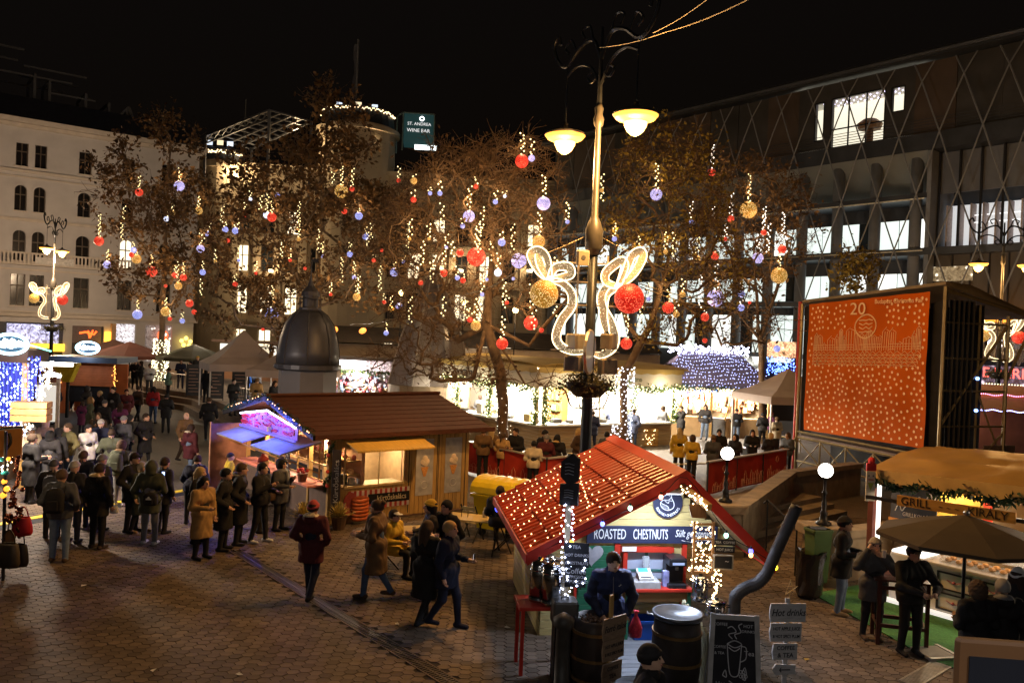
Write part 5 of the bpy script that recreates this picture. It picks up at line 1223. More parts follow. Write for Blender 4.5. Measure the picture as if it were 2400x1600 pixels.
lamp((-12.2, YC - 3.2,2.9),1400,(1,.82,.64),.3, lc); lamp((-14.6, YC - 1.6,2.6),60,(.45,.55,1),.4, lc)
b = B(); b.tube([P(50,975, YC - 1), P(96,965, YC - 1)], .06,6); b.tube([P(112,872, YC + 1), P(142,882, YC + 1)], .06,6); b.out('light_tube', E((1,.93,.8),7), lc)
# hanging wares at the left edge (near): a rail with bags and strings of glossy baubles
rk = P(20,1180,15.2); rk.z = 0
rkt = thing('display_rack', 'display rack with glossy bauble strings at the left edge by the bags', 'display rack', (0,0,0))
Yr = 15.2; b = B(); b.tube([P(14,1010, Yr), Vector((P(8,1330, Yr).x, Yr, 0))], .03,6); b.tube([P(-60,1012, Yr), P(56,1000, Yr)], .025,6); b.out('pole', m_dark, rkt)
b = B(); 
for v0, v1, u0 in ((1070,1150,42),(1150,1190,30),(1190,1260,44),(1205,1222,22)):
    for i in range(26): b.sph(P(u0 + rnd.gauss(0,5), v0 + (v1 - v0) * i / 26, Yr + rnd.gauss(0,.05)), rnd.uniform(.02,.045),8,6)
b.out('baubles', M((.16,.05,.03),.1,.6,3, metal=.7), rkt, kind='stuff', smooth=True)
for (u, v, r) in ((10,1128,.05),(16,1145,.055),(8,1160,.06),(20,1075,.04)): b = B(); b.sph(P(u, v, Yr), r, 8,6); b.out('orange_light', E((1,.35,.03),2.2), rkt)
b = B()
for (u, v) in ((4,1076),(12,1108)): b.sph(P(u, v, Yr),.07,10,6, sz=.6)
b.out('blue_glass', M((.05,.45,.6),.15), rkt, smooth=True)
lamp(P(-30,1090, Yr - .2),22,(1,.68,.34),.1, rkt)
def bag(name, label, u, v, Y, w_, h_, col, strap=True, cat='bag', group=None):
    c = P(u, v, Y); t = thing(name, label, cat, c, rnd.uniform(-.3,.3), group)
    b = B(); n_ = 12; prof = [(.02,-.5),(.42,-.5),(.5,-.3),(.48,.1),(.40,.42),(.36,.5),(.30,.47)]
    b.smooth = True
    for k, (r, z) in enumerate(prof): b.v += [(w_ * r * math.cos(a) * (1 + .06 * math.sin(a * 5 + k)), w_ * .5 * r * math.sin(a), h_ * z) for a in (2 * math.pi * i / n_ for i in range(n_))]
    for k in range(len(prof) - 1):
        for i in range(n_): b.f.append((k * n_ + i, k * n_ + (i + 1) % n_, (k + 1) * n_ + (i + 1) % n_, (k + 1) * n_ + i)); b.mi.append(0); b.sm.append(True)
    b.out('body', M(col, .5,.3,5,.2), t)
    if strap: b = B(); b.tube(smooth_path([(-w_ * .28,0, h_ * .45),(-w_ * .2,0, h_ * .85),(0,0, h_ * 1.05),(w_ * .2,0, h_ * .85),(w_ * .28,0, h_ * .45)], 4),.012,5); b.out('strap', M([x * .6 for x in col], .5), t)
    return t
bag('red_bag', 'bright red leather bag hanging at the left edge', 52,1232, Yr, .36,.34,(.40,.015,.02)); bag('brown_bag', 'large olive brown bag hanging lowest at the left edge', 20,1300, Yr - .2,.46,.44,(.06,.045,.03)); bag('dark_bag', 'black bag hanging beside the olive brown bag at the left edge', 44,1300, Yr + .2,.36,.42,(.015,.012,.012)); bag('tote_bag', 'small brown tote with tan straps above the olive bag', 24,1258, Yr, .2,.26,(.2,.1,.05))
wb = thing('wooden_crate', 'brown slatted wooden crate on the left stall counter', 'crate', P(74,960, YC - 1.5),.2); b = B()
for k in range(3): bb = B(); bb.bbox(-.45,.45,-.25,.25,-.3 + k * .18,-.14 + k * .18,.01); bb.out('slat', M((.3,.16,.06),.7,.3,4), wb)
ob_ = thing('wooden_board', 'tilted orange brown wooden board with a dark figure at the left edge', 'board', P(24,1035,18.5),.3); b = B(); b.bbox(-.24,.24,-.02,.02,-.36,.36,.01); b.out('board', M((.42,.18,.04),.6,.2,3), ob_); b = B(); b.tube(smooth_path([(-.08,-.03,-.2),(.02,-.03,.0),(-.02,-.03,.2)], 4),.03,4); b.out('figure', m_dark, ob_)
lb_ = thing('lit_board', 'small lit white display cabinet on a post behind the left stall', 'display', P(108,945,32),.2); b = B(); b.box(-.35,.35,-.05,.05,-.7,.7); b.out('panel', E((.9,.85,.75),.75, True), lb_); b = B(); b.beam((.42,0,-1.9),(.42,0,1.2),.12); b.box(-.4,.45,-.06,.06,.71,.8); b.out('frame', M((.7,.65,.6),.5), lb_); b = B(); b.box(-.3,.9,-.1,.1,1.45,1.6); b.out('lamp', E((1,.9,.7),6), lb_)

# orange booth with oval sign
OB = P(203,850,42); bo = thing('orange_booth', 'orange timber booth with black flat roof and oval neon sign on the left', 'market stall', (OB.x, OB.y, 0),.05)
m_or = M((.45,.13,.04),.6,.25,2)
for k in range(8): b = B(); b.bbox(-1.25,1.45,-.04,0,1.42 + k * .13,1.54 + k * .13,.008); b.out('plank', m_or, bo)
for q in ((-1.25,-1.0,0,.1,0,1.42),(1.2,1.45,0,.1,0,1.42),(-1.25,1.45,1.5,1.6,0,2.5)): b = B(); b.box(*q); b.out('wall', m_or, bo)
b = B(); b.prism([(-1.7,-.6,2.62),(1.75,-.6,2.62),(1.75,2,2.62),(-1.7,2,2.62)], (0,0,.28)); b.out('roof', M((.06,.08,.12),.35,.3,1), bo)
b = B(); b.poly([(-1.0,.05,.6),(1.2,.05,.6),(1.2,.05,1.42),(-1.0,.05,1.42)]); b.out('opening', m_dark, bo)
b = B(); b.bbox(-2.8,-1.3,-.3,1.2,0,2.3,.02); b.out('side_booth', M((.36,.12,.06),.7,.3,2), bo)
for i in range(2):
    bulbs([((-1.25 if i == 0 else 1.45) + rnd.gauss(0,.05),-.08,2.5 - k * .045) for k in range(24)], .022, E((1,.5,.1),6), 'bulbs', bo)
oval_sign('oval_sign', 'glowing oval neon script sign on the roof of the orange booth', 206,815,41.3,.58,.30,2)
lamp((OB.x, OB.y - 1.5,3.0),60,(.7,.8,1),.3); yd = thing('yellow_display', 'tall yellow display stand left of the orange booth', 'display', P(150,870,39),0)
b = B(); b.prism([(-.55,0,.25),(.55,0,.25),(.25,0,-.5),(-.05,0,-.5)], (0,.4,0)); b.bbox(-.6,.6,-.02,.42,.26,.4,.02); b.out('body', M((.55,.42,.03),.5), yd); b = B(); b.cyl((.1,.2,-2.2),.08,1.7,8); b.out('stand', m_dark, yd)

# parasols over the left terrace, grey tents, wrapped trunk is with the trees
def market_umbrella(u, v, Y, r, h, col, label, z_edge=None):
    top = P(u, v, Y); zt = top.z; t = thing('parasol', label, 'parasol', (top.x, top.y, TZ if Y > 40 else 0),.3, 'parasols over the terrace'); zt -= (TZ if Y > 40 else 0)
    n_ = 8; b = B()
    for k in range(n_):
        a0_, a1_ = 2 * math.pi * k / n_, 2 * math.pi * (k + 1) / n_; e0, e1 = (r * math.cos(a0_), r * math.sin(a0_), zt - h),(r * math.cos(a1_), r * math.sin(a1_), zt - h)
        b.poly([(0,0, zt), e0, e1]); b.poly([e0,(e0[0], e0[1], e0[2] - .22),(e1[0], e1[1], e1[2] - .22), e1])
    b.out('canopy', M(col, .8,.2,1.5), t); b = B(); b.cyl((0,0,0),.05, zt - .05,8); b.out('pole', m_dark, t)
    b = B()
    for k in range(n_): a_ = 2 * math.pi * k / n_; b.tube([(0,0, zt - h - .15),(r * .6 * math.cos(a_), r * .6 * math.sin(a_), zt - h * .62)], .015,4)
    b.out('rib', m_wood2, t); return t
market_umbrella(305,800,58,2.7,.95,(.10,.03,.02), 'dark red parasol on the terrace right of the orange booth')
market_umbrella(268,795,66,2.6,.9,(.08,.04,.03), 'brown parasol behind the dark red parasol on the terrace')
market_umbrella(455,806,56,2.4,.9,(.06,.055,.03), 'olive parasol on the terrace right of the light wrapped trunk')
m_tent = M((.44,.36,.33),.75,.12,1.5)
def pop_tent(name, label, c, wx, wy, ze, zt, rz, base=0.):
    t = thing('tent', label, 'tent', (c[0], c[1], base), rz)
    q = [(-wx, -wy),(wx, -wy),(wx, wy),(-wx, wy)]; b = B(); ze -= base; zt -= base
    for k in range(4):
        (xa, ya),(xb, yb) = q[k], q[(k + 1) % 4]; mp = lambda x, y, f: (x * (1 - f), y * (1 - f), ze + (zt - ze) * (f ** 1.35))
        fs_ = [0,.3,.6,1]
        for i in range(3): b.poly([mp(xa, ya, fs_[i]), mp(xb, yb, fs_[i]), mp(xb, yb, fs_[i + 1]), mp(xa, ya, fs_[i + 1])])
        b.poly([(xa, ya, ze - .32),(xb, yb, ze - .32),(xb, yb, ze),(xa, ya, ze)])
    b.out('canopy', m_tent, t)
    for x, y in q: b = B(); b.box(x * .97 - .03, x * .97 + .03, y * .97 - .03, y * .97 + .03,0, ze - .01); b.out('leg', M((.6,.55,.5),.4, metal=.3), t)
    return t
pop_tent('tent', 'grey pointed tent over the tables left of the domed kiosk', (-12.8,39.5),1.75,1.6,3.0,4.6,.5, TZ)
pop_tent('tent', 'second grey tent with level valance next to the domed kiosk', (-10.0,38.2),1.6,1.5,2.85,4.2,-.25, TZ)
tr_ = P(1815,905,36); pop_tent('tent', 'pale grey tent beside the stage with white legs', (tr_.x + .6, tr_.y),1.8,1.6,2.75,3.9,.25)
for (x, y, z, pw, c) in ((-12.6,41.5,3.3,90,(1,.9,.75)),(-9.8,40.5,3.2,70,(1,.92,.8)),(-17.5,52,3.8,160,(1,.88,.7)),(-21.5,57,3.9,170,(1,.85,.62))): lamp((x, y, z), pw, c, .2)
# white lit back stalls behind the left terrace
bs = thing('terrace_bar', 'long brightly lit white bar counter at the back of the left terrace', 'market stall', (-20.5,60.5, TZ),-.35)
for i in range(9):
    b = B(); b.box(-1 + i * 1.5,.35 + i * 1.5,.0,.1,1.0,2.5); b.out('lit_panel', E([(1,.93,.8),(.8,.88,1),(1,.85,.6)][i % 3], [1.2,1.0,.9][i % 3], True), bs)
    b = B(); b.box(.36 + i * 1.5,.48 + i * 1.5,-.05,.12,0,2.6); b.out('post', m_dark, bs)
b = B(); b.box(-1,13,-.6,-.1,0,1.0); b.out('counter', M((.3,.15,.08),.6,.2,2), bs)
b = B(); b.box(-1.2,13,-.7,.5,2.62,2.8); b.out('roof', M((.12,.07,.05),.7), bs)

# ============================================================ white stall with garlands
CW = G(1265,995,1.1); CWl = Vector((-4.3,42.6,0)); CWr = Vector((7.6,38.7,0)); CW.z = 0
ws = thing('white_stall', 'long white food stall with garlands and wood clad counters in the middle', 'market stall', (0,0,0))
m_fas = M((.55,.50,.42),.7,.12,1.5); m_tanv = M((.42,.30,.10),.7,.2,2); m_clad = M((.36,.25,.13),.6,.25,3, streak=(1,1,20))
def seg(p, q, e0, e1):
    L_ = (q - p).length; a_ = (q - p).normalized(); s_ = link('stall_side', None, ws, p, (0,0, math.atan2(a_.y, a_.x)))
    b = B(); b.box(-.2 * e0, L_ + .2 * e1,-.25,.65,1.04 + .003 * e0,1.12 + .003 * e0); b.out('counter_top', M((.85,.84,.82),.3,.05,2), s_)
    for k in range(7): b = B(); b.bbox(0, L_, -.03,0,.06 + k * .14,.185 + k * .14,.008); b.out('plank', m_clad, s_)
    b = B(); b.box(0, L_, .005,.55,0,1.03); b.box(-.5 * e0, L_ + .5 * e1,-.62,-.55,2.74,3.5); b.out('fascia', m_fas, s_)
    b = B(); b.prism([(-.3,-.75,3.52),(-.3,.6,3.66),(-.3,.6,3.72),(-.3,-.75,3.58)], (L_ + .6,0,0)); b.prism([(-.3,.6,3.66),(-.3,4,3.75),(-.3,4,3.81),(-.3,.6,3.72)], (L_ + .6,0,0)); b.out('roof', m_tanv, s_)
    n_ = int(L_ * 1.6); b = B()
    for k in range(n_): x0, x1 = (k * (L_ + .6) / n_ - .6 * e0,(k + 1) * (L_ + .6) / n_ - .6 * e0); b.poly([(x0,-.76,3.57),(x1,-.76,3.57),(x1,-.76,3.38),((x0 + x1) / 2,-.76,3.33),(x0,-.76,3.38)])
    b.out('valance', m_tanv, s_)
    b = B(); b.box(-1.5 * (1 - e0), L_ + 3.2 * (1 - e1),3.4,3.5,0,3.3); b.out('back_wall', M((.80,.74,.62),.7,.1,1), s_)
    return s_, L_
sl, LL = seg(CWl, CW, 0,1); sr, LR = seg(CW, CWr, 1,0)
rr = random.Random(14)
for s_, L_, xs in ((sl, LL, (.15,3.2,5.9, LL - .1)),(sr, LR, (.1,2.3,4.7, LR - .1))):
    b = B(); pts = []
    for i in range(int(L_ * 150)):
        x = rr.uniform(0, L_); c = Vector((x, -.6 + rr.gauss(0,.07),2.70 + rr.gauss(0,.09) + .06 * math.sin(x * 2))); card(b, rr, c, .09,.035)
        if i % 9 == 0: pts.append(c + Vector((0,-.06,0)))
    for x0 in xs:
        for i in range(260):
            z = rr.uniform(1.1,2.7); c = Vector((x0 + rr.gauss(0,.1),-.25 + rr.gauss(0,.08), z)); card(b, rr, c, .09,.035)
            if i % 7 == 0: pts.append(c + Vector((0,-.08,0)))
    b.out('garland', M((.05,.10,.02),.7,.4,5, island=.4), s_, kind='stuff'); bulbs(pts, .03, E((1,.92,.45),7), 'garland_bulbs', s_)
    for x0 in xs: b = B(); b.box(x0 - .06, x0 + .06,-.2,-.08,1.12,2.75); b.out('post', M((.5,.4,.25),.6), s_)
    b = B(); n_ = int(L_ / 1.7)
    for k in range(n_): b.tube([(.3 + k * 1.7,.9,2.86),(1.5 + k * 1.7,.9,2.86)], .05,6)
    b.out('light_tube', E((1,.95,.85),14), s_)
    for k in range(max(3, int(L_ / 2.6))): lamp((1.0 + k * 2.5,.9,2.6),2100,(1,.88,.70),.25, s_); lamp((.8 + k * 2.6,-1.15,2.75),55,(1,.85,.55),.2, s_)
    for k in range(int(L_ / 1.8)):                          # shelves, jugs, equipment
        x = .5 + k * 1.8
        if k % 2:
            f = B(); f.box(x, x + 1.3,3.0,3.38,.4,2.5); ff = f.out('shelf_unit', M((.55,.28,.1),.6,.2,3), s_)
            g = B()
            for j in range(3): g.box(x, x + 1.3,2.7,3.0,.9 + j * .5,.93 + j * .5)
            for j in range(24): g.m = j % 3; g.cyl((x + .1 + (j % 8) * .15,2.85,.94 + (j // 8) * .5),.04,.25,6)
            g.out('bottles', [M((.15,.25,.1),.2), M((.5,.3,.1),.3), M((.5,.5,.5),.3)], ff, kind='stuff')
        g = B(); g.bbox(x + .3, x + .7,.1,.5,1.125,1.3 + .15 * (k % 3),.03); g.out('counter_box', M([(.1,.1,.11),(.5,.4,.2),(.6,.55,.5)][k % 3], .4), s_)
        g = B(); g.lathe([(.16,0),(.2,.14),(.18,.14)], (x + 1.1,.15,1.125),12); g.out('pan', M((.3,.3,.3),.3, metal=.8), s_)
text('Panoráma', sl, (4.1,-.64,3.08),.56, m_dark, shear=.25, ext=.01); text('Gastro', sl, (6.9,-.64,3.1),.34, M((.2,.24,.16),.6), ext=.01); text('Gastro', sr, (4.4,-.64,3.1),.34, M((.2,.24,.16),.6), ext=.01)
# toy and gift stall seen left of the white stall
ts = thing('gift_stall', 'bright gift stall crowded with coloured goods left of the white stall', 'market stall', (-9.3,43.5,0),-.25)
b = B(); b.box(-.5,3.6,.8,.9,1.0,3.2); b.out('back_wall', M((.5,.42,.45),.7,.2,2), ts); b = B(); b.box(-.5,3.6,-.2,.6,0,1.05); b.out('counter', M((.3,.25,.25),.6,.2,3), ts)
b = B(); rr = random.Random(77); gm = [M(c, .5,.3,6) for c in ((.35,.06,.07),(.2,.28,.42),(.7,.7,.72),(.6,.55,.5),(.5,.3,.15),(.25,.15,.2))]
for i in range(420): b.m = rr.randrange(6); b.sph((rr.uniform(-.4,3.5), rr.uniform(.2,.75), rr.uniform(1.1,2.5)), rr.uniform(.05,.13),6,4)
b.out('goods', gm, ts, kind='stuff'); b = B(); b.box(-.6,3.7,-.5,1,3.25,3.4); b.out('roof', M((.12,.1,.09),.7), ts); b = B(); b.box(-.3,1.8,-.1,.0,2.75,3.2); b.out('lit_panel', E((1,.98,.95),4.0, True), ts)
b = B()
for i in range(500): c = Vector((rr.uniform(-.5,3.6),-.15 + rr.gauss(0,.06),2.62 + rr.gauss(0,.07))); card(b, rr, c, .1,.035)
b.out('garland', M((.06,.10,.03),.8,.3,4), ts, kind='stuff'); lamp((1.4,-.4,2.5),700,(1,.9,.8),.2, ts)
# long dark roof behind the white stall
dk2 = thing('back_stall_roof', 'long dark stall roof behind the white stall under the statue tent', 'market stall', (-2,47.5,0),.12); b = B(); b.prism([(-9,0,4.1),(-9,2.5,5.0),(-9,5,4.1)], (20,0,0)); b.out('roof', M((.06,.05,.045),.7,.3,2), dk2); b = B(); b.box(-9,11,.5,4.5,0,4.0); b.out('wall', M((.2,.15,.1),.7,.2,2), dk2)
# stall with blue light roof
BL = P(1680,905,43); bl = thing('blue_light_stall', 'bright craft stall under a roof covered with blue lights right of the wrapped trunk', 'market stall', (BL.x - .1, BL.y, 0),-.05)
WB = 2.75
b = B(); b.prism([(-WB - .3,-.7,2.55),(-WB * .55,1.5,4.3),(WB * .55,1.5,4.3),(WB + .3,-.7,2.55)], (0,0,.06)); b.prism([(-WB * .55,1.5,4.3),(WB * .55,1.5,4.3),(WB, 4,3),(-WB, 4,3)], (0,0,.06)); b.out('roof', M((.10,.08,.12),.7,.3,2), bl)
pts = []; rr = random.Random(31)
for j in range(11):
    f = j / 10
    for i in range(36):
        g = i / 35 * 2 - 1; x = g * ((WB + .25) * (1 - f) + WB * .55 * f) + rr.gauss(0,.03); pts.append((x, -.7 + 2.2 * f, 2.68 + 1.72 * f + .05 * math.sin(i * .5 + j) + rr.gauss(0,.02)))
bulbs(pts, .034, E((.45,.5,1),2.6), 'roof_bulbs', bl)
bulbs([(rr.uniform(-2.3,2.0),1.4 + rr.gauss(0,.1),4.5 + rr.gauss(0,.13)) for _ in range(230)], .06, E((.75,.75,1),5), 'ridge_bulbs', bl)
bulbs([(rr.uniform(-1.6,1.9),-.75 + rr.gauss(0,.05),2.45 - abs(rr.gauss(0,.18))) for _ in range(60)], .034, E((.12,.2,1),7), 'eave_bulbs', bl)
b = B()
for i in range(900): c = Vector((rr.uniform(-WB - .3, WB + .3),-.72 + rr.gauss(0,.06),2.5 + rr.gauss(0,.09))); card(b, rr, c, .1,.035)
b.out('fir_garland', M((.03,.06,.05),.8,.3,4), bl, kind='stuff')
b = B(); b.box(-WB, WB, 1.6,1.7,0,3); b.out('back_wall', M((.6,.45,.28),.7,.2,2), bl); 
for q in ((-WB, -.6),(.6, WB)): b = B(); b.box(*q, -.2,.4,.0,1.0); b.out('counter', M((.3,.19,.09),.7,.2,3), bl)
b = B(); b = B(); b.box(-.55,.55,-.22,.3,.0,.98); b.out('dark_counter', m_gry, bl)
for x in (-WB, -.2,1.1, WB): b = B(); b.box(x - .06, x + .06,-.3,-.18,0,2.6); b.out('post', m_wood2, bl)
b = B()
for i in range(70): b.m = i % 3; x = rr.uniform(-2.5,2.5); b.box(x, x + .18,.9,1.5, rr.uniform(1,2.2), rr.uniform(1.2,2.3))
b.out('wares', [M((.55,.35,.15),.6), M((.5,.45,.4),.6), M((.35,.12,.06),.6)], bl, kind='stuff')
for x in (-1.9,-.9,.0,1.0,1.9):
    b = B(); b.sph((x, -.2,2.28),.11,10,8); b.out('bare_bulb', E((1,.95,.9),16), bl)
    lamp((x, .1,2.2),460,(1,.88,.72),.12, bl)
for x0, x1 in ((-2.0,-1.6),(-.75,-.4),(.5,.8)): b = B(); b.beam((x0,-.35,.9),(x1,-.3,2.1),.06); b.out('easel_leg', m_wood2, bl)
# more lit stalls behind on the right, red and blue stall at the far right edge
fb = thing('blue_edge_stall', 'far stall edge covered in dense blue lights left of the stage', 'market stall', P(1825,862,47),0); bulbs([(rr.uniform(-.7,.9), rr.gauss(0,.1), rr.uniform(-.45,.45) + .25 * rr.random()) for _ in range(230)], .036, E((.12,.22,1),8), 'bulbs', fb); b = B(); b.box(-.8,1,.1,.3,-3,.3); b.out('wall', m_dark, fb)
b = B(); b.box(-.7,.9,-.1,0,.6,1.5); b.out('sign_panel', BULB((1,.55,.3),(1,.9,.7),2,1.2,2.), fb)
rs_ = P(2350,945,38); rst = thing('red_blue_stall', 'red roofed stall trimmed with blue and pink lights at the right edge', 'market stall', (rs_.x, rs_.y, 0),-.3)
b = B(); b.prism([(-2.4,-.6,2.3),(-2.4,1.5,3.4),(-2.4,3.6,2.3)], (7,0,0)); b.out('roof', M((.22,.02,.02),.6,.3,2), rst); b = B(); b.box(-2.2,4.4,0,3.2,0,2.3); b.out('wall', M((.14,.05,.03),.7,.3,2), rst)
bulbs([(x, -.62,2.32 + .03 * math.sin(x * 9)) for x in np.arange(-2.4,4.4,.07)], .03, E((.35,.4,1),8), 'blue_bulbs', rst); bulbs([(x, .5,2.98 + .03 * math.sin(x * 7)) for x in np.arange(-2.4,4.4,.09)], .03, E((1,.25,.45),7), 'pink_bulbs', rst); bulbs([(x, 1.5,3.45) for x in np.arange(-2.4,4.4,.12)], .03, E((1,.8,.4),6), 'warm_bulbs', rst)
b = B(); b.bbox(-2.0,-1.55,-.15,-.02,.8,1.7,.04); b.out('lit_window', E((1,.85,.75),3.5, True), rst)
lamp((-1,-1.2,1.8),30,(1,.6,.4),.2, rst)
for u, v, lb in ((1215,870, 'rooftop lamp on the white stall left of the near street lamp'),(922 / .98,673 / .98, 'small warm street light in the trees left of the statue tent'),(1086,708, 'small warm light in the branches behind the statue tent'),(1208,727, 'small warm light in the branches left of the near street lamp')):
    p = P(u, v, 44); t = thing('small_lamp', lb, 'lamp', p); b = B(); b.sph((0,0,0),.16,10,8); b.out('globe', E((1,.72,.3),9, True), t); lamp((0,0,-.4),260,(1,.62,.28),.16, t)
    b = B(); b.cyl((0,0,-max(1., p.z - .1)),.04, max(1., p.z - .1) - .16,6); b.out('pole', m_dark, t)
# ============================================================ trees
def grow(name, label, base, trunk, crowns, ntar, r_tip, leaves, lsize, mat_leaf, mat_bark, seed, twigs=3, leafmin=0., r_cap=.45, group='trees round the square'):
    rr = np.random.RandomState(seed); base = np.array(base)
    nodes = []; par = []
    for pth in trunk:                                        # pth: list of points; the first may be an index of an existing node
        prev = -1
        if isinstance(pth[0], int): prev = pth[0]; pth = pth[1:]; start = nodes[prev]
        else: nodes.append(np.array(pth[0], float)); par.append(-1); prev = len(nodes) - 1; start = nodes[prev]; pth = pth[1:]
        for p in pth:
            p = np.array(p, float); n_ = max(1, int(np.linalg.norm(p - start) / .7))
            for k in range(1, n_ + 1):
                q = start + (p - start) * k / n_ + (rr.normal(0,.03,3) if k < n_ else 0); nodes.append(q); par.append(prev); prev = len(nodes) - 1
            start = p
    n0 = len(nodes)
    tg = []
    wts = np.array([c[1][0] * c[1][1] * c[1][2] for c in crowns]); wts = wts / wts.sum()
    for _ in range(ntar):
        c, rad = crowns[rr.choice(len(crowns), p=wts)]; d = rr.normal(0,1,3); d /= np.linalg.norm(d); tg.append(np.array(c) + d * np.array(rad) * rr.uniform(.25,1) ** .45)
    top = nodes[n0 - 1] if n0 else base
    tg.sort(key=lambda p: np.linalg.norm(p - base) + .0 * rr.rand())
    arr = np.array(nodes)
    for p in tg:
        dist = np.linalg.norm(arr - p, axis=1) + np.maximum(0, arr[:, 2] - p[2]) * .8 + np.where(arr[:, 2] < base[2] + 2.2,30,0)
        i = int(np.argmin(dist)); st = arr[i]; L_ = np.linalg.norm(p - st)
        if L_ < .15: continue
        n_ = max(2, int(L_ / .55)); prev = i; sag = rr.normal(0,.12,3) * L_ * .5; new = []
        for k in range(1, n_ + 1):
            t = k / n_; q = st + (p - st) * t + sag * math.sin(math.pi * t) + (rr.normal(0,.05,3) if k < n_ else 0) + np.array([0,0,.10 * L_ * math.sin(math.pi * t)]); nodes.append(q); par.append(prev); prev = len(nodes) - 1; new.append(q)
        arr = np.vstack([arr, new])
    N_ = len(nodes); w_ = np.zeros(N_); kids = np.zeros(N_, int)
    for i in range(N_ - 1,-1,-1):
        if kids[i] == 0: w_[i] = 1
        if par[i] >= 0: w_[par[i]] += w_[i]; kids[par[i]] += 1
    rad = np.minimum(r_tip * w_ ** .46, r_cap)
    t = thing(name, label, 'tree', tuple(base),0, group); o = Vector(base)
    bt, bb = B(), B(); seen = set()
    child = {}
    for i in range(N_): child.setdefault(par[i], []).append(i)
    # chains: follow the thickest child
    stack = [(i, -1) for i in child.get(-1, [])]
    while stack:
        i, pr = stack.pop(); chain = ([pr] if pr >= 0 else []) + [i]
        while i in child:
            ch = sorted(child[i], key=lambda c: -w_[c]); stack += [(c, i) for c in ch[1:]]; i = ch[0]; chain.append(i)
        rs_ = [float(rad[c]) for c in chain]
        if pr >= 0: rs_[0] = min(rs_[0], rs_[1] * 1.15)
        big = max(rs_) > .07
        (bt if big else bb).tube([Vector(nodes[c]) - o for c in chain], rs_, 8 if big else 4, cap=False)
    bt.out('trunk', mat_bark, t, smooth=True)
    tips = [i for i in range(n0, N_) if w_[i] <= 3]
    for i in tips:
        for _ in range(twigs):
            d = rr.normal(0,1,3); d[2] = d[2] * .8 + .1; d /= np.linalg.norm(d); L_ = rr.uniform(.35,.95); a = Vector(nodes[i]) - o; dv = Vector(d) * L_; m_ = a + dv * .5 + Vector(rr.normal(0,.08,3)); bb.tube([a, m_, a + dv], [r_tip * .75, r_tip * .6, r_tip * .35], 3, cap=False)
    bb.out('branches', mat_bark, t, kind='stuff')
    if leaves:
        lb_ = B(); cand = [i for i in range(n0, N_) if w_[i] <= 6 and nodes[i][2] > leafmin]
        cl = rr.choice(len(cand), leaves); off = rr.normal(0,.30,(leaves, 3)); d1 = rr.normal(0,1,(leaves, 3)); d2 = rr.normal(0,1,(leaves, 3)); s_ = lsize * rr.uniform(.6,1.3, leaves)
        dens = {i: rr.uniform(0,1) for i in cand}
        for k in range(leaves):
            i = cand[cl[k]]
            if dens[i] < .25: continue
            c = nodes[i] + off[k] - base; a = d1[k] / np.linalg.norm(d1[k]); b_ = d2[k] - a * d2[k].dot(a); b_ /= np.linalg.norm(b_); a = a * s_[k]; b_ = b_ * s_[k] * .55
            nrm = np.cross(a, b_) * .3 / s_[k]; lb_.add([c - a, c + b_ + nrm, c + a, c - b_ + nrm], [(0,1,2),(0,2,3)])
        lb_.out('crown', mat_leaf, t, kind='stuff')
    return t
m_bark = M((.13,.09,.06),.85,.4,4,.6); m_barkd = M((.12,.072,.038),.85,.4,4,.6)
m_leafb = M((.15,.085,.036),.75,.3,2, island=.45); m_leafy = M((.24,.17,.03),.7,.3,2, island=.4); m_leafd = M((.10,.055,.025),.75,.3,2, island=.45)
def cr(u, v, Y, ru, rv, dy=None): p = P(u, v, Y); k = Y / F; return (tuple(p),(ru * k, dy or ru * k * .9, rv * k))
tA = P(376,880,55); bA = (tA.x, tA.y, TZ)
topA = P(385,640,55)
grow('plane_tree', 'leftmost big plane tree with brown leaves and light wrapped trunk', bA, [[bA, tuple(P(378,800,55)), tuple(topA), tuple(P(392,480,55.5)), tuple(P(400,330,55.5))], [8, tuple(P(440,620,54)), tuple(P(500,480,54))], [9, tuple(P(320,560,55)), tuple(P(250,440,55))]],
     [cr(370,400,55,110,150), cr(290,470,55,110,90), cr(440,540,54,110,150), cr(350,660,54,110,80), cr(250,420,56,60,60)], 300,.022,7500,.165, m_leafb, m_bark, 1,2, r_cap=.42)
tB = P(740,900,47); bB = (tB.x, tB.y, 0)
grow('plane_tree', 'broad plane tree with dense brown leaves behind the domed kiosk', bB, [[bB, tuple(P(742,780,47)), tuple(P(750,560,47)), tuple(P(765,330,47)), tuple(P(772,190,47))], [8, tuple(P(640,560,46)), tuple(P(580,440,46))], [9, tuple(P(850,560,47)), tuple(P(890,420,47))]],
     [cr(770,270,47,70,130), cr(790,300,46.5,80,110), cr(840,330,46,60,70), cr(720,430,47,200,110), cr(600,560,46,140,130), cr(800,580,47,170,150), cr(590,720,45,120,80), cr(900,520,48,90,130), cr(660,800,38,70,45)], 520,.022,14000,.165, m_leafb, m_bark, 2,2, r_cap=.45)
tC = P(1182,1075,31); bC = (tC.x, tC.y, 0)
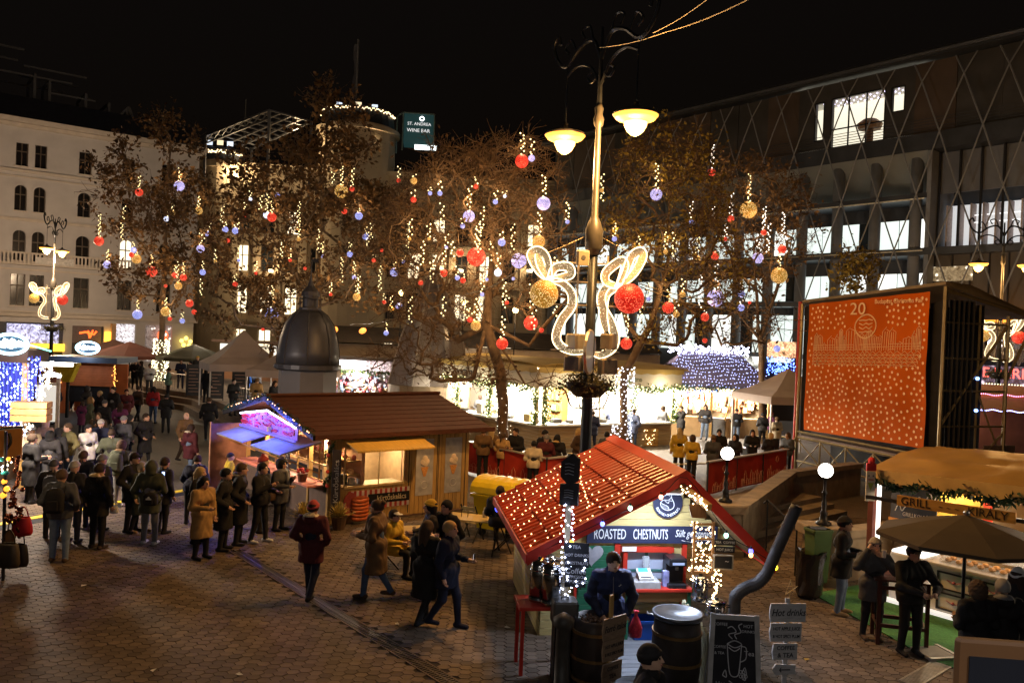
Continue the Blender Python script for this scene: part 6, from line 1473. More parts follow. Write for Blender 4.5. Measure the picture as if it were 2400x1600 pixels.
grow('bare_tree', 'bare spreading tree with dark trunk in front of the white stall', bC, [[bC, tuple(P(1180,950,31)), tuple(P(1172,868,31)), tuple(P(1140,760,31)), tuple(P(1150,640,31.5)), tuple(P(1160,450,31.5))], [6, tuple(P(1240,810,30.5)), tuple(P(1330,700,30)), tuple(P(1350,560,30))], [6, tuple(P(1070,800,31)), tuple(P(960,740,31)), tuple(P(860,770,31))], [6, tuple(P(1110,885,30.5)), tuple(P(1000,850,30.5))], [6, tuple(P(1230,900,30.5)), tuple(P(1300,880,30)), tuple(P(1340,900,30))]],
     [cr(1060,480,31.5,150,150), cr(960,560,32,110,110), cr(1180,430,31.5,150,130), cr(1030,700,31,140,110), cr(1250,600,31,120,150), cr(940,840,30.5,100,50), cr(1090,870,30,130,40), cr(1290,880,30,60,30)], 700,.015,2200,.09, m_leafd, m_barkd, 3,6, r_cap=.27)
tD = P(1458,1048,35.5); bD = (tD.x, tD.y, 0)
grow('yellow_leaf_tree', 'tree with sparse yellow leaves and light wrapped trunk right of the near lamp', bD, [[bD, tuple(P(1465,870,35.5)), tuple(P(1520,770,35)), tuple(P(1560,640,35)), tuple(P(1570,470,35))], [7, tuple(P(1470,760,35.5)), tuple(P(1450,620,36))], [9, tuple(P(1640,690,34.5)), tuple(P(1720,640,34))]],
     [cr(1560,480,35,170,170), cr(1480,620,36,110,120), cr(1640,620,34.5,130,130), cr(1560,760,34,100,60), cr(1590,360,35,110,90)], 430,.016,4200,.10, m_leafy, m_barkd, 4,5, r_cap=.33)
tE = P(1788,960,41); bE = (tE.x, tE.y, 0)
grow('bare_tree', 'rightmost tree with thin branches and brown leaves left of the stage', bE, [[bE, tuple(P(1785,830,41)), tuple(P(1770,660,41)), tuple(P(1760,480,41))], [7, tuple(P(1840,620,41)), tuple(P(1880,470,41))], [7, tuple(P(1700,700,40)), tuple(P(1660,640,40))]],
     [cr(1750,480,41,130,130), cr(1840,520,41,80,130), cr(1700,640,40,130,100), cr(1740,770,39,110,60)], 400,.014,2600,.12, m_leafb, m_barkd, 5,4, r_cap=.28)
tF = P(2005,800,40); bF = (tF.x, tF.y, 0)
grow('young_tree', 'young tree with a bright yellow top behind the stage banner', bF, [[bF, tuple(P(2005,690,40)), tuple(P(2008,640,40))]], [cr(2010,630,40,52,55)], 60,.012,900,.12, m_leafy, m_barkd, 6,2, r_cap=.1)
# light nets round trunks
def wrap(name, label, segs, r, n, mat, size):
    t = thing(name, label, 'fairy lights', (0,0,0)); pts = []; rr = random.Random(n)
    for i in range(n):
        f = i / n; k = min(int(f * (len(segs) - 1)), len(segs) - 2); g = f * (len(segs) - 1) - k; p = Vector(segs[k]).lerp(Vector(segs[k + 1]), g); a = i * 2.399 + rr.gauss(0,.15); rad = r * (1.15 if f < .08 else 1)
        pts.append(p + Vector((rad * math.cos(a), rad * math.sin(a), rr.gauss(0,.03))))
    bulbs(pts, size, mat, 'bulbs', t); return t
wrap('trunk_lights', 'warm white fairy lights wound round the leftmost plane trunk', [P(370,896,55), P(376,845,55)], .50,200, E((1,.92,.55),4),.042)
wrap('trunk_lights', 'second ring of warm fairy lights higher on the leftmost plane trunk', [P(377,830,55), P(379,795,55)], .48,110, E((1,.92,.55),4),.042)
wrap('trunk_lights', 'white fairy lights wound round the trunk right of the near lamp', [P(1455,1032,35.5), P(1462,935,35.5), P(1466,860,35.5)], .40,230, E((.9,.9,1),5),.03)
wrap('trunk_lights', 'faint sparse lights on the dark trunk of the bare tree', [P(1182,1030,31), P(1176,920,31)], .27,40, E((1,.9,.7),4),.016)
# ------------------------------------------------------------ hanging light balls
# (u, v, radius px, colour, top v of its light string or 0, depth)
BALLS = """326 451 9 r 410;420 436 12 l 392;390 513 6 w 487;404 499 6 g 467;466 494 9 g 458;625 504 8 w 450;637 509 11 r 470;574 504 5 r 472;587 467 4 w 445;650 458 6 b 0;800 448 16 g 388;825 443 6 r 392;934 423 5 r 388;970 424 8 g 408;969 468 7 r 440;1008 453 5 b 439;1031 453 6 b 420;1099 507 14 l 432;1115 437 6 r 410;1161 473 6 b 443;1183 460 4 w 445;1223 378 16 r 308;1246 371 8 l 323;1274 477 16 l 407;1538 456 14 l 380;1410 446 5 g 405;807 495 7 r 477;841 506 9 b 487;1084 530 6 b 510;1263 566 15 g 494;1668 404 9 r 337;1713 513 8 r 450;1754 492 20 g 405;232 565 11 r 500;251 620 9 l 583;355 636 13 r 595;320 607 11 g 590;313 586 7 b 565;308 597 6 r 0;410 645 7 r 620;430 650 8 r 614;418 670 9 g 655;388 670 4 r 0;475 638 7 b 610;470 583 9 l 544;490 549 8 b 520;528 538 7 b 510;552 541 8 b 520;534 564 5 r 0;551 666 6 r 640;444 711 9 r 0;322 737 11 b 701;388 730 11 g 696;455 731 6 r 0;398 747 5 r 725;637 736 16 b 667;715 629 4 r 0;427 752 6 b 730;616 772 4 r 0;857 554 8 b 520;820 596 7 b 566;895 587 4 r 0;876 610 5 r 595;946 614 4 b 585;924 638 10 b 612;1078 593 9 r 0;1116 602 22 r 520;1176 568 9 b 538;1216 611 18 l 0;1040 640 9 r 578;1167 639 9 w 590;1072 651 6 b 620;1085 657 7 r 633;1141 655 4 b 0;1203 653 4 b 0;836 696 9 g 648;900 708 5 r 685;935 717 8 b 0;916 723 7 g 690;1188 709 5 r 690;1101 749 7 r 718;1115 763 12 g 696;1244 757 17 r 0;1177 805 14 r 738;1269 774 6 r 0;905 780 6 b 754;850 775 9 o 0;986 663 6 r 0;1495 624 12 r 551;1566 721 14 r 670;1468 805 14 r 738;1585 737 8 g 710;1633 607 9 g 548;1676 599 10 r 0;1790 545 7 r 500;1776 605 13 l 561;1833 584 10 r 0;1826 646 19 g 588;1677 699 20 l 616;1652 743 10 r 720;1737 721 8 b 700;1738 689 8 b 660;1757 709 4 r 0;1652 798 6 r 0;1821 817 8 b 0;786 772 7 o 0;1130 690 5 b 640;1046 580 4 b 545;1005 560 4 g 520;960 560 4 g 510;700 560 5 g 515;755 600 4 b 560;680 610 4 r 580;1300 640 5 b 600;1330 520 5 b 470;1440 560 6 b 520;1620 520 5 b 470;1600 690 7 g 650;1520 700 5 b 660;1700 560 5 r 520;1560 590 6 g 540;505 612 4 g 580;560 610 4 b 575;600 640 4 r 610;775 690 4 r 660;830 650 5 l 610"""
ZONES = [(470, 'the leftmost plane tree', 53),(960, 'the plane tree behind the domed kiosk', 44.5),(1385, 'the bare tree before the white stall', 29.8),(1602, 'the yellow leaved tree', 33.6),(9999, 'the rightmost tree', 38.6)]
KM = {'r': (K_RED, 'red'), 'g': (K_GOLD, 'gold'), 'b': (K_BLUE, 'blue'), 'l': (K_LILAC, 'large pale blue'), 'w': (K_WHITE, 'white'), 'o': (E((1,.30,.05),2.5), 'flat orange')}
rows_ = []
for s in BALLS.split(';'):
    u, v, r, k, tv = s.split(); u, v, r, tv = int(u), int(v), int(r), int(tv); zi = next(i for i, z in enumerate(ZONES) if u < z[0]); rows_.append([u, v, r, k, tv, zi])
ORD = ['highest', 'second highest', 'third highest', 'fourth highest', 'fifth highest', 'sixth highest', 'seventh highest', 'eighth highest', 'ninth highest', 'tenth highest', 'eleventh highest', 'twelfth highest', 'thirteenth highest', 'fourteenth highest', 'fifteenth highest', 'sixteenth highest']
cnt = {}
for rw_ in rows_: cnt.setdefault((rw_[3], rw_[5]), []).append((rw_[1], rw_[0]))
STR = {}
m_str = E((1,.80,.38),3.2); m_strw = E((1,.90,.78),3.4)
def string_mesh(n, warm):
    if (n, warm) not in STR:
        b = B(); rr = random.Random(n)
        for i in range(n): b.octa((.05 * math.sin(i * 2.2) + rr.gauss(0,.012),.05 * math.cos(i * 2.2),.07 * i),.026)
        STR[(n, warm)] = b.mesh('light_string', m_str if warm else m_strw)
    return STR[(n, warm)]
for u, v, r, k, tv, zi in rows_:
    Y = ZONES[zi][2] + rnd.uniform(-.8,.8); p = P(u, v, Y); R_ = r * Y / F; mt, cn = KM[k]; lst = sorted(cnt[(k, zi)]); o_ = lst.index((v, u)); cnt_same = len(lst)
    lab = '%s %s light ball hanging in %s' % ('only' if cnt_same == 1 else 'lowest' if o_ == cnt_same - 1 else ORD[o_], cn, ZONES[zi][1])
    t = thing('hanging_ornament', lab, 'light ball', p, rnd.uniform(0,6), 'light balls hanging in the trees')
    link('ball', ball_mesh(mt), t, None, (rnd.uniform(0,3),0,0),(R_, R_, R_ * (.55 if k == 'o' else 1)))
    if r > 8 or (u * 7 + v) % 5 == 0: lamp((0,0, R_ + .35),40 if r > 8 else 26,(1,.66,.32),.2, t)
    if tv:
        h = (v - tv) * Y / F - R_; n_ = max(3, min(26, round(h / .07 / 1.35)))
        if h > .1: link('light_string', string_mesh(n_, zi < 4 or k == 'g'), t, (0,0, R_ + .02), None, (1.35,1.35, h / (n_ * .07)), kind='stuff')
# loose warm light strings hanging deeper in the crowns
LS = [(780,400,430),(870,520,560),(862,540,575),(1035,470,520),(955,520,580),(990,560,620),(1130,480,540),(1150,560,610),(1122,520,590),(1200,520,590),(1060,560,600),(890,620,680),(840,640,690),(1090,700,750),(1180,650,720),(1245,660,720),(1300,690,740),(1010,610,660),(560,500,540),(610,455,490),(660,560,600),(475,545,590),(520,480,520),(470,650,690),(1673,480,511),(1792,480,520),(1835,494,560),(1640,640,720),(1800,520,590),(1500,690,760),(1578,540,600),(1460,690,740),(1410,440,470),(1250,720,770),(960,690,760),(1040,690,740),(700,470,520),(745,530,590),(800,600,660),(415,610,650),(285,520,560),(290,480,512)]
ls_n = {}
for u, va, vb in LS:
    zi = next(i for i, z in enumerate(ZONES) if u < z[0]); ls_n.setdefault(zi, []).append(u)
for u, va, vb in LS:
    zi = next(i for i, z in enumerate(ZONES) if u < z[0]); Y = ZONES[zi][2] + rnd.uniform(-.6,.9); p = P(u, vb, Y); h = (vb - va) * Y / F; n_ = max(4, min(24, int(h / .095))); lst = sorted(ls_n[zi]); o_ = lst.index(u)
    nth = ['first', 'second', 'third', 'fourth', 'fifth', 'sixth', 'seventh', 'eighth', 'ninth', 'tenth', 'eleventh', 'twelfth', 'thirteenth', 'fourteenth', 'fifteenth', 'sixteenth', 'seventeenth'][o_]
    t = thing('light_string', '%s plain bulb string from the left in %s' % (nth, ZONES[zi][1]), 'light string', p, rnd.uniform(0,6), 'ball-less light strings in the trees')
    link('bulbs', string_mesh(n_, zi < 4), t, None, None, (1.35,1.35, h / (n_ * .07)), kind='stuff')
# wires across the square
def wire_thing(label, pts, r=.012, m_=None):
    t = thing('overhead_wire', label, 'wire', pts[0], 0, 'wires over the square'); b = B(); q = []
    for i in range(len(pts) - 1):
        a_, c_ = Vector(pts[i]), Vector(pts[i + 1]); sag = (c_ - a_).length * .018
        q += [a_.lerp(c_, k / 10) - Vector((0,0, sag * math.sin(math.pi * k / 10))) - Vector(pts[0]) for k in range(10 + (i == len(pts) - 2))]
    b.tube(q, r, 5, cap=False); b.out('wire', m_ or M((.45,.36,.22),.6), t)
wire_thing('wire rising to the upper right from the lamp top', [P(1405,112,18.2), P(1560,76,15.5), P(1760,-4,13)], .010)
wire_thing('second wire at the top right corner above the lamp', [P(1530,78,15.8), P(1662,-4,13.5)], .008)
wire_thing('wire from the lamp collar down to the gold ball bow', [P(1383,548,18.2), P(1275,595,18.1)], .008)
wire_thing('wire from the lamp collar to the right past the red ball bow', [P(1398,550,18.2), P(1500,600,18.6), P(1640,650,24)], .009)
wire_thing('double wire from the bow frame towards the stage', [P(1500,665,18.2), P(1700,705,22), P(1890,750,29.5)], .011)
wire_thing('lower wire from the red ball bow towards the stage', [P(1500,672,18.2), P(1700,725,22), P(1890,775,29.5)], .011)
wire_thing('thin wire from the gold ball bow to the left past the statue tent', [P(1245,612,18.2), P(1090,690,26), P(820,760,40)], .012)
# ============================================================ people: one continuous body each, clothes and hair as children
def cap_(p, a, b, ra, rb, sy=1.):
    a, b = np.array(a, float), np.array(b, float); d = b - a; L2 = d.dot(d) + 1e-9; q = p - a
    t = np.clip(q @ d / L2,0,1); e = q - t[..., None] * d
    if sy != 1.: e = e / np.array([1, sy, 1])
    return np.linalg.norm(e, axis=-1) * (min(sy, 1) if sy < 1 else 1) ** .5 - (ra + (rb - ra) * t)
def ell(p, c, r):
    q = (p - np.array(c)) / np.array(r); k = np.linalg.norm(q, axis=-1); return (k - 1) * min(r)
def smin(a, b, k): h = np.clip(.5 + .5 * (b - a) / k, 0,1); return b + (a - b) * h - k * h * (1 - h)
def surf(fn, lo, hi, h):
    lo, hi = np.array(lo), np.array(hi); n = np.ceil((hi - lo) / h).astype(int) + 1
    ax = [lo[i] + h * np.arange(n[i]) for i in range(3)]; g = np.stack(np.meshgrid(*ax, indexing='ij'),-1); V = fn(g).astype(np.float32)
    ins = V < 0; nx, ny, nz = n
    c = np.zeros((nx - 1, ny - 1, nz - 1), int); pos = np.zeros((nx - 1, ny - 1, nz - 1,3)); cnt = np.zeros((nx - 1, ny - 1, nz - 1))
    sl = lambda i: slice(i, i - 1 if i == 0 else None)
    def sub(A, i, j, k): return A[i:nx - 1 + i, j:ny - 1 + j, k:nz - 1 + k]
    cor = [(i, j, k) for i in (0,1) for j in (0,1) for k in (0,1)]
    for a in cor:
        for d in range(3):
            if a[d]: continue
            b_ = list(a); b_[d] = 1; va, vb = sub(V, *a), sub(V, *b_); cr_ = (va < 0) != (vb < 0)
            t = np.where(cr_, va / np.where(cr_, va - vb, 1),0); q = np.array(a, float)
            for e in range(3): pos[..., e] += np.where(cr_, q[e] + (t if e == d else 0),0)
            cnt += cr_
    act = cnt > 0; idx = -np.ones(act.shape, int); idx[act] = np.arange(act.sum())
    ii = np.stack(np.nonzero(act),-1); vs = lo + h * (ii + pos[act] / cnt[act][:, None])
    F_ = []
    for d in range(3):
        o1, o2 = (d + 1) % 3,(d + 2) % 3
        s0 = [slice(1,-1)] * 3; s1 = [slice(1,-1)] * 3; s0[d] = slice(0,-1); s1[d] = slice(1, None)
        a, b_ = ins[tuple(s0)], ins[tuple(s1)]; cr_ = np.stack(np.nonzero(a != b_),-1)
        if len(cr_) == 0: continue
        fl = a[tuple(cr_.T)]; cr_ = cr_ + np.array([0 if e == d else 1 for e in range(3)])
        def cell(x, y): q = cr_.copy(); q[:, o1] -= x; q[:, o2] -= y; return idx[tuple(q.T)]
        quad = np.stack([cell(1,1), cell(0,1), cell(0,0), cell(1,0)], -1); quad[~fl] = quad[~fl][:, ::-1]; F_.append(quad)
    return vs, np.concatenate(F_)
ARM = {'d': ((.26,.03,1.14),(.25,-.05,.89)), 'p': ((.29,.07,1.15),(.21,-.12,.99)), 'h': ((.25,.0,1.13),(.10,-.30,1.13)), 'f': ((.25,-.04,1.14),(.07,-.28,1.30)), 'k': ((.26,-.22,1.24),(.05,-.20,1.49)),
       'e': ((.30,-.14,1.28),(.12,-.08,1.58)), 'l': ((.29,-.18,1.14),(.10,-.40,1.10)), 's': ((.28,.12,1.16),(.28,.02,.93)), 'w': ((.27,-.14,1.16),(.24,-.28,.95)), 'b': ((.28,-.10,1.13),(.16,-.30,.93)), 'o': ((.27,-.08,1.15),(.26,-.42,1.10)), 'v': ((.27,.0,1.12),(.29,-.16,.90))}
LEG = {'s': (((.10,-.02,.50),(.11,0,.08)),((.10,-.01,.50),(.12,.03,.08))), 'w': (((.09,-.13,.52),(.08,-.17,.08)),((.09,.03,.49),(.08,.25,.13))), 'c': (((.10,-.05,.50),(.10,-.08,.08)),((.11,.02,.50),(.16,.10,.08))), 'z': (((.13,-.44,.53),(.13,-.40,.08)),((.12,-.44,.53),(.12,-.42,.08)))}
def rig(pose, lean):
    lg = LEG[pose[0]]; sit = pose[0] == 'z'; dz = -.40 if sit else 0
    def T(p):
        x, y, z = p
        if z > .92 and lean: k = z - .92; y -= k * lean; z -= k * lean * lean * .35
        return (x, y, z + dz)
    r = {'hip': [(.09 * s, 0,.92 + dz) for s in (1,-1)], 'knee': [(lg[i][0][0] * (1,-1)[i], *lg[i][0][1:]) for i in (0,1)], 'ank': [(lg[i][1][0] * (1,-1)[i], *lg[i][1][1:]) for i in (0,1)], 'T': T, 'dz': dz,
         'sh': [T((.185 * s, .0,1.42)) for s in (1,-1)], 'el': [], 'wr': []}
    for i, s in enumerate((1,-1)):
        e, w_ = ARM[pose[1 + i]]; r['el'].append(T((e[0] * s, e[1], e[2]))); r['wr'].append(T((w_[0] * s, w_[1], w_[2])))
    return r
BODY, COAT, HEADW = {}, {}, {}
EXT_LO, EXT_HI = (-.5,-.85,-.03),(.5,.6,1.95)
def body_mesh(pose, lean, fine):
    k = (pose, lean, fine)
    if k in BODY: return BODY[k]
    r = rig(pose, lean); T = r['T']; h = (.017,.024,.036)[fine]
    hc = np.array(T((0,-.02,1.63)))
    def parts(p):
        leg = 1e3; shoe = 1e3; arm = 1e3
        for i in (0,1):
            l_ = smin(cap_(p, r['hip'][i], r['knee'][i], .098,.066), cap_(p, r['knee'][i], r['ank'][i], .066,.048),.04); leg = smin(leg, l_, .03) if i else l_
            a = np.array(r['ank'][i]); sh_ = cap_(p, a + (0,.04,-.035), a + (0,-.15,-.045),.044,.036); shoe = np.minimum(shoe, sh_)
            arm = np.minimum(arm, smin(cap_(p, r['sh'][i], r['el'][i], .05,.04), cap_(p, r['el'][i], r['wr'][i], .04,.028),.03))
        tor = smin(cap_(p, T((0,.0,.95)), T((0,.0,1.12)),.135,.12), cap_(p, T((-.09,0,1.33)), T((.09,0,1.33)),.10,.10),.12)
        tor = np.minimum(tor, arm)
        hd = ell(p, hc, (.077,.098,.118)); hd = smin(hd, cap_(p, hc + (0,-.075,-.085), hc + (0,-.05,-.08),.032,.04),.04)
        hd = smin(hd, cap_(p, hc + (0,-.095,.015), hc + (0,-.118,-.022),.012,.018),.02)
        for s in (1,-1): hd = smin(hd, ell(p, hc + (.08 * s, .005,-.01),(.012,.025,.035)),.01); hd = np.maximum(hd, -ell(p, hc + (.032 * s, -.112,.018),(.02,.018,.014)))
        nk = cap_(p, T((0,.0,1.42)), hc + (0,.012,-.06),.058,.052)
        hand = 1e3
        for i in (0,1):
            w_ = np.array(r['wr'][i]); d = w_ - np.array(r['el'][i]); d /= np.linalg.norm(d); hand = np.minimum(hand, cap_(p, w_, w_ + d * .075,.028,.034))
        skin = smin(smin(hd, nk, .03), hand, .005)
        return skin, smin(leg, tor, .05), shoe
    def fn(p): a, b, c = parts(p); return smin(smin(a, b, .025), c, .02)
    vs, fs = surf(fn, EXT_LO, EXT_HI, h)
    pv = np.stack(parts(vs),-1); pv[:, 0] -= .004; lab = pv.argmin(1); fl = np.median(lab[fs], axis=1).astype(int)
    zk = vs[fs].mean(1); b = B(); b.v = [tuple(v) for v in vs]; b.f = [tuple(int(i) for i in f) for f in fs]; b.mi = [int(x) for x in fl]; b.sm = [True] * len(fs)
    b.smooth = True
    if fine < 2:                                             # eyes, mouth, five fingers on each hand
        b.m = 3
        for s in (1,-1): b.sph(hc + (.032 * s, -.088,.018),.013,6,4)
        b.m = 4; b.sph(hc + (0,-.103,-.058),.024,6,4, sy=.5, sz=.3); b.m = 0
        for i, s in enumerate((1,-1)):
            w_ = Vector(r['wr'][i]); d = (w_ - Vector(r['el'][i])).normalized(); sd = d.cross(Vector((0,-1,0.3))).normalized(); pn = sd.cross(d).normalized()
            if pn.y > 0: pn = -pn
            for j, L_ in enumerate((.062,.074,.07,.055)):
                q = w_ + d * .085 + sd * (-.027 + .018 * j); b.tube([q, q + d * L_ * .5 + pn * .006, q + d * L_ * .85 + pn * .03], [.0095,.009,.007], 5)
            q = w_ + d * .03 - sd * .03 * (1 if s > 0 else -1); b.tube([q, q + d * .03 - sd * .022 * (1 if s > 0 else -1) + pn * .01, q + d * .06 - sd * .02 * (1 if s > 0 else -1) + pn * .02], [.012,.0105,.008], 5)
    BODY[k] = (b.mesh('person', [M((.5,.3,.2))] * 5), hc); return BODY[k]
HEM = {'j': .84, 'm': .68, 'l': .46, 'v': .86}
def coat_mesh(pose, lean, fine, ln, hood):
    k = (pose, lean, fine, ln, hood)
    if k in COAT: return COAT[k]
    r = rig(pose, lean); T = r['T']; h = (.018,.026,.038)[fine]; hem = HEM[ln] + r['dz']; sit = pose[0] == 'z'
    if sit: hem = max(hem, .40)
    def fn(p):
        t = smin(cap_(p, T((-.055,0,.98)), T((.055,0,.98)),.158,.158), cap_(p, T((-.10,.0,1.30)), T((.10,.0,1.30)),.135,.135),.10)
        t = smin(t, cap_(p, T((-.15,0,1.42)), T((.15,0,1.42)),.085,.085),.06); t = smin(t, cap_(p, T((0,.01,1.46)), T((0,0,1.53)),.085,.072),.04)
        if not sit:
            t = smin(t, cap_(p, (-.05,.0,.95),(-.06,.02, hem - .05),.15,.165 if ln == 'l' else .155),.05); t = smin(t, cap_(p, (.05,.0,.95),(.06,.0, hem - .05),.15,.165 if ln == 'l' else .155),.05)
        else:
            for i in (0,1): t = smin(t, cap_(p, r['hip'][i], np.array(r['hip'][i]) * .5 + np.array(r['knee'][i]) * .5,.135,.11),.05)
        for i in (0,1):
            el, wr = np.array(r['el'][i]), np.array(r['wr'][i]); a = smin(cap_(p, r['sh'][i], el, .082,.066), cap_(p, el, wr - (wr - el) * .06,.066,.05),.04); t = smin(t, a, .035)
        if hood:
            t = smin(t, ell(p, T((0,.10,1.47)),(.13,.085,.10)),.03)
        t = t + .009 * np.sin(p[...,2] * 19 + 5 * np.sin(p[...,0] * 13 + p[...,1] * 9)) * np.sin(p[...,0] * 21 + 2 * p[...,2])
        if ln == 'v': t = t + .009 * np.abs(np.sin(p[...,2] * 30)) - .006
        t = np.maximum(t, hem - p[...,2]); nk = cap_(p, T((0,-.0,1.50)), T((0,-.01,1.62)),.062,.07); return np.maximum(t, -nk)
    vs, fs = surf(fn, EXT_LO, EXT_HI, h)
    b = B(); b.v = [tuple(v) for v in vs]; b.f = [tuple(int(i) for i in f) for f in fs]; b.sm = [True] * len(fs)
    c = vs[fs].mean(1); hood_c = np.array(T((0,.12,1.50)))
    if hood in ('F', 'T'): d = np.linalg.norm((c - np.array(T((0,.06,1.535)))) / np.array([.15,.15,.04]), axis=1); b.mi = [1 if x < 1 else 0 for x in d]
    elif ln == 'v':
        mi = np.zeros(len(fs), int)
        for i in (0,1):
            sh, el, wr = (np.array(r[q][i]) for q in ('sh', 'el', 'wr')); s = (1,-1)[i]
            t_ = np.minimum(cap_(c, sh + (.03 * s, 0,-.06), el, .085,.08), cap_(c, el, wr, .08,.07)); mi[(t_ < 0) & (np.abs(c[:, 0]) > .17)] = 1
        b.mi = [int(x) for x in mi]
    else: b.mi = [0] * len(fs)
    COAT[k] = b.mesh('coat', [M((.1,.1,.1))] * 2); return COAT[k]
def head_mesh(kind, fine):
    k = (kind, fine)
    if k in HEADW: return HEADW[k]
    h = (.013,.018,.026)[fine]; Zf = lambda p: p[...,2]
    def fn(p):
        if kind in ('short', 'long', 'pony', 'bun', 'curly', 'bob'):
            g = .012 if kind != 'curly' else .03; d = ell(p, (0,.012,.018),(.083 + g, .104 + g, .113 + g)); face = np.maximum(p[...,1] + .045, p[...,2] - .065); cut = ell(p, (0,-.13,-.05),(.075,.10,.12)); d = np.maximum(d, -cut); d = np.maximum(d, -(p[...,2] + (.05 if kind in ('short', 'bun', 'pony') else .30)))
            if kind in ('short', 'bun', 'pony'): d = np.maximum(d, -np.maximum(p[...,1] + .02, p[...,2] + .0))
            if kind == 'long': d = smin(d, cap_(p, (-.045,.075,-.02),(-.05,.10,-.34),.055,.045),.05); d = smin(d, cap_(p, (.045,.075,-.02),(.05,.10,-.34),.055,.045),.05)
            if kind == 'bob': d = smin(d, cap_(p, (-.06,.05,-.02),(-.075,.06,-.15),.05,.05),.04); d = smin(d, cap_(p, (.06,.05,-.02),(.075,.06,-.15),.05,.05),.04)
            if kind == 'pony': d = smin(d, cap_(p, (0,.11,.05),(0,.17,-.18),.035,.02),.03)
            if kind == 'bun': d = np.minimum(d, ell(p, (0,.11,.09),(.05,.05,.045)))
            if kind == 'curly': d = d + .014 * np.sin(p[...,0] * 90) * np.sin(p[...,1] * 80 + 1) * np.sin(p[...,2] * 85 + 2); d = smin(d, ell(p, (0,.03,-.06),(.10,.09,.08)),.04)
            return d
        if kind in ('beanie', 'pom'):
            d = ell(p, (0,.008,.03),(.093,.114,.122)); d = np.maximum(d, -(p[...,2] - .028 + p[...,1] * .25)); q = np.abs(p[...,2] - .045 + p[...,1] * .25) - .022; rim = np.maximum(ell(p, (0,.008,.03),(.103,.124,.13)), q); d = np.minimum(d, rim)
            if kind == 'pom': d = np.minimum(d, ell(p, (0,.02,.165),(.04,.04,.035)))
            return d
        if kind == 'cap':
            d = np.maximum(ell(p, (0,.008,.03),(.092,.112,.105)),-(p[...,2] - .045)); return np.minimum(d, np.maximum(ell(p, (0,-.10,.05),(.07,.09,.016)), p[...,1] + .05))
        if kind in ('hoodup', 'furhood'):
            d = ell(p, (0,.03,-.0),(.118,.135,.155)); d = np.maximum(d, -ell(p, (0,-.10,-.01),(.082,.11,.112))); d = np.maximum(d, -(p[...,2] + .14)); d = smin(d, ell(p, (0,.05,-.12),(.12,.1,.07)),.03)
            return d
        if kind == 'scarf':
            d = cap_(p, (-.03,-.01,-.16),(.03,-.01,-.16),.088,.088); d = np.maximum(d, np.abs(p[...,2] + .15) - .05); return smin(d, cap_(p, (.04,-.10,-.18),(.06,-.15,-.50),.04,.045),.03)
        if kind == 'furrim':
            q = np.sqrt((p[...,0] / 1.0) ** 2 + ((p[...,2] + .005) * .8) ** 2) - .092; return np.sqrt(q ** 2 + (p[...,1] + .045 - p[...,2] * .1) ** 2) - .026 + .006 * np.sin(p[...,0] * 120) * np.sin(p[...,2] * 130)
    vs, fs = surf(fn, (-.2,-.24,-.56),(.2,.26,.24), h); b = B(); b.v = [tuple(v) for v in vs]; b.f = [tuple(int(i) for i in f) for f in fs]; b.sm = [True] * len(fs); b.mi = [0] * len(fs)
    HEADW[k] = b.mesh({'beanie': 'hat', 'pom': 'hat', 'cap': 'hat', 'hoodup': 'hood', 'furhood': 'hood', 'scarf': 'scarf', 'furrim': 'fur_rim'}.get(kind, 'hair'), M((.1,.1,.1))); return HEADW[k]
COL = dict(k=(.012,.011,.012), K=(.022,.020,.022), n=(.012,.015,.035), N=(.02,.03,.09), g=(.06,.06,.065), G=(.16,.155,.16), w=(.55,.54,.53), c=(.50,.42,.30), t=(.34,.20,.075), b=(.065,.038,.022), B=(.13,.075,.035), o=(.11,.095,.04), O=(.05,.055,.035), r=(.32,.02,.02), m=(.075,.014,.018), y=(.48,.30,.03), Y=(.62,.42,.03), p=(.62,.46,.44), u=(.09,.11,.19), U=(.02,.10,.42), j=(.055,.085,.16), J=(.12,.16,.24), v=(.10,.02,.07), e=(.14,.22,.16), f=(.38,.24,.10), l=(.42,.28,.12), d=(.028,.016,.010), s=(.45,.33,.16), h=(.30,.28,.26), q=(.9,.9,.9), x=(.35,.05,.05))
SKIN = [M((.50,.29,.20),.5,.1,12), M((.44,.25,.16),.5,.1,12), M((.56,.35,.25),.5,.1,12)]
EYE, LIP = M((.02,.015,.012),.3), M((.30,.09,.08),.5)
def fab(c): return M(COL[c], .85,.22,9,.25)
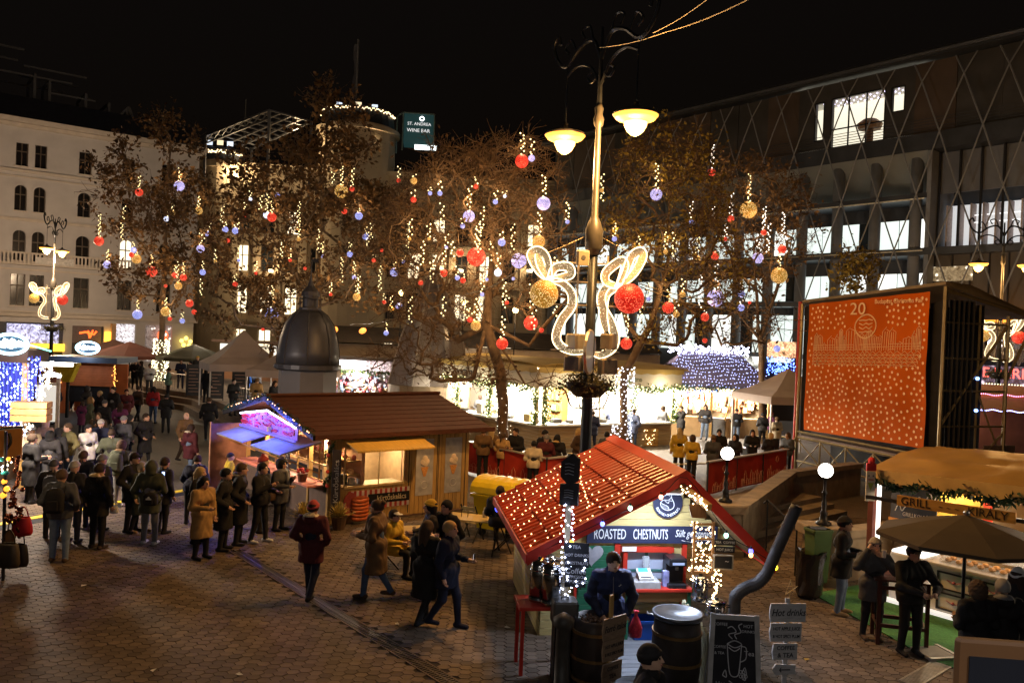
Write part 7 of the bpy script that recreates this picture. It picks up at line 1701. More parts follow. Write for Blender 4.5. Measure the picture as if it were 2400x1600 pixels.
def person(label, u, v, h=1.73, face=180, pose='sdd', coat='kj', legs='k', shoes='k', hair=('short', 'd'), hat=None, hood=None, lean=0., base=None, foot=None, grp=None, scarf=None, Y=None, extra=None):
    """u, v: top of the head in the photo; standing height h above `base`"""
    sit = pose[0] == 'z'; z0 = base or 0.; top = z0 + (h - (.40 * h / 1.75 if sit else 0)) - lean * .12
    p = G(u, v, top) if Y is None else P(u, v, Y); Yp = p.y; fine = 0 if Yp < 18 else 1 if Yp < 31 else 2
    o_mesh, hc = body_mesh(pose, lean, fine)
    rz = math.radians(face) + math.atan2(-p.x, p.y) * .0; s = h / 1.75
    off = Matrix.Rotation(rz, 3, 'Z') @ Vector((hc[0], hc[1], 0)) * s
    o = link('person', o_mesh, None, (p.x - off.x, p.y - off.y, z0),(0,0, rz),(s * 1.09, s * 1.09, s), label, 'person', grp)
    mats = [SKIN[(int(u) + int(v)) % 3], fab(legs), fab(shoes), EYE, LIP]
    for i, m_ in enumerate(mats):
        o.material_slots[i].link = 'OBJECT'; o.material_slots[i].material = m_
    def child(me, ms, loc=None, rot=None):
        c = link(me.name.split('.')[0], me, o, loc, rot)
        for i, m_ in enumerate(ms):
            if i < len(c.material_slots): c.material_slots[i].link = 'OBJECT'; c.material_slots[i].material = m_
        return c
    if coat: child(coat_mesh(pose, lean, fine, coat[1], (hood[0] if hood else '')), [fab(coat[0]), fab(hood[1]) if hood else (fab(coat[2]) if len(coat) > 2 else fab(coat[0]))])
    tilt = (lean * .75,0,0)
    if hair: child(head_mesh(hair[0], fine), [fab(hair[1])], hc, tilt)
    if hat: child(head_mesh(hat[0], fine), [fab(hat[1])], hc, tilt)
    if hat and hat[0] == 'furhood': child(head_mesh('furrim', fine), [fab(hat[2])], hc, tilt)
    if scarf: child(head_mesh('scarf', fine), [fab(scarf)], hc, tilt)
    return o
def on_back(o, label, col, w_=.30, h_=.42, z=1.22, dy=.24, name='backpack', cat='backpack', dx=0.):
    t = thing(name, label, cat, o.matrix_basis @ Vector((dx, dy, z)), o.rotation_euler.z)
    b = B(); b.smooth = True; n_ = 14
    for k, (f, z_) in enumerate(((.02,-.5),(.45,-.5),(.5,-.35),(.5,.2),(.42,.42),(.2,.5),(.02,.51))): b.v += [(w_ * f * math.copysign(abs(math.cos(a)) ** .6, math.cos(a)), w_ * .55 * f * math.copysign(abs(math.sin(a)) ** .6, math.sin(a)), h_ * z_) for a in (2 * math.pi * i / n_ for i in range(n_))]
    for k in range(6):
        for i in range(n_): b.f.append((k * n_ + i, k * n_ + (i + 1) % n_, (k + 1) * n_ + (i + 1) % n_, (k + 1) * n_ + i)); b.mi.append(0); b.sm.append(True)
    b.out('body', fab(col), t)
    b = B(); b.bbox(-w_ * .32, w_ * .32, w_ * .25, w_ * .36,-h_ * .38, h_ * .02,.02); b.out('pocket', fab(col), t)
    b = B()
    for s in (-1,1): b.tube(smooth_path([(s * w_ * .28,-w_ * .2, h_ * .4),(s * w_ * .38,-.24, h_ * .5),(s * w_ * .42,-.34, h_ * .1),(s * w_ * .35,-.2,-h_ * .4)], 4),.018,4)
    b.out('straps', fab(col), t); return t
def held(o, name, label, cat, pt, build): t = thing(name, label, cat, o.matrix_basis @ Vector(pt), o.rotation_euler.z); build(t); return t
def cup(col=(.75,.68,.6)):
    def f(t): b = B(); b.lathe([(.03,0),(.042,.12),(.036,.12),(.028,.01)], n=12); b.out('body', M(col, .6,.1,9), t)
    return f
def phone(lit=(.6,.7,1), st=3):
    def f(t): b = B(); b.bbox(-.035,.035,-.005,.005,0,.14,.003); b.out('case', m_dark, t); b = B(); b.box(-.031,.031,.0055,.007,.008,.132); b.out('screen', E(lit, st), t)
    return f
def bag_on(o, name, label, pt, w_, h_, col): t = bag(name, label, 1200,800,10, w_, h_, COL[col]); t.location = o.matrix_basis @ Vector(pt); t.rotation_euler.z = o.rotation_euler.z; return t
gq = 'people in the queue and street on the left'; gt = 'people at the terrace tables'; gb = 'people under the left tents'; gw = 'people among the middle stalls'; gg = 'people near the camera'
# ---- left street and queue
person('man with short dark hair in a long black coat at the left stall', 77,1017,1.80,150, 'shh', 'kl', 'k', grp=gq)
person('person in grey beanie and cream coat lit by the left stall', 74,997,1.76,250, 'sdd', 'cm', 'k', hair=None, hat=('beanie', 'G'), grp=gq)
person('person in pale pink puffer jacket with raised hood beside the left stall', 108,983,1.66,175, 'spp', 'pj', 'g', hair=None, hat=('hoodup', 'p'), grp=gq)
person('person in black hood with an orange collar below the pink puffer', 119,1010,1.66,185, 'sdd', 'Kj', 'g', hair=None, hat=('hoodup', 'k'), scarf='x', grp=gq)
person('man facing the camera in an olive jacket and dark jeans', 159,992,1.78,-25, 'spp', 'oj', 'j', 'k', hair=('short', 'b'), grp=gq)
person('woman in white coat and black beanie looking right', 208,995,1.70,60, 'cpp', 'wm', 'k', hair=('short', 'd'), hat=('beanie', 'k'), grp=gq)
person('person in long navy coat and beige beanie seen from behind', 237,983,1.76,190, 'sdd', 'nl', 'k', hair=None, hat=('beanie', 'h'), grp=gq)
person('person in grey beanie and dark grey jacket before the white coat group', 291,975,1.74,170, 'spp', 'gj', 'k', hair=None, hat=('beanie', 'G'), grp=gq)
person('dark haired woman in black jacket beside the grey beanie', 305,972,1.66,130, 'sdd', 'km', 'k', hair=('bob', 'k'), grp=gq)
person('dark haired man in long black coat looking right in the street', 343,969,1.76,70, 'cpp', 'kl', 'k', grp=gq)
pa = person('person in brown furry hood with a khaki backpack seen from behind', 286,1033,1.70,178, 'sdd', 'Oj', 'G', 'h', hair=('curly', 'b'), hood=('F', 'B'), grp=gq)
on_back(pa, 'khaki backpack with a white badge worn under a furry hood', 'O', .34,.46)
person('tall man in black cap and black jacket in profile to the right', 316,1061,1.83,75, 'spp', 'km', 'k', hair=('short', 'd'), hat=('cap', 'k'), grp=gq)
person('grey haired woman in green coat and yellow boots in the queue', 333,1082,1.62,80, 'cdd', 'Ol', 'k', 'f', hair=('bob', 'h'), grp=gq)
pt_ = person('man in olive parka with a white leaf logo bag and grey trousers', 357,1080,1.82,178, 'spf', 'Om', 'G', 'w', hair=('short', 'b'), hat=('hoodup', 'O'), grp=gq)
lg_ = on_back(pt_, 'black waist bag with a white three leaf logo on the parka man', 'k', .30,.26,1.02,.25, 'bag', 'bag', -.12)
b = B()
for a_, l_ in ((-.6,.05),(0,.062),(.6,.05)): b.prism([(.5 * l_ * math.cos(t) * math.cos(a_) + (l_ * .9 + l_ * math.sin(t)) * math.sin(a_),.10,.5 * l_ * -math.cos(t) * math.sin(a_) + (l_ * .9 + l_ * math.sin(t)) * math.cos(a_) - .05) for t in (2 * math.pi * i / 10 for i in range(10))], (0,.004,0))
b.box(-.06,.06,.10,.104,-.075,-.065); b.out('leaf_logo', M((.7,.68,.62),.7), lg_)
held(pt_, 'smartphone', 'lit phone in the hand of the olive parka man', 'phone', (-.07,-.36,1.34), phone((.35,.5,1),4))
person('person in light grey beanie and dark puffer behind the jeans man', 176,1081,1.76,176, 'sdd', 'Kj', 'n', hair=None, hat=('beanie', 'h'), grp=gq)
pj = person('man in dark jacket and blue jeans with a black backpack standing at the left', 146,1100,1.84,186, 'spp', 'gj', 'J', 'b', hair=('short', 'b'), grp=gq)
on_back(pj, 'black backpack on the man in blue jeans', 'k', .34,.48)
pf = person('woman in black coat with yellow fur trimmed hood and black leggings', 235,1086,1.80,165, 'sdd', 'km', 'k', 'b', hair=('short', 'd'), hat=('cap', 'k'), hood=('F', 's'), grp=gq)
bag_on(pf, 'patterned_bag', 'small white patterned bag held by the woman with fur trimmed hood', (-.24,-.14,.80),.22,.16, 'w')
person('person in grey beanie behind the fur trimmed hood woman', 240,1066,1.74,160, 'sdd', 'gm', 'k', hair=None, hat=('beanie', 'G'), grp=gq)
pc = person('person in dark beanie and yellow scarf with a camouflage backpack', 127,1078,1.72,200, 'sdd', 'Kj', 'k', hair=None, hat=('beanie', 'g'), scarf='s', grp=gq)
on_back(pc, 'camouflage patterned backpack left of the blue jeans man', 'G', .34,.44)
p18 = person('man in grey hoodie with a backpack at the lit display board', 124,901,1.80,-60, 'shp', 'Jj', 'J', 'k', hair=('short', 'k'), grp=gq); on_back(p18, 'dark backpack of the man at the lit display board', 'n', .32,.44)
person('grey haired person in maroon coat before the yellow display', 170,886,1.68,185, 'wdd', 'mm', 'n', 'w', hair=('bob', 'h'), grp=gq)
person('person in tan and brown fur jacket in the far street', 202,876,1.68,150, 'sdd', 'fj', 'k', hair=('bob', 'b'), grp=gq)
person('woman with long dark hair in cream jacket in the far street', 231,890,1.66,182, 'sdd', 'cj', 'k', hair=('long', 'd'), grp=gq)
person('person in pointed black hood right of the cream jacket', 258,880,1.78,175, 'sdd', 'km', 'k', hair=None, hat=('hoodup', 'k'), grp=gq)
person('man in black cap, black jacket and pale trousers walking towards the camera', 266,906,1.86,-20, 'wdd', 'km', 'G', 'k', hair=('short', 'd'), hat=('cap', 'k'), grp=gq)
person('person in dark grey hooded coat below the fur jacket', 205,904,1.68,160, 'sdd', 'gm', 'n', hair=None, hat=('furhood', 'K', 'G'), grp=gq)
person('person in green coat with raised fur hood in the far street', 214,931,1.68,120, 'cdd', 'Ol', 'k', hair=None, hat=('furhood', 'B', 'f'), grp=gq)
person('child in a bright purple coat beside the green fur hooded coat', 194,940,1.35,170, 'sdd', 'vl', 'n', hair=('bob', 'd'), grp=gq)
person('fair haired person in dark coat behind the woman with raised phone', 234,916,1.66,-40, 'sdd', 'Km', 'k', hair=('short', 's'), grp=gq)
pw = person('woman with brown hair raising her phone in the street', 230,967,1.62,20, 'sdf', 'bj', 'k', hair=('long', 'b'), grp=gq); held(pw, 'smartphone', 'phone raised by the brown haired woman in the street', 'phone', (-.07,-.36,1.36), phone((.9,.9,.9),1))
person('person in maroon cap and dark red jacket right of the black cap man', 297,912,1.70,30, 'sdd', 'mm', 'k', hair=('short', 'd'), hat=('cap', 'm'), grp=gq)
person('person with dark hood in red jacket and blue jeans seen from behind', 361,906,1.74,178, 'sdd', 'rj', 'j', hair=('bob', 'k'), grp=gq)
person('person all in black beside the red jacket', 391,923,1.70,200, 'shh', 'km', 'k', hair=('short', 'k'), grp=gq)
person('man in black walking away with bright sneakers near the terrace steps', 491,931,1.80,200, 'wvv', 'kj', 'k', 'J', hair=('short', 'b'), grp=gq)
person('bald man in grey brown jacket walking in the middle of the street', 437,966,1.74,60, 'wdd', 'Bj', 'd', hair=None, grp=gq)
person('person in maroon coat with pale fur hood walking right', 449,994,1.72,150, 'wdd', 'mm', 'J', hair=('bob', 'd'), hood=('F', 'c'), grp=gq)
person('person in navy jacket bending forward near the yellow cable ramp', 463,1068,1.66,185, 'sbb', 'nj', 'k', hair=('short', 'd'), scarf='G', lean=.5, grp=gq)
person('blonde haired woman behind the tan trench coat in the queue', 471,1095,1.68,80, 'sdd', 'kj', 'k', hair=('long', 'l'), grp=gq)
pe = person('long dark haired woman in tan trench coat in the queue', 479,1117,1.70,60, 'sdh', 'tl', 'k', 'k', hair=('long', 'k'), grp=gq)
bag_on(pe, 'shoulder_bag', 'black backpack hanging at the hip of the tan trench coat', (.30,.10,.92),.36,.46, 'k')
person('man in black parka with grey hood standing in the queue', 567,1086,1.80,100, 'spp', 'kl', 'k', 'K', hair=('short', 'b'), hood=('T', 'G'), grp=gq)
py_ = person('child in bright yellow jacket and black beanie behind the grey hood parka', 541,1062,1.42,120, 'sdd', 'Yj', 'k', hair=None, hat=('beanie', 'k'), grp=gq)
person('man in black jacket and white sneakers looking at his phone in the queue', 616,1085,1.78,75, 'chf', 'kj', 'k', 'w', hair=('short', 'k'), grp=gq)
person('person in dark red bobble hat and blue scarf behind the man with white sneakers', 618,1070,1.78,110, 'sdd', 'nm', 'k', hair=None, hat=('pom', 'x'), scarf='N', grp=gq)
pu = person('curly dark haired woman in grey coat at the pink counter', 661,1076,1.70,70, 'sfh', 'gm', 'k', hair=('curly', 'k'), scarf='G', grp=gq); bag_on(pu, 'shoulder_bag', 'dark brown shoulder bag of the woman at the pink counter', (-.28,.02,.90),.30,.22, 'b')
# ---- centre foreground
person('person in red beanie and maroon jacket walking left of the picnic table', 735,1174,1.76,172, 'wpp', 'mm', 'n', 'k', hair=('short', 'd'), hat=('beanie', 'x'), hood=('T', 'c'), grp=gg)
person('woman with hair bun in long green brown coat walking left', 884,1172,1.78,-100, 'whh', 'Bl', 'j', 'b', hair=('bun', 'b'), scarf='B', grp=gg)
person('seated person in ochre jacket and white cap at the small table', 925,1195,1.66,60, 'zhh', 'yj', 'k', hair=('short', 'd'), hat=('cap', 'w'), grp=gg)
pO = person('dark haired person in orange beanie standing behind the small table', 1010,1172,1.74,-80, 'shh', 'Km', 'k', hair=('bob', 'k'), hat=('beanie', 'y'), grp=gg)
person('young man in dark jacket smiling at the right of the small table', 1047,1173,1.74,-40, 'spp', 'km', 'k', hair=('short', 'k'), grp=gg)
pl_ = person('long haired woman in black coat with pale scarf and cup', 1003,1220,1.72,150, 'wfd', 'kl', 'k', hair=('long', 'b'), scarf='p', grp=gg)
held(pl_, 'paper_cup', 'white paper cup held by the woman with pale scarf', 'cup', (.06,-.36,1.32), cup((.6,.42,.38)))
pp_ = person('fair haired man in dark jacket walking right with a lit phone', 1056,1222,1.76,70, 'whd', 'nm', 'n', 'n', hair=('short', 'f'), grp=gg)
held(pp_, 'smartphone', 'lit phone in the hand of the man walking right', 'phone', (.08,-.40,1.12), phone((.9,.9,1),2.5))
person('person with dark hair half hidden by the hut roof at the yellow container', 1173,1139,1.70,170, 'zhh', 'kj', 'k', hair=('short', 'd'), base=.25, grp=gg)
# ---- vendor and the passer-by
vn = person('young chestnut vendor in dark blue padded vest bending over the roaster', 1438,1297,1.80,8, 'sbb', 'Nvn', 'k', 'k', hair=('short', 'd'), lean=.22, base=.065, grp=gg)
b = B(); b.tube([(.062,-.215,1.30),(.075,-.222,1.295),(.10,-.215,1.315)], .006,4); b.out('chest_logo', m_white, vn)
b = B(); b.tube([(0,-.17,1.0),(0,-.225,1.25),(0,-.20,1.42)], .006,4); b.out('zip', M((.4,.4,.42),.3, metal=.8), vn)
pz = person('person in black beanie and dark coat passing at the bottom edge', 1525,1513,1.76,75, 'wdd', 'Kl', 'k', hair=('short', 'k'), hat=('beanie', 'K'), scarf='k', grp=gg)
# ---- right foreground
pm1 = person('man in black coat, black beanie and pale jeans holding a plate', 1981,1212,1.78,60, 'shh', 'km', 'J', 'f', hair=('short', 'k'), hat=('beanie', 'k'), grp=gg)
def plate(t): b = B(); b.lathe([(.0,0),(.09,.0),(.12,.02),(.09,.008)], n=14); b.out('dish', M((.6,.45,.25),.6), t); b = B(); b.tube([(-.07,0,.03),(.07,.02,.03)], .025,6); b.out('food', M((.3,.12,.04),.5), t)
held(pm1, 'plate', 'plate of food held by the man in black coat and pale jeans', 'plate', (0,-.42,1.14), plate)
pm2 = person('woman in grey jacket and tan beanie drinking from a cup on the phone', 2052,1262,1.70,-5, 'ske', 'gm', 'k', 'b', hair=('bob', 'd'), hat=('beanie', 'h'), grp=gg)
held(pm2, 'paper_cup', 'pale cup at the mouth of the woman in tan beanie', 'cup', (.05,-.27,1.50), cup())
pm3 = person('man in black jacket and dark blue beanie leaning on the bar table', 2143,1278,1.76,8, 'sll', 'kj', 'k', 'k', hair=('short', 'd'), hat=('beanie', 'n'), grp=gg)
person('curly haired person in black coat seen from behind at the right edge', 2292,1363,1.68,185, 'shh', 'kl', 'k', hair=('curly', 'b'), grp=gg)
person('person in grey beanie and black coat beside the curly haired person', 2350,1357,1.70,165, 'shh', 'kl', 'k', hair=('short', 'h'), hood=('T', 'G'), grp=gg)
person('person in white hat in front of the grill counter at the right edge', 2388,1332,1.72,120, 'shh', 'kl', 'k', hair=('bob', 'd'), hat=('beanie', 'w'), grp=gg)
# ---- terrace behind the red fence
T_ = [('person in brown jacket seen from behind at the left end of the red fence', 1134,1002,1.74,185, 'shh', 'Bj', 'k', ('short', 'b'), None),('blonde woman in tan jacket next to the brown jacket at the red fence', 1153,1003,1.66,170, 'sdd', 'Bj', 'k', ('long', 's'), None),
 ('woman with ponytail in ochre jacket by the dark tree trunk', 1180,1014,1.62,150, 'shh', 'fj', 'k', ('pony', 'b'), None),('short haired man in black jacket facing left behind the red fence', 1209,1003,1.80,-35, 'shh', 'km', 'k', ('short', 'd'), None),
 ('person in black beanie at the middle of the red fence', 1278,1008,1.76,140, 'sdd', 'kj', 'k', None, ('beanie', 'k')),('person in grey beanie and maroon jacket at the red fence', 1281,1019,1.68,180, 'shh', 'mj', 'k', None, ('beanie', 'G')),
 ('person in cream jacket with dark hair bending at the red fence', 1252,1033,1.60,178, 'shh', 'cj', 'k', ('short', 'k'), None),('person in black coat with pale fur hood at the red fence', 1307,1018,1.70,160, 'sdd', 'km', 'k', ('bob', 'k'), None),
 ('blonde woman in brown coat left of the lamp post at the fence', 1358,1004,1.70,60, 'spp', 'bm', 'k', ('long', 'l'), None),('person in dark blue jacket standing at the white counter behind the lamp', 1390,962,1.74,190, 'shh', 'nm', 'n', ('short', 'd'), None),
 ('dark haired person just above the hut roof ridge', 1423,1012,1.66,160, 'shh', 'gj', 'k', ('short', 'k'), None)]
for lb, u, v, h_, fc, po, co, lg, hr_, ht in T_: person(lb, u, v, h_, fc, po, co, lg, hair=hr_, hat=ht, hood=('F', 'f') if 'fur hood' in lb else None, grp=gt)
pg = person('person in blue coat with a grey backpack standing at the white counter', 1416,948,1.78,165, 'shh', 'um', 'n', hair=('short', 'h'), grp=gt); on_back(pg, 'pale grey backpack at the white counter', 'G', .32,.44)
T2 = [('person in long blue coat beside the light wrapped trunk', 1486,958,1.78,150, 'spp', 'um', 'j', ('short', 'd'), None),('man in grey jacket and hood standing alone right of the wrapped trunk', 1555,951,1.82,120, 'shh', 'gm', 'g', ('short', 'd'), None),
 ('man in black jacket eating beside the grey jacket man', 1597,951,1.76,-60, 'skf', 'km', 'k', ('short', 'd'), None),('woman with long dark hair in black jacket and blue jeans facing the camera', 1654,948,1.76,-20, 'cdd', 'Kj', 'J', ('long', 'k'), None),
 ('blonde woman in mustard yellow coat seen from behind', 1593,1003,1.72,178, 'sdd', 'ym', 'k', ('long', 's'), None),('brown haired person in mustard jacket right of the yellow coat', 1624,1020,1.62,150, 'shh', 'yj', 'k', ('curly', 'b'), None),
 ('man in dark suit jacket bending over the terrace table', 1673,1019,1.68,150, 'shh', 'gm', 'k', ('short', 'B'), None),('dark haired man in black facing the camera at the terrace table', 1686,1006,1.70,-15, 'shh', 'kj', 'k', ('short', 'k'), None),
 ('person in raised black hood at the terrace table', 1723,1018,1.62,-50, 'shh', 'km', 'k', None, ('hoodup', 'k')),('woman with long dark hair at the terrace table', 1764,1007,1.64,-10, 'shh', 'kj', 'k', ('long', 'd'), None),
 ('blonde curly haired person in dark coat at the right of the terrace table', 1807,1015,1.60,160, 'shh', 'km', 'k', ('curly', 's'), None),('person with brown hair at the red scaffold post', 1847,1013,1.62,-60, 'shh', 'gj', 'k', ('bob', 'b'), None),
 ('person in black jacket and black beanie before the pale blue puffer', 1727,958,1.66,175, 'shh', 'kj', 'J', None, ('beanie', 'k')),('person in dark grey jacket with pale collar under the pale tent', 1788,967,1.64,185, 'shh', 'gj', 'k', ('short', 'k'), None),
 ('person in cream coat seen from behind at the right terrace table', 1821,977,1.60,195, 'shh', 'cm', 'k', ('short', 'B'), None),('person in dark red beanie under the pale tent', 1808,966,1.62,-70, 'shh', 'vj', 'k', None, ('beanie', 'x')),
 ('person in pale blue puffer and dark red leggings at the blue light stall', 1702,934,1.66,175, 'shh', 'um', 'x', ('short', 'h'), None),('person in bright blue beanie at the blue light stall', 1729,932,1.72,170, 'shh', 'nj', 'n', None, ('beanie', 'U')),
 ('tall man in blue grey jacket and jeans left of the white tent leg', 1753,937,1.78,140, 'spp', 'Oj', 'j', ('short', 'd'), None),('person in dark jacket right of the white tent leg', 1783,944,1.72,170, 'shh', 'Kj', 'k', ('short', 'k'), None),
 ('bald man in dark jacket under the pale tent', 1790,933,1.80,120, 'spp', 'nm', 'n', None, None),('person in dark blue coat beneath the right side of the pale tent', 1821,934,1.80,100, 'spp', 'nl', 'n', ('short', 'd'), None)]
for lb, u, v, h_, fc, po, co, lg, hr_, ht in T2: person(lb, u, v, h_, fc, po, co, lg, hair=hr_, hat=ht, grp=gw if v < 975 else gt, base=.0)
# ---- left terrace (raised) and the stalls behind
L_ = [('person in dark jacket and white shirt by the light wrapped plane trunk', 425,842,1.74,30, 'shh', 'nm', 'n', ('short', 'd'), None),('dark haired person behind the plane trunk tables', 447,846,1.72,-40, 'shh', 'km', 'k', ('short', 'k'), None),
 ('person in ochre beanie on the left terrace', 464,835,1.76,20, 'sdd', 'km', 'k', None, ('beanie', 'y')),('dark figure beside the left leg of the grey pointed tent', 486,863,1.72,160, 'sdd', 'km', 'k', ('long', 'k'), None),
 ('person with dark hair in black jacket under the grey pointed tent', 549,887,1.62,50, 'shh', 'kj', 'k', ('short', 'k'), None),('person in bright blue jacket under the second grey tent', 577,866,1.70,170, 'shh', 'Uj', 'n', ('short', 'd'), None),
 ('person in grey top with fair hair under the second grey tent', 602,867,1.68,160, 'sdd', 'Gj', 'k', ('bob', 's'), None),('person in orange beige jacket seated under the second grey tent', 603,886,1.64,175, 'shh', 'fj', 'k', ('short', 'B'), None),
 ('person in dark cap beside the domed kiosk wall', 645,892,1.66,60, 'shh', 'km', 'k', ('bob', 'd'),('cap', 'b')),('dark figure left of the plane trunk on the terrace', 318,843,1.70,20, 'shh', 'km', 'k', ('short', 'k'), None),
 ('second dark figure close to the left of the plane trunk', 331,846,1.66,-60, 'shh', 'kj', 'k', ('bob', 'd'), None),('person in white top just left of the lit plane trunk', 352,852,1.66,40, 'shh', 'wj', 'g', ('short', 'b'), None),
 ('person in green jacket right of the lit plane trunk', 395,862,1.64,-70, 'shh', 'ej', 'k', ('short', 'b'), None)]
for lb, u, v, h_, fc, po, co, lg, hr_, ht in L_: person(lb, u, v, h_, fc, po, co, lg, hair=hr_, hat=ht, base=TZ, grp=gb)
V_ = [('person in white top at the gift stall left of the brown roof', 797,888,1.70,150, 'sdd', 'wj', 'k', ('short', 'b'), None),('grey haired person in grey jacket at the gift stall', 820,893,1.74,170, 'shh', 'gj', 'k', ('short', 'h'), None),('person in dark coat and blue hat at the gift stall', 862,916,1.64,160, 'shh', 'km', 'k', None, ('beanie', 'u')),
 ('person in dark red jacket at the right of the gift stall', 878,908,1.68,190, 'shh', 'mm', 'k', ('short', 'd'), None),('person in white in front of the garlanded white stall left of its shelves', 911,904,1.74,30, 'sdd', 'wj', 'g', ('short', 'b'), None),
 ('fair haired person in white at the left end of the white stall', 924,897,1.74,-20, 'shh', 'wm', 'w', ('short', 's'), None),('dark haired head just above the brown roof ridge', 979,917,1.66,170, 'shh', 'gj', 'k', ('short', 'k'), None),('brown haired head just above the brown roof ridge', 998,918,1.66,160, 'shh', 'Bj', 'k', ('short', 'B'), None),
 ('grey haired person at the sloping right end of the brown roof', 1083,931,1.70,150, 'shh', 'Gj', 'k', ('short', 'g'), None),('person with green scarf and grey coat before the white counter', 1126,926,1.78,170, 'shh', 'gm', 'k', ('short', 'd'), None)]
for lb, u, v, h_, fc, po, co, lg, hr_, ht in V_: person(lb, u, v, h_, fc, po, co, lg, hair=hr_, hat=ht, scarf='e' if 'green scarf' in lb else None, grp=gw)
for lb, u, v, h_, fc, po, co, lg, hr_, ht in [('man in black jacket and grey beanie between the purple coat and the cream jacket', 246,938,1.74,165, 'sdd', 'kj', 'k', None, ('beanie', 'g')),('woman in dark plum coat in front of the tall black cap walker', 283,944,1.64,190, 'spp', 'vm', 'k', ('long', 'd'), None),
 ('man in dark green jacket between the navy coat and the furry hood', 262,1006,1.74,200, 'spp', 'Oj', 'k', ('short', 'd'), None),('person in black puffer left of the olive jacket man', 138,1003,1.70,170, 'sdd', 'kj', 'n', ('bob', 'k'), None),('man in navy coat behind the light grey beanie in the queue', 196,1056,1.78,180, 'spp', 'nm', 'n', ('short', 'b'), None),
 ('person in dark coat behind the olive parka man at the cable ramp', 387,1072,1.74,150, 'sdd', 'km', 'k', ('short', 'd'), None),('man in black between the trench coat and the grey hood parka', 531,1098,1.76,95, 'spp', 'kl', 'k', ('short', 'k'), None),('person in dark brown jacket at the left end of the terrace steps', 325,905,1.70,160, 'wdd', 'bj', 'k', ('short', 'd'), None)]:
    person(lb, u, v, h_, fc, po, co, lg, hair=hr_, hat=ht, grp=gq)
# ============================================================ things round the chestnut hut
def barrel(label, u, v, Y, r, top_pan):
    p = P(u, v, Y); h = p.z; t = thing('roaster_barrel', label, 'barrel', (p.x, p.y, .066 if u < 1500 else .0),0, 'barrels of the chestnut roaster'); h -= .066 if u < 1500 else 0
    b = B(); b.smooth = True; b.lathe([(r * .86,0),(r * .97, h * .3),(r, h * .55),(r * .97, h * .8),(r * .9, h),(r * .82, h),(r * .8, h - .07),(0, h - .07)], n=28); b.out('body', M((.035,.026,.022),.55,.3,5,.15), t)
    for z in (.1,.42,.8):
        b = B(); rr_ = r * (.93 + .07 * math.sin(z * 3)) + .004; b.lathe([(rr_, h * z),(rr_ + .008, h * z),(rr_ + .008, h * z + .04),(rr_, h * z + .04)], n=28); b.out('hoop', M((.22,.13,.05),.45,.2,8, metal=.5), t)
    if top_pan:
        b = B(); b.smooth = True; b.lathe([(r * .8, h + .002),(r * 1.0, h + .03),(r * 1.02, h + .09),(r * .93, h + .09),(r * .84, h + .035),(0, h + .03)], n=30); b.out('pan', M((.10,.105,.115),.35,.2,8, metal=.6), t)
        b = B(); b.tube([(-r, -.05, h + .06),(-r - .07,-.06, h + .06),(-r - .07,.06, h + .06),(-r, .05, h + .06)], .01,5); b.out('handle', M((.4,.4,.4),.3, metal=.8), t)
    else:
        b = B(); rr = random.Random(3)
        for i in range(90): a_ = rr.uniform(0,6.28); q = rr.uniform(0, r * .75) ; b.sph((q * math.cos(a_), q * math.sin(a_), h - .055 + rr.random() * .03),.018,6,4)
        b.out('chestnuts', M((.10,.045,.02),.4,.4,9), t, kind='stuff')
    return t
barrel('dark barrel roaster with chestnuts under the hands of the vendor', 1396,1444,11.55,.33, False)
barrel('dark barrel with a wide black pan right of the vendor', 1588,1448,11.6,.35, True)
def simple(name, label, cat, loc, rz=0., group=None): return thing(name, label, cat, loc, rz, group)
t = simple('blue_crate', 'blue plastic crate on the deck behind the barrels', 'crate', (*G(1520,1488,.07).xy, .066),.12)
b = B(); m_cr = M((.01,.06,.30),.4,.1,5)
for q in ((-.3,.3,-.2,-.17),(-.3,.3,.17,.2),(-.3,-.27,-.17,.17),(.27,.3,-.17,.17),(-.27,.27,-.17,.17)): b.box(*q, 0,.03 if q == (-.27,.27,-.17,.17) else .30)
b.out('body', m_cr, t); b = B(); b.box(-.32,.32,-.22,-.2,.27,.31); b.out('rim', m_cr, t)
t = simple('net_sack', 'red net sack hanging between the vendor and the blue crate', 'sack', P(1490,1462,12.0)); b = B(); b.smooth = True; b.lathe([(0,-.2),(.09,-.17),(.10,-.05),(.05,.08),(.02,.14),(.04,.2),(0,.2)], n=10); b.out('net', M((.55,.03,.06),.6,.4,30), t)
def urn(label, u, vb, vt, Y, r, base=None):
    p = P(u, vb, Y); h = P(u, vt, Y).z - p.z; t = simple('drink_urn', label, 'urn', p, 0, 'steel drink urns at the hut'); m_ = M((.55,.55,.56),.16,.1,6, metal=1.)
    b = B(); b.smooth = True; b.lathe([(r, 0),(r, h * .74),(r * .97, h * .75),(r * .97, h * .82),(r * .8, h * .9),(r * .25, h * .95),(.02, h * .96)], n=22); b.out('body', m_, t)
    b = B(); b.smooth = False; b.lathe([(r + .006, h * .72),(r + .012, h * .74),(r + .006, h * .76)], n=22); b.lathe([(r + .004,.0),(r + .012,.03),(r + .004,.06)], n=22); b.out('band', m_, t)
    b = B(); b.tube([(.02,-r, .1),(.02,-r - .05,.1),(.02,-r - .05,.06)], .012,6); b.out('tap', m_dark, t); b = B(); b.sph((0,0, h * .98),.03,8,6); b.out('knob', m_dark, t)
    b = B(); b.tube([(r + .0,0, h * .5),(r + .05,0, h * .5),(r + .05,0, h * .62),(r, 0, h * .62)], .01,5); b.out('handle', m_dark, t); return t
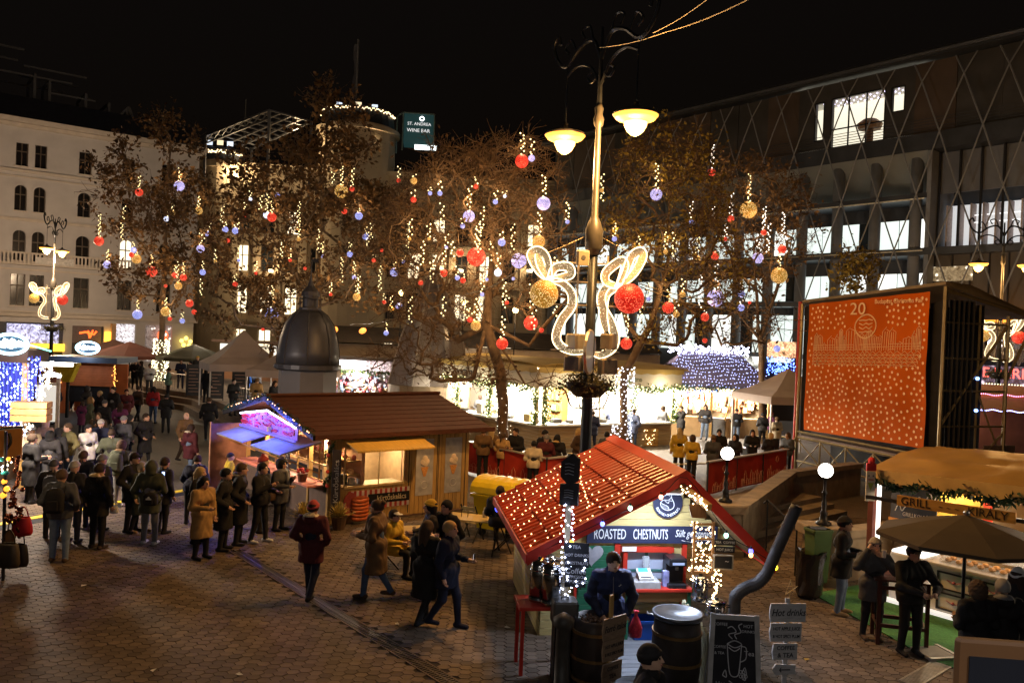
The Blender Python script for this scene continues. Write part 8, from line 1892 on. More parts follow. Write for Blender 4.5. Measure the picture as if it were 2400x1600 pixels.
urn('tall steel drink urn in front on the red table', 1292,1412,1312,12.0,.16); urn('steel drink urn with copper tint left on the red table', 1262,1405,1305,12.15,.14); urn('steel urn with red lid standing behind the others on the red table', 1278,1350,1290,12.55,.15)
urn('slim steel drink urn on the right of the picket fence', 1640,1405,1345,12.25,.12); urn('low steel pot by the string lit post at the right of the picket fence', 1678,1440,1402,11.9,.15)
t = simple('red_table', 'small red wooden table carrying the urns beside the hut', 'table', (*G(1262,1520).xy, 0), PS1.rz); tz = P(1262,1408,12.1).z - .01
t.location.y = 12.15; t.location.x = P(1262,1420,12.15).x
b = B(); b.bbox(-.33,.32,-.3,.3, tz - .05, tz, .01); b.out('table_top', m_redp, t)
for x in (-.29,.27):
    for y in (-.26,.24): b = B(); b.box(x, x + .05, y, y + .05,0, tz - .055); b.out('leg', m_redp, t)
t = simple('equipment_box', 'grey steel box with a handle beside the red table', 'box', (*P(1322,1450,11.75).xy, 0),.1); zt = P(1300,1402,11.75).z
b = B(); b.bbox(-.18,.18,-.16,.16, zt - .32, zt, .03); b.out('housing', M((.12,.115,.11),.4,.2,8, metal=.4), t); b = B(); b.tube([(-.05,0, zt),(-.05,0, zt + .03),(.05,0, zt + .03),(.05,0, zt)], .008,5); b.out('handle', m_dark, t); b = B(); b.box(-.15,.15,-.13,.13,0, zt - .325); b.out('stand', m_dark, t)
t = simple('pipe_stove', 'dark round iron stove column with a flat foot left of the roaster', 'stove', (*P(1320,1500,11.3).xy, 0)); zt = P(1320,1445,11.3).z
b = B(); b.smooth = True; b.lathe([(.24,0),(.24,.02),(.11,.05),(.10, zt - .15),(.14, zt - .12),(.15, zt - .02),(.03, zt + .06)], n=16); b.out('column', M((.05,.045,.04),.5,.3,6,.1), t)
# carton box on the hut wall side
t = simple('carton_box', 'brown carton box on the hut wall above the urns', 'box', (O1.x, O1.y, 0), PS1.rz); (xa, za),(xb, zb_) = W1(1285,1342), W1(1312,1302); b = B(); b.bbox(xa, xb, .95,1.09, za, zb_, .008); b.out('carton', M((.42,.24,.10),.8,.15,4), t); b = B(); b.box(xa - .02, xb - .02,.9,.96, zb_ - .002, zb_ + .02); b.out('flap', M((.5,.45,.4),.8), t)
# string lit sign post
sp = P(1328,1290,12.0); t = simple('sign_post', 'pale wooden sign post wound with cold white lights in front of the hut', 'sign post', (sp.x, sp.y, 0)); zt = P(1338,1062,12).z
b = B(); b.beam((0,0,0),(0,0, zt),.075); b.out('post', M((.40,.33,.22),.7,.2,5), t)
for (u, v, hw_, hh, rz) in ((1338,1098,.14,.24,-.5),(1332,1155,.14,.17,-.4)):
    z = P(u, v, 12).z; s_ = link('arrow_board', None, t, (.0,-.06, z),(0,0, rz)); b = B()
    pts = [(-hw_, 0,-hh * .5),(0,0,-hh),(hw_, 0,-hh * .6),(hw_, 0, hh * .7),(.3 * hw_, 0, hh),(-hw_, 0, hh * .4)] if hh > .2 else [(-hw_, 0,-hh),(hw_, 0,-hh * .9),(hw_, 0, hh),(-hw_, 0, hh * .8)]
    b.prism([Vector(p) - Vector((0,.02,0)) for p in pts], (0,.05,0)); b.out('board', M((.035,.032,.035),.7,.3,6), s_); b = B()
    for k in range(4): b.tube([(-hw_ * .5,-.025, hh * (.3 - .2 * k)),(-hw_ * .1,-.025, hh * (.36 - .2 * k)),(hw_ * .5,-.025, hh * (.3 - .2 * k))], .006,3)
    b.out('chalk_lines', M((.4,.4,.42),.8), s_)
for k, (v0, v1, txt) in enumerate(((1273,1287, ''),(1289,1303, ''),(1306,1322, ''),(1326,1412 - 50, 'Coffee'))):
    pass
def chalk_sign(name, label, u0, u1, v0, v1, Y, lines, rz=0., frame=None, group=None, cat='sign'):
    a_, c_ = P(u0, v1, Y), P(u1, v0, Y); cx = (a_.x + c_.x) / 2; w_ = c_.x - a_.x; h_ = c_.z - a_.z; t = simple(name, label, cat, (cx, Y, a_.z), rz, group)
    b = B(); b.bbox(-w_ / 2, w_ / 2,-.012,.012,0, h_, .005); b.out('board', M((.022,.022,.026),.75,.25,5), t)
    if frame: 
        b = B(); f = .018
        for q in ((-w_ / 2 - f, w_ / 2 + f, -f, 0),(-w_ / 2 - f, w_ / 2 + f, h_, h_ + f),(-w_ / 2 - f, -w_ / 2,0, h_),(w_ / 2, w_ / 2 + f, 0, h_)): b.box(q[0], q[1], -.02,.015, q[2], q[3])
        b.out('frame', frame, t)
    for (s, fx, fz, sz) in lines: text(s, t, (fx * w_, -.016, fz * h_), sz, m_chk, ext=.001)
    return t
m_chk = M((.62,.62,.66),.8,.05)
gcs = 'chalk menu boards at the hut'
chalk_sign('menu_board', 'uppermost of three slat menu boards on the lit sign post', 1322,1381,1272,1290,11.92, [('TEA', .0,.5,.07)], -.05, None, gcs); chalk_sign('menu_board', 'middle of three slat menu boards on the lit sign post', 1322,1381,1292,1308,11.92, [('HOT DRINKS', .0,.5,.06)], -.05, None, gcs); chalk_sign('menu_board', 'lowest of three slat menu boards on the lit sign post', 1322,1381,1310,1327,11.92, [('CHESTNUTS', 0,.5,.06)], -.05, None, gcs)
chalk_sign('coffee_board', 'square black board lettered Coffee with espresso and cappuccino on the lit post', 1323,1374,1311 + 18,1374,11.9, [('Coffee', .0,.80,.11),('ESPRESSO', -.05,.52,.06),('CAPPUCCINO', -.02,.28,.06)], -.05)
t = simple('post_lights', 'cold white fairy lights wound round the sign post of the hut', 'fairy lights', (0,0,0)); pts = []; rr = random.Random(8)
for i in range(78):
    f = i / 78; z = sp.z + 0; z0_, z1_ = .75,2.55; z = z0_ + (z1_ - z0_) * f; a_ = i * 1.9; rad = .06 + (.05 * rr.random() if z > 1.75 else .03 * rr.random()); pts.append((sp.x + rad * math.cos(a_), sp.y - .05 + rad * math.sin(a_) * .6, z))
for u, v in ((1327,1332),(1372,1312),(1321,1334),(1370,1330),(1366,1336),(1330,1350),(1372,1355),(1350,1361),(1366,1366),(1330,1358),(1352,1372)): pts.append(P(u, v, 11.86))
bulbs(pts, .0155, E((.62,.70,1),13), 'bulbs', t); lamp((sp.x, sp.y - .35,1.9),3,(.6,.7,1),.15, t)
# beam with warm lights, hanging boards and light ladder at the right of the hut
t = simple('lit_ladder', 'hanging wooden ladder wound with warm fairy lights at the right of the hut', 'light decoration', (0,0,0)); Yl = 12.25; rr = random.Random(16)
b = B(); b.beam(P(1598,1140,12.6), P(1662,1188,11.9),.09,.09); b.out('beam', M((.42,.25,.08),.6,.2,4), t)
for u0, u1, va, vb in ((1628,1624,1222,1345),(1672,1670,1222,1345)): b = B(); b.beam(P(u0, va, Yl), P(u1, vb, Yl),.035); b.out('rail', M((.28,.15,.06),.7), t)
for v in (1228,1262,1300,1340): b = B(); b.beam(P(1626, v, Yl), P(1672, v, Yl),.03); b.out('rung', M((.28,.15,.06),.7), t)
pts = [P(1626 + rr.random() * 46,1222 + rr.random() * 125, Yl + rr.gauss(0,.08)) for _ in range(70)] + [P(rr.choice((1625,1671)) + rr.gauss(0,3),1222 + rr.random() * 140, Yl) for _ in range(60)] + [P(1600 + 60 * f + rr.gauss(0,5),1142 + 45 * f + rr.gauss(0,5),12.3 - .5 * f) for f in (rr.random() for _ in range(36))] + [P(1680 + 8 * math.sin(f * 9) + rr.gauss(0,4),1335 + 120 * f, 12.0) for f in (rr.random() for _ in range(48))] + [P(1612 + rr.random() * 60,1325 + rr.random() * 12, Yl) for _ in range(18)]
bulbs(pts, .0135, E((1,.70,.36),11), 'bulbs', t); b = B(); b.tube(smooth_path([P(1668,1340,12), P(1685,1375,12), P(1676,1410,12), P(1684,1450,12)]),.006,4); b.out('wire', m_dark, t); lamp(P(1648,1300,11.8),5,(1,.66,.32),.15, t)
t = simple('hanging_board', 'small brown wooden board hung by cords from the lit beam', 'sign', P(1637,1198,12.1),.1); b = B(); b.prism([(-.15,-.01,.1),(.10,-.01,.1),(.12,-.01,-.1),(-.1,-.01,-.09)], (0,.025,0)); b.out('board', M((.20,.10,.045),.7,.25,5, streak=(10,10,1)), t); b = B(); b.tube([(-.06,0,.1),(-.06,0,.22)], .004,3); b.tube([(.05,0,.1),(.05,0,.2)], .004,3); b.out('cord', m_dark, t)
chalk_sign('price_board', 'upper small price board hanging right of the lit ladder', 1674,1724,1264,1276,12.1, [('TEA  COFFEE', 0,.5,.05)], 0, None, gcs); chalk_sign('price_board', 'lower small price board hanging right of the lit ladder', 1674,1722,1281,1293,12.1, [('HOT JUICE', 0,.5,.05)], 0, None, gcs)
chalk_sign('framed_board', 'framed black chalkboard under the price boards right of the hut', 1674,1716,1303,1330,12.1, [('~', .2,.6,.1)], 0, M((.30,.27,.22),.6), gcs)
# counter things: till, coffee machine, cups
def on_counter(name, label, cat, u, dx=0.): x, z = W1(u, 1370); q = Matrix.Rotation(PS1.rz, 3, 'Z') @ Vector((x * .97 + dx, .86,0)); return simple(name, label, cat, (O1.x + q.x, O1.y + q.y, .886), PS1.rz)
t = on_counter('cash_register', 'white cash register with blue screen on the hut counter', 'cash register', 1508); b = B(); b.bbox(-.23,.23,-.17,.17,0,.11,.01); b.out('drawer', M((.45,.45,.47),.4), t); b = B(); b.prism([(-.12,-.12,.112),(-.12,.10,.112),(-.12,.10,.26),(-.12,-.12,.15)], (.24,0,0)); b.out('body', M((.7,.7,.7),.4), t)
b = B(); b.poly([(-.09,.02,.222),(.07,.02,.222),(.07,.095,.262),(-.09,.095,.262)]); b.out('screen', E((.05,.35,1),1.6), t); b = B(); b.box(-.09,.09,-.11,-.02,.165,.175); b.out('keys', M((.3,.3,.33),.5), t)
t = on_counter('coffee_machine', 'black coffee machine at the right end of the hut counter', 'coffee machine', 1580); b = B(); b.bbox(-.15,.15,-.16,.2,0,.06,.01); b.bbox(-.15,.15,.02,.2,.062,.36,.01); b.bbox(-.15,.15,-.16,.2,.362,.48,.02); b.out('body', M((.02,.02,.024),.3), t); b = B(); b.box(-.1,.1,-.166,-.16,.38,.42); b.out('panel', E((.4,.5,.8),.6), t); b = B(); b.tube([(0,-.08,.36),(0,-.08,.28)], .03,8); b.out('spout', m_gry, t)
t = on_counter('glass_jar', 'clear glass jar on the sill behind the till', 'jar', 1506,.08); t.location.z = 1.0; t.location += Vector((-.02,.15,.12)); b = B(); b.lathe([(.06,0),(.065,.2),(.06,.2),(.055,.01)], n=12); b.out('body', CLEAR(.3), t)
t = on_counter('drink_can', 'blue and white carton beside the coffee machine', 'carton', 1558); b = B(); b.bbox(-.05,.05,-.05,.05,0,.25,.008); b.out('body', M((.35,.38,.75),.5,.5,9), t)
# picket fence
t = simple('picket_fence', 'low pale picket fence at the right of the deck', 'fence', (0,0,0)); f0, f1 = P(1600,1440,12.9), P(1664,1540,11.3); f0.z = f1.z = 0; n_ = 17; m_pk = M((.45,.42,.28),.7,.2,5)
for i in range(n_):
    q = f0.lerp(f1, i / (n_ - 1)); zt = .86 + .04 * (i % 2); b = B(); d_ = (f1 - f0).normalized() * .035; e_ = Vector((-d_.y, d_.x, 0)) * .35; b.prism([q - d_ - e_ + Z(Vector(),.05), q + d_ - e_ + Z(Vector(),.05), q + d_ - e_ + Z(Vector(), zt - .04), q - e_ + Z(Vector(), zt), q - d_ - e_ + Z(Vector(), zt - .04)], e_ * 2); b.out('picket', m_pk, t)
for z in (.25,.68): b = B(); b.beam(f0 + Vector((.03,.02, z)), f1 + Vector((.03,.02, z)),.03,.07); b.out('rail', m_pk, t)
# sign posts with lettered boards
m_ww = M((.50,.49,.50),.7,.2,4,.1, streak=(2,8,12)); m_ink = M((.025,.025,.03),.8)
def board_post(label, u, v_top, Y, rz, boards, mat, m_txt, post_m):
    p = P(u, v_top, Y); t = simple('board_post', label, 'sign post', (p.x, p.y, 0), rz); b = B(); b.beam((0,.03,0),(0,.03, p.z),.06,.03); b.out('post', post_m, t)
    for (v, w_, h_, dx, shape, lines) in boards:
        z = P(u, v, Y).z; s_ = link('lettered_board', None, t, (dx, 0, z)); b = B(); hw = w_ / 2; hh = h_ / 2
        pts = {'flag': [(-hw, 0,-hh),(hw, 0,-hh),(hw, 0, hh),(-hw, 0, hh),(-hw - .02,0,0)], 'arrow': [(-hw * .7,0,-hh),(hw, 0,-hh * .8),(hw * .92,0,0),(hw, 0, hh * .8),(-hw * .7,0, hh),(-hw, 0,0)]}[shape]
        b.prism([Vector(q) - Vector((0,.02,0)) for q in pts], (0,.025,0)); b.out('board', mat, s_)
        for (s, x_, z_, sz, sh, sx_) in lines: text(s, s_, (x_, -.024, z_), sz, m_txt, ext=.001, shear=sh, sx=sx_, off=.0015)
        if shape == 'arrow': b = B(); b.tube([(hw * .5,-.024,0),(-hw * .4,-.024,0),(-hw * .25,-.024,.03),(-hw * .4,-.024,0),(-hw * .25,-.024,-.03)], .008,4); b.out('arrow_mark', m_txt, s_)
    return t
wp = board_post('white sign post with boards Hot drinks, juice, coffee and tea and an arrow', 1848,1402,11.3,.12, [(1434,.50,.25,-.0, 'flag', [('Hot drinks', 0,0,.135,.25,.82)]),(1480,.44,.25,-.02, 'flag', [('HOT APPLE JUICE', -.0,.05,.062,0,.8),('& HOT SPICY PLUM', 0,-.055,.062,0,.72)]),(1525,.34,.22,-.02, 'flag', [('COFFEE', 0,.05,.075,0,1.),('& TEA', 0,-.05,.085,0,1.)]),(1567,.34,.15,-.03, 'arrow', [])], m_ww, m_ink, m_ww)
t = simple('star', 'small thin gold star above the white sign post', 'decoration', P(1852,1378,11.35)); b = B(); st5 = [Vector((.11 * math.sin(2 * math.pi * k * 2 / 5),0,.11 * math.cos(2 * math.pi * k * 2 / 5))) for k in range(5)]; b.tube(st5,.006,4, closed=True); b.tube([(0,0,-.05),(0,.02,-.22)], .004,4); b.out('outline', M((.35,.25,.08),.5), t)
board_post('brown wooden sign post with Forró italok boards before the roaster', 1438,1395,10.9,.72, [(1470,.44,.28,.04, 'flag', [('Forró italok', 0,.0,.12,.25,.72)]),(1520,.40,.27,.03, 'flag', [('HOT APPLE JUICE', 0,.05,.058,0,.78),('& HOT SPICY PLUM', 0,-.05,.058,0,.7)]),(1573,.36,.25,.02, 'flag', [('COFFEE', 0,.05,.07,0,.9),('TEA', 0,-.055,.08,0,1.)])], M((.26,.18,.12),.75,.25,5,.15, streak=(2,8,12)), m_ink, M((.42,.26,.09),.7,.2,5))
# A-frame chalkboard
af = P(1728,1448,11.0); t = simple('chalk_easel', 'white framed standing chalkboard with a drawn tea glass in front of the hut', 'chalkboard', (af.x, af.y, 0),-.07); zt = af.z; zb0 = .12; tl = Vector((0,.16,0)); hw, hb2 = .315,.36
m_fr = M((.46,.45,.45),.65,.25,6,.1)
fp_ = lambda x, f: Vector((x * (hb2 + (hw - hb2) * f),.16 * f, zb0 + (zt - zb0) * f))
b = B(); b.prism([fp_(-.84,.07), fp_(.84,.07), fp_(.84,.93), fp_(-.84,.93)], (0,.015,0)); b.out('board', M((.022,.022,.028),.75,.25,5), t)
for q in ((fp_(-.92,0), fp_(-.92,1)),(fp_(.92,0), fp_(.92,1)),(fp_(-1,.035), fp_(1,.035)),(fp_(-1,.965), fp_(1,.965))): b = B(); b.beam(q[0], q[1], .065,.03, up=(0,1,0)); b.out('frame', m_fr, t)
for s in (-1,1): b = B(); b.beam((s * .3,.5,0),(s * .28,.18, zt - .1),.04); b.out('back_leg', m_fr, t)
b = B(); dq = lambda x, f: fp_(x, f) - Vector((0,.012,0)); dr_p = lambda pts: b.tube(smooth_path([dq(*q) for q in pts], 4),.0065,4)
dr_p([(-.3,.66),(-.22,.40),(-.12,.30),(.12,.30),(.2,.40),(.28,.66)]); dr_p([(-.3,.66),(0,.62),(.28,.66),(0,.70),(-.3,.66)]); dr_p([(.28,.64),(.46,.62),(.44,.5),(.22,.46)]); dr_p([(-.24,.62),(0,.58),(.22,.62)])
dr_p([(-.1,.72),(-.25,.77),(.05,.80),(-.12,.86),(-.3,.84)]); dr_p([(.08,.72),(.0,.77),(.25,.80),(.15,.87),(.3,.9)]); dr_p([(-.45,.3),(-.35,.36),(-.3,.28),(-.45,.3)]); dr_p([(.3,.34),(.4,.4),(.46,.32),(.3,.34)]); dr_p([(.3,.27),(.42,.26),(.4,.32)]); dr_p([(-.2,.24),(0,.2),(.15,.18)])
for k in range(5): c = dq(.25 + .09 * (k % 3),.30 + .05 * (k // 3)); b.tube([c + Vector((.022 * math.cos(a),0,.022 * math.sin(a))) for a in (2 * math.pi * i / 10 for i in range(10))], .005,3, closed=True)
b.out('chalk_drawing', m_chk, t); tlt = math.pi / 2 - math.atan2(.16, zt - zb0)
for s, x, f, sz in (('COFFEE', -.6,.88,.055),('HOT', .55,.87,.06),('DRINKS', .55,.81,.05),('COFFEE', -.6,.62,.05),('& TEA', -.6,.55,.05),('Tea', .58,.56,.09),('Hot', -.52,.20,.08),('APPLE JUICE', -.45,.12,.055),('Hot', .5,.20,.08),('SPICY PLUM', .48,.12,.055)): text(s, t, dq(x, f), sz, m_chk, (tlt, 0,0), ext=.001)
# stove pipe
t = simple('stove_pipe', 'bent dark stove pipe rising past the right eave of the hut', 'pipe', (0,0,0)); pp = [P(1722,1500,12.4), P(1722,1410,12.3), P(1728,1392,12.3), P(1746,1378,12.3), P(1775,1366,12.3), P(1798,1340,12.3), P(1820,1290,12.3), P(1868,1185,12.3)]
m_pipe = M((.04,.04,.045),.6,.4,3,.15, metal=.2); b = B(); b.smooth = True; q = smooth_path(pp, 6); b.tube(q, .088,14); b.out('pipe', m_pipe, t)
for k in range(8,30,1): b = B(); d_ = (q[k + 1] - q[k]).normalized() * .008; b.tube([q[k] - d_, q[k] + d_], .095,14); b.out('pipe_rib', m_pipe, t)
b = B(); b.cyl((pp[0].x, pp[0].y, 0),.2, pp[0].z, 12); b.out('stove', m_dark, t)
# ------------------------------------------------------------ tables, chairs, bins, parasol, pub table
m_slat = M((.46,.33,.12),.6,.2,5, streak=(1,10,4)); m_fold = M((.03,.025,.02),.5)
def slat_table(label, p, rz, w_, d_, h_=.76):
    t = simple('slat_table', label, 'table', (p.x, p.y, 0), rz, 'folding slat tables')
    for k in range(8): y = -d_ / 2 + k * d_ / 8; b = B(); b.bbox(-w_ / 2, w_ / 2, y, y + d_ / 8 - .015, h_ - .025, h_, .005); b.out('slat', m_slat, t)
    for x in (-w_ * .38, w_ * .38):
        for s in (1,-1): b = B(); b.beam((x, s * d_ * .45,0),(x, -s * d_ * .45, h_ - .03),.03); b.out('leg', m_fold, t)
    return t
def fold_chair(label, p, rz):
    t = simple('folding_chair', label, 'chair', (p.x, p.y, 0), rz, 'folding chairs at the slat tables')
    b = B()
    for k in range(5): b.bbox(-.2,.2,-.2 + k * .08,-.135 + k * .08,.44,.455,.004)
    b.out('seat', m_slat, t)
    for s in (-1,1):
        b = B(); b.beam((s * .2,-.22,0),(s * .2,.2,.86),.025); b.out('leg', m_fold, t); b = B(); b.beam((s * .18,.22,0),(s * .18,-.18,.44),.025); b.out('leg', m_fold, t)
    b = B(); b.beam((-.2,.17,.78),(.2,.17,.78),.015,.07); b.beam((-.2,.14,.68),(.2,.14,.68),.015,.06); b.out('backrest', m_slat, t); return t
ta, tb = G(945,1240,.76), G(1115,1212,.76)
slat_table('pale slatted table with a jar in front of the cake hut doors', ta, .3,1.15,.7); slat_table('empty slatted table by the left eave of the chestnut hut', tb, -.25,1.3,.7)
def jar(label, p, z): t = simple('sugar_jar', label, 'jar', (p.x, p.y, z),0, 'jars on the slat tables'); b = B(); b.lathe([(.05,0),(.055,.12),(.03,.15),(.03,.17),(0,.2)], n=12); b.out('body', M((.55,.5,.38),.2), t); b = B(); b.sph((0,0,.2),.028,8,6); b.out('stopper', M((.6,.55,.45),.4), t)
jar('glass jar on the pale table before the cake hut doors', ta + Vector((-.1,.1,0)),.762); jar('glass jar on the table by the left eave of the chestnut hut', tb + Vector((.2,.05,0)),.762)
t = simple('condiment_bottle', 'dark bottle beside the jar on the pale table', 'bottle', (ta.x - .2, ta.y + .1,.762)); b = B(); b.lathe([(.03,0),(.03,.12),(.012,.17),(.012,.22),(0,.22)], n=10); b.out('body', m_dark, t)
t = simple('paper_cup', 'pale paper cup at the front edge of the pale table', 'cup', (ta.x + .25, ta.y - .2,.762)); cup((.7,.6,.45))(t)
t = simple('paper_cup', 'paper cup on the table by the left eave of the chestnut hut', 'cup', (tb.x + .4, tb.y, .762)); cup((.7,.6,.45))(t)
t = simple('wire_stand', 'black wire caddy on the table by the left eave of the chestnut hut', 'caddy', (tb.x - .25, tb.y + .05,.762)); b = B()
for s in (-.07,.07): b.tube([(s, -.05,0),(s, -.05,.14),(s, .05,.14),(s, .05,0)], .006,4)
b.out('frame', m_dark, t)
for lb, u, v, rz in (('folding chair in front of the table by the hut eave', 1105,1265,2.6),('folding chair right of the table by the hut eave under the roof edge', 1185,1290,1.2),('folding chair left of the pale table behind the walking woman', 905,1330,-1.2),('folding chair beyond the table by the hut eave', 1150,1235,.3)): fold_chair(lb, G(u, v), rz)
# bins
t = simple('litter_bin', 'green litter bin with a round emblem beside the right stone pillar', 'bin', (*P(1916,1300,16.2).xy, 0),.25); zt = P(1916,1237,16.2).z; m_bin = M((.06,.105,.03),.45,.15,4)
b = B(); b.add([(-.15,-.13,.3),(.15,-.13,.3),(.15,.13,.3),(-.15,.13,.3),(-.2,-.17, zt),(.2,-.17, zt),(.2,.17, zt),(-.2,.17, zt)], [(0,3,2,1),(0,1,5,4),(1,2,6,5),(2,3,7,6),(3,0,4,7),(4,5,6,7)]); b.out('body', m_bin, t); b = B(); b.bbox(-.22,.22,-.19,.19, zt - .06, zt + .0,.02); b.out('rim', m_bin, t); b = B(); b.disc((0,0, zt + .003),.18,16, 'z', .004,.13); b.out('opening', m_dark, t); b = B(); b.cyl((0,.1,0),.04,.25,8); b.out('post', m_dark, t)
b = B(); b.tube([(.09 * math.cos(a),-.165 - .02 * 0, zt * .6 + .1 * math.sin(a)) for a in (2 * math.pi * i / 16 for i in range(16))], .008,4, closed=True); b.sph((0,-.165, zt * .6 + .04),.02,6,4); b.tube([(0,-.165, zt * .6 + .02),(0,-.165, zt * .6 - .03),(.03,-.165, zt * .6 - .07)], .012,4); b.out('emblem', m_dark, t)
t = simple('bin_bag', 'black plastic bag over a frame below the green litter bin', 'bin bag', (*G(1895,1398).xy, 0)); zt = .88; b = B(); n_ = 20; rr = random.Random(2)
for k, (r, z) in enumerate(((.18,0),(.25,.08),(.26,.3),(.25,.6),(.27,.8),(.29,.9),(.22,.86),(.0,.6))): b.v += [(r * (1 + rr.gauss(0,.06)) * math.cos(a), r * (1 + rr.gauss(0,.06)) * math.sin(a), z + rr.gauss(0,.015)) for a in (2 * math.pi * i / n_ for i in range(n_))]
for k in range(7):
    for i in range(n_): b.f.append((k * n_ + i, k * n_ + (i + 1) % n_, (k + 1) * n_ + (i + 1) % n_, (k + 1) * n_ + i)); b.mi.append(0); b.sm.append(False)
b.out('bag', M((.025,.018,.014),.25,.3,6,.3), t)
# pub table
pt0 = G(2105,1502); t = simple('bar_table', 'tall dark brown wooden bar table under the parasol', 'table', (pt0.x, pt0.y, 0),-.25); m_bt = M((.07,.022,.014),.35,.25,4, streak=(8,1,1)); zt = 1.10
for k in range(4): b = B(); b.bbox(-.46,.46,-.34 + k * .17,-.175 + k * .17, zt - .03, zt, .006); b.out('plank', m_bt, t)
for x in (-.40,.34):
    for y in (-.29,.23): b = B(); b.box(x, x + .06, y, y + .06,0, zt - .032); b.out('leg', m_bt, t)
for z in (.32,.95):
    for q in (((-.34,-.26, z),(.34,-.26, z)),((-.34,.26, z),(.34,.26, z)),((-.37,-.23, z),(-.37,.23, z)),((.37,-.23, z),(.37,.23, z))): b = B(); b.beam(*q, .04,.06); b.out('rail', m_bt, t)
t = simple('drink_glass', 'small glass on the bar table in front of the leaning man', 'glass', (pt0.x - .02, pt0.y + .22, zt)); b = B(); b.lathe([(.032,0),(.036,.1),(.03,.1),(.028,.01)], n=12); b.out('body', CLEAR(.35,(.6,.5,.4)), t)
pq = G(2250,1546); t = simple('parasol', 'large grey brown parasol with a metal foot over the bar table', 'parasol', (pq.x, pq.y, 0),.2); apz = P(2268,1206, pq.y).z; b = B(); R_ = 1.34; n_ = 8; rim = apz - .36
m_par2 = M((.062,.047,.032),.85,.12,3)
for k in range(n_):
    a0_, a1_ = 2 * math.pi * (k + .5) / n_, 2 * math.pi * (k + 1.5) / n_; mid = .86
    e0, e1 = (R_ * math.cos(a0_), R_ * math.sin(a0_), rim),(R_ * math.cos(a1_), R_ * math.sin(a1_), rim); m0, m1 = (R_ * .5 * math.cos(a0_), R_ * .5 * math.sin(a0_), rim + .2),(R_ * .5 * math.cos(a1_), R_ * .5 * math.sin(a1_), rim + .2)
    b.poly([(0,0, apz), m0, m1]); b.poly([m0, e0, e1, m1]); b.poly([e0,(e0[0], e0[1], rim - .06),(e1[0], e1[1], rim - .06), e1])
b.out('canopy', m_par2, t); b = B(); b.cyl((0,0,0),.028, apz - .03,8); b.out('pole', m_iron, t); b = B(); b.sph((0,0, apz + .03),.05,8,6); b.cyl((0,0,.0),.045,.6,10); b.out('sleeve', M((.3,.3,.3),.4, metal=.6), t)
b = B()
for k in range(n_): a_ = 2 * math.pi * (k + .5) / n_; b.tube([(0,0, apz - .35),(R_ * .5 * math.cos(a_), R_ * .5 * math.sin(a_), rim + .18)], .01,4); b.tube([(0,0, apz - .03),(R_ * .5 * math.cos(a_), R_ * .5 * math.sin(a_), rim + .19),(R_ * math.cos(a_), R_ * math.sin(a_), rim - .01)], .01,4)
b.out('ribs', m_iron, t); b = B(); b.beam((-.55,0,.03),(.55,0,.03),.06,.05); b.beam((0,-.55,.032),(0,.55,.032),.06,.05); b.out('foot', M((.4,.38,.34),.4, metal=.5), t); b = B(); b.bbox(-.53,-.04,.04,.5,.006,.05,.01); b.out('ballast_slab', M((.38,.33,.27),.8,.2,4), t)
# phone held up in the foreground
t = simple('smartphone', 'blurred pale phone held up at the bottom right corner', 'phone', P(2345,1558,1.15),-.1); b = B(); b.bbox(-.062,.09,-.006,.006,-.10,.035,.005); b.out('case', M((.10,.048,.02),.5,.15,8), t); b = B(); b.box(-.045,.09,-.0085,-.0065,-.1,.012); b.out('screen', M((.006,.007,.012),.6), t)
# terrace tables, benches, cups
def beer_table(label, u, v, rz, w_=1.6, col=(.09,.04,.02)):
    p = G(u, v, .76); t = simple('beer_table', label, 'table', (p.x, p.y, 0), rz, 'terrace beer tables'); b = B(); b.bbox(-w_ / 2, w_ / 2,-.28,.28,.735,.765,.01); b.out('table_top', M(col, .35,.2,3), t)
    for x in (-w_ * .38, w_ * .38): b = B(); b.box(x - .03, x + .03,-.22,.22,0,.73); b.out('leg', m_dark, t)
    for k in (-.12,.15): c = simple('paper_cup', ('pale cup left on the ' if k < 0 else 'pale cup right on the ') + label, 'cup', t.matrix_basis @ Vector((k, .05,.766)),0, 'cups on terrace tables'); cup((.8,.7,.55))(c)
    return t
beer_table('dark table at the right red fence', 1775,1048,.5); beer_table('dark table at the middle of the left red fence', 1225,1058,-.3,1.6,(.3,.15,.04)); beer_table('table beside the mustard coats', 1648,1060,.4)
for lb, u, v, rz in (('wooden bench under the pale tent', 1800,1022,.2),('wooden bench beside the mustard coats', 1620,1085,.4)):
    p = G(u, v, .45); t = simple('bench', lb, 'bench', (p.x, p.y, 0), rz, 'terrace benches'); b = B(); b.bbox(-1.,1.,-.13,.13,.42,.45,.01); b.out('seat', m_slat, t)
    for x in (-.8,.8): b = B(); b.box(x - .03, x + .03,-.1,.1,0,.415); b.out('leg', m_dark, t)
p = G(1515,1046); t = simple('lit_crate', 'woven wooden screen with warm lights right of the wrapped trunk', 'screen', (p.x, p.y, 0),.1); m_wv = M((.40,.22,.06),.6,.25,5)
for i in range(6):
    for k in range(5): b = B(); b.bbox(-.55 + i * .185,-.38 + i * .185,-.02 + .03 * ((i + k) % 2),.02 + .03 * ((i + k) % 2),.03 + k * .16,.18 + k * .16,.006); b.out('slat', m_wv, t)
bulbs([(rnd.uniform(-.5,.5),-.05, rnd.uniform(.05,.8)) for _ in range(34)], .022, E((1,.75,.4),6), 'bulbs', t)
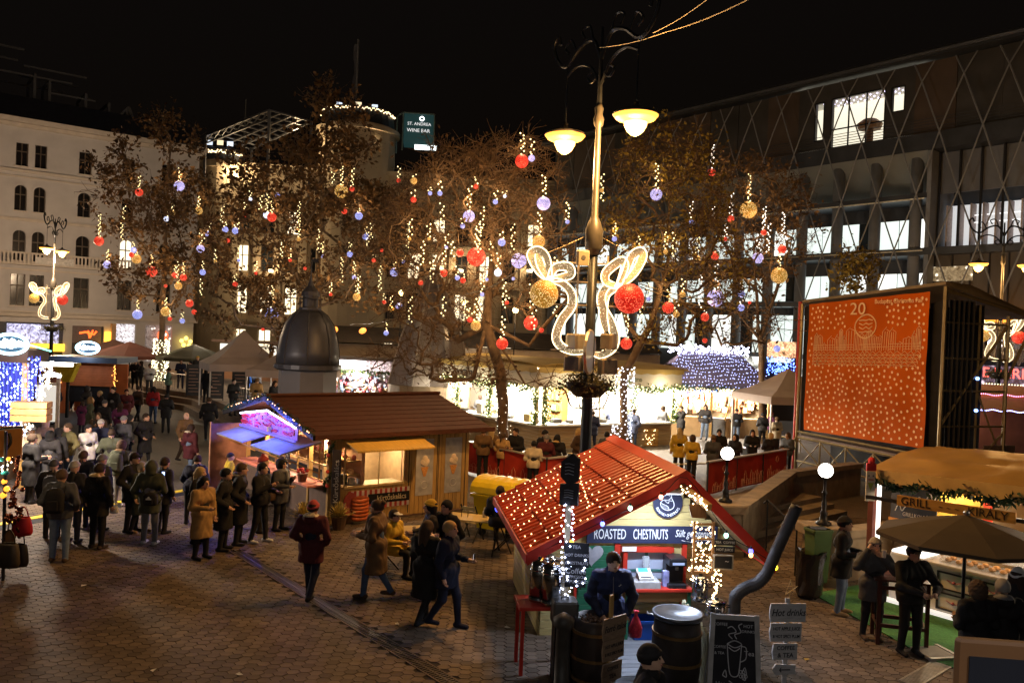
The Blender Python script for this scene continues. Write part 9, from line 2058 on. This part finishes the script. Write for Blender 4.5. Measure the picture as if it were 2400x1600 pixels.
# left terrace boards and railings
for lb, u, v in (('tall black menu board nearest the light wrapped plane trunk', 454,905),('tall black menu board at the foot of the grey pointed tent', 504,912),('tall black menu board beside the seated tent guests', 562,925)):
    p = G(u, v + 26, TZ); t = simple('menu_stand', lb, 'menu board', (p.x, p.y, TZ),.3, 'tall menu boards on the left terrace'); b = B(); b.bbox(-.36,.36,-.03,.03,.1,1.75,.01); b.out('board', M((.03,.026,.024),.6,.2,5), t); b = B()
    for k in range(8): b.box(-.28,.28 - .1 * (k % 3),-.036,-.031,.3 + k * .17,.33 + k * .17)
    b.out('chalk_lines', M((.35,.2,.14),.8), t); b = B(); b.box(-.4,-.36,-.04,.04,0,1.8); b.box(.36,.4,-.04,.04,0,1.8); b.out('frame', m_dark, t)
for lb, i0, i1 in (('steel railing along the far terrace edge', 0,1),('steel railing along the middle of the terrace edge', 1,2),('steel railing at the near end of the terrace edge', 3,4)):
    a_, c_ = Vector((*ED[i0], 0)) + Vector((.9,.7,0)), Vector((*ED[i1], 0)) + Vector((.9,.7,0)); t = simple('railing', lb, 'railing', (a_.x, a_.y, TZ), math.atan2(c_.y - a_.y, c_.x - a_.x), 'railings on the left terrace'); L_2 = (c_ - a_).length * .9; b = B(); b.tube([(0,0,.95),(L_2,0,.95)], .03,5); b.tube([(0,0,.1),(L_2,0,.1)], .02,5); b.out('rail', M((.35,.3,.26),.4, metal=.4), t); b = B()
    for k in range(int(L_2 / .25)): b.tube([(k * .25,0,.0),(k * .25,0,.94)], .012,4)
    b.out('bars', M((.3,.26,.22),.4, metal=.4), t, kind='stuff')
for u, v, lb in ((196,1372, 'white paper scrap on the paving below the hanging bags'),(560,1580, 'small white paper scrap near the bottom of the drain'),(360,1570, 'white paper scrap on the dark paving at the bottom left'),(930,1462, 'paper scrap beside the drain below the walking man'),(1188,1470, 'white napkin on the ground left of the red table'),(1890,1545, 'dry yellow leaf on the ground right of the white sign post')):
    p = G(u, v); t = simple('yellow_leaf' if 'leaf' in lb else 'paper_scrap', lb, 'litter', (p.x, p.y, .004), u * .1, 'litter on the paving'); b = B(); b.poly([(-.05,-.02,0),(.04,-.03,.012),(.06,.025,.004),(-.03,.03,.018)]); b.out('sheet', M((.4,.26,.05),.8) if 'leaf' in lb else M((.6,.58,.55),.8), t)
# text curves become meshes
bpy.context.view_layer.update(); dg = bpy.context.evaluated_depsgraph_get()
for o in [o for o in C.objects if o.type == 'FONT']:
    me = bpy.data.meshes.new_from_object(o.evaluated_get(dg)); n = link(o.name.split('.')[0], me, o.parent, o.location, o.rotation_euler, tuple(o.scale)); old = o.data; bpy.data.objects.remove(o); bpy.data.curves.remove(old)
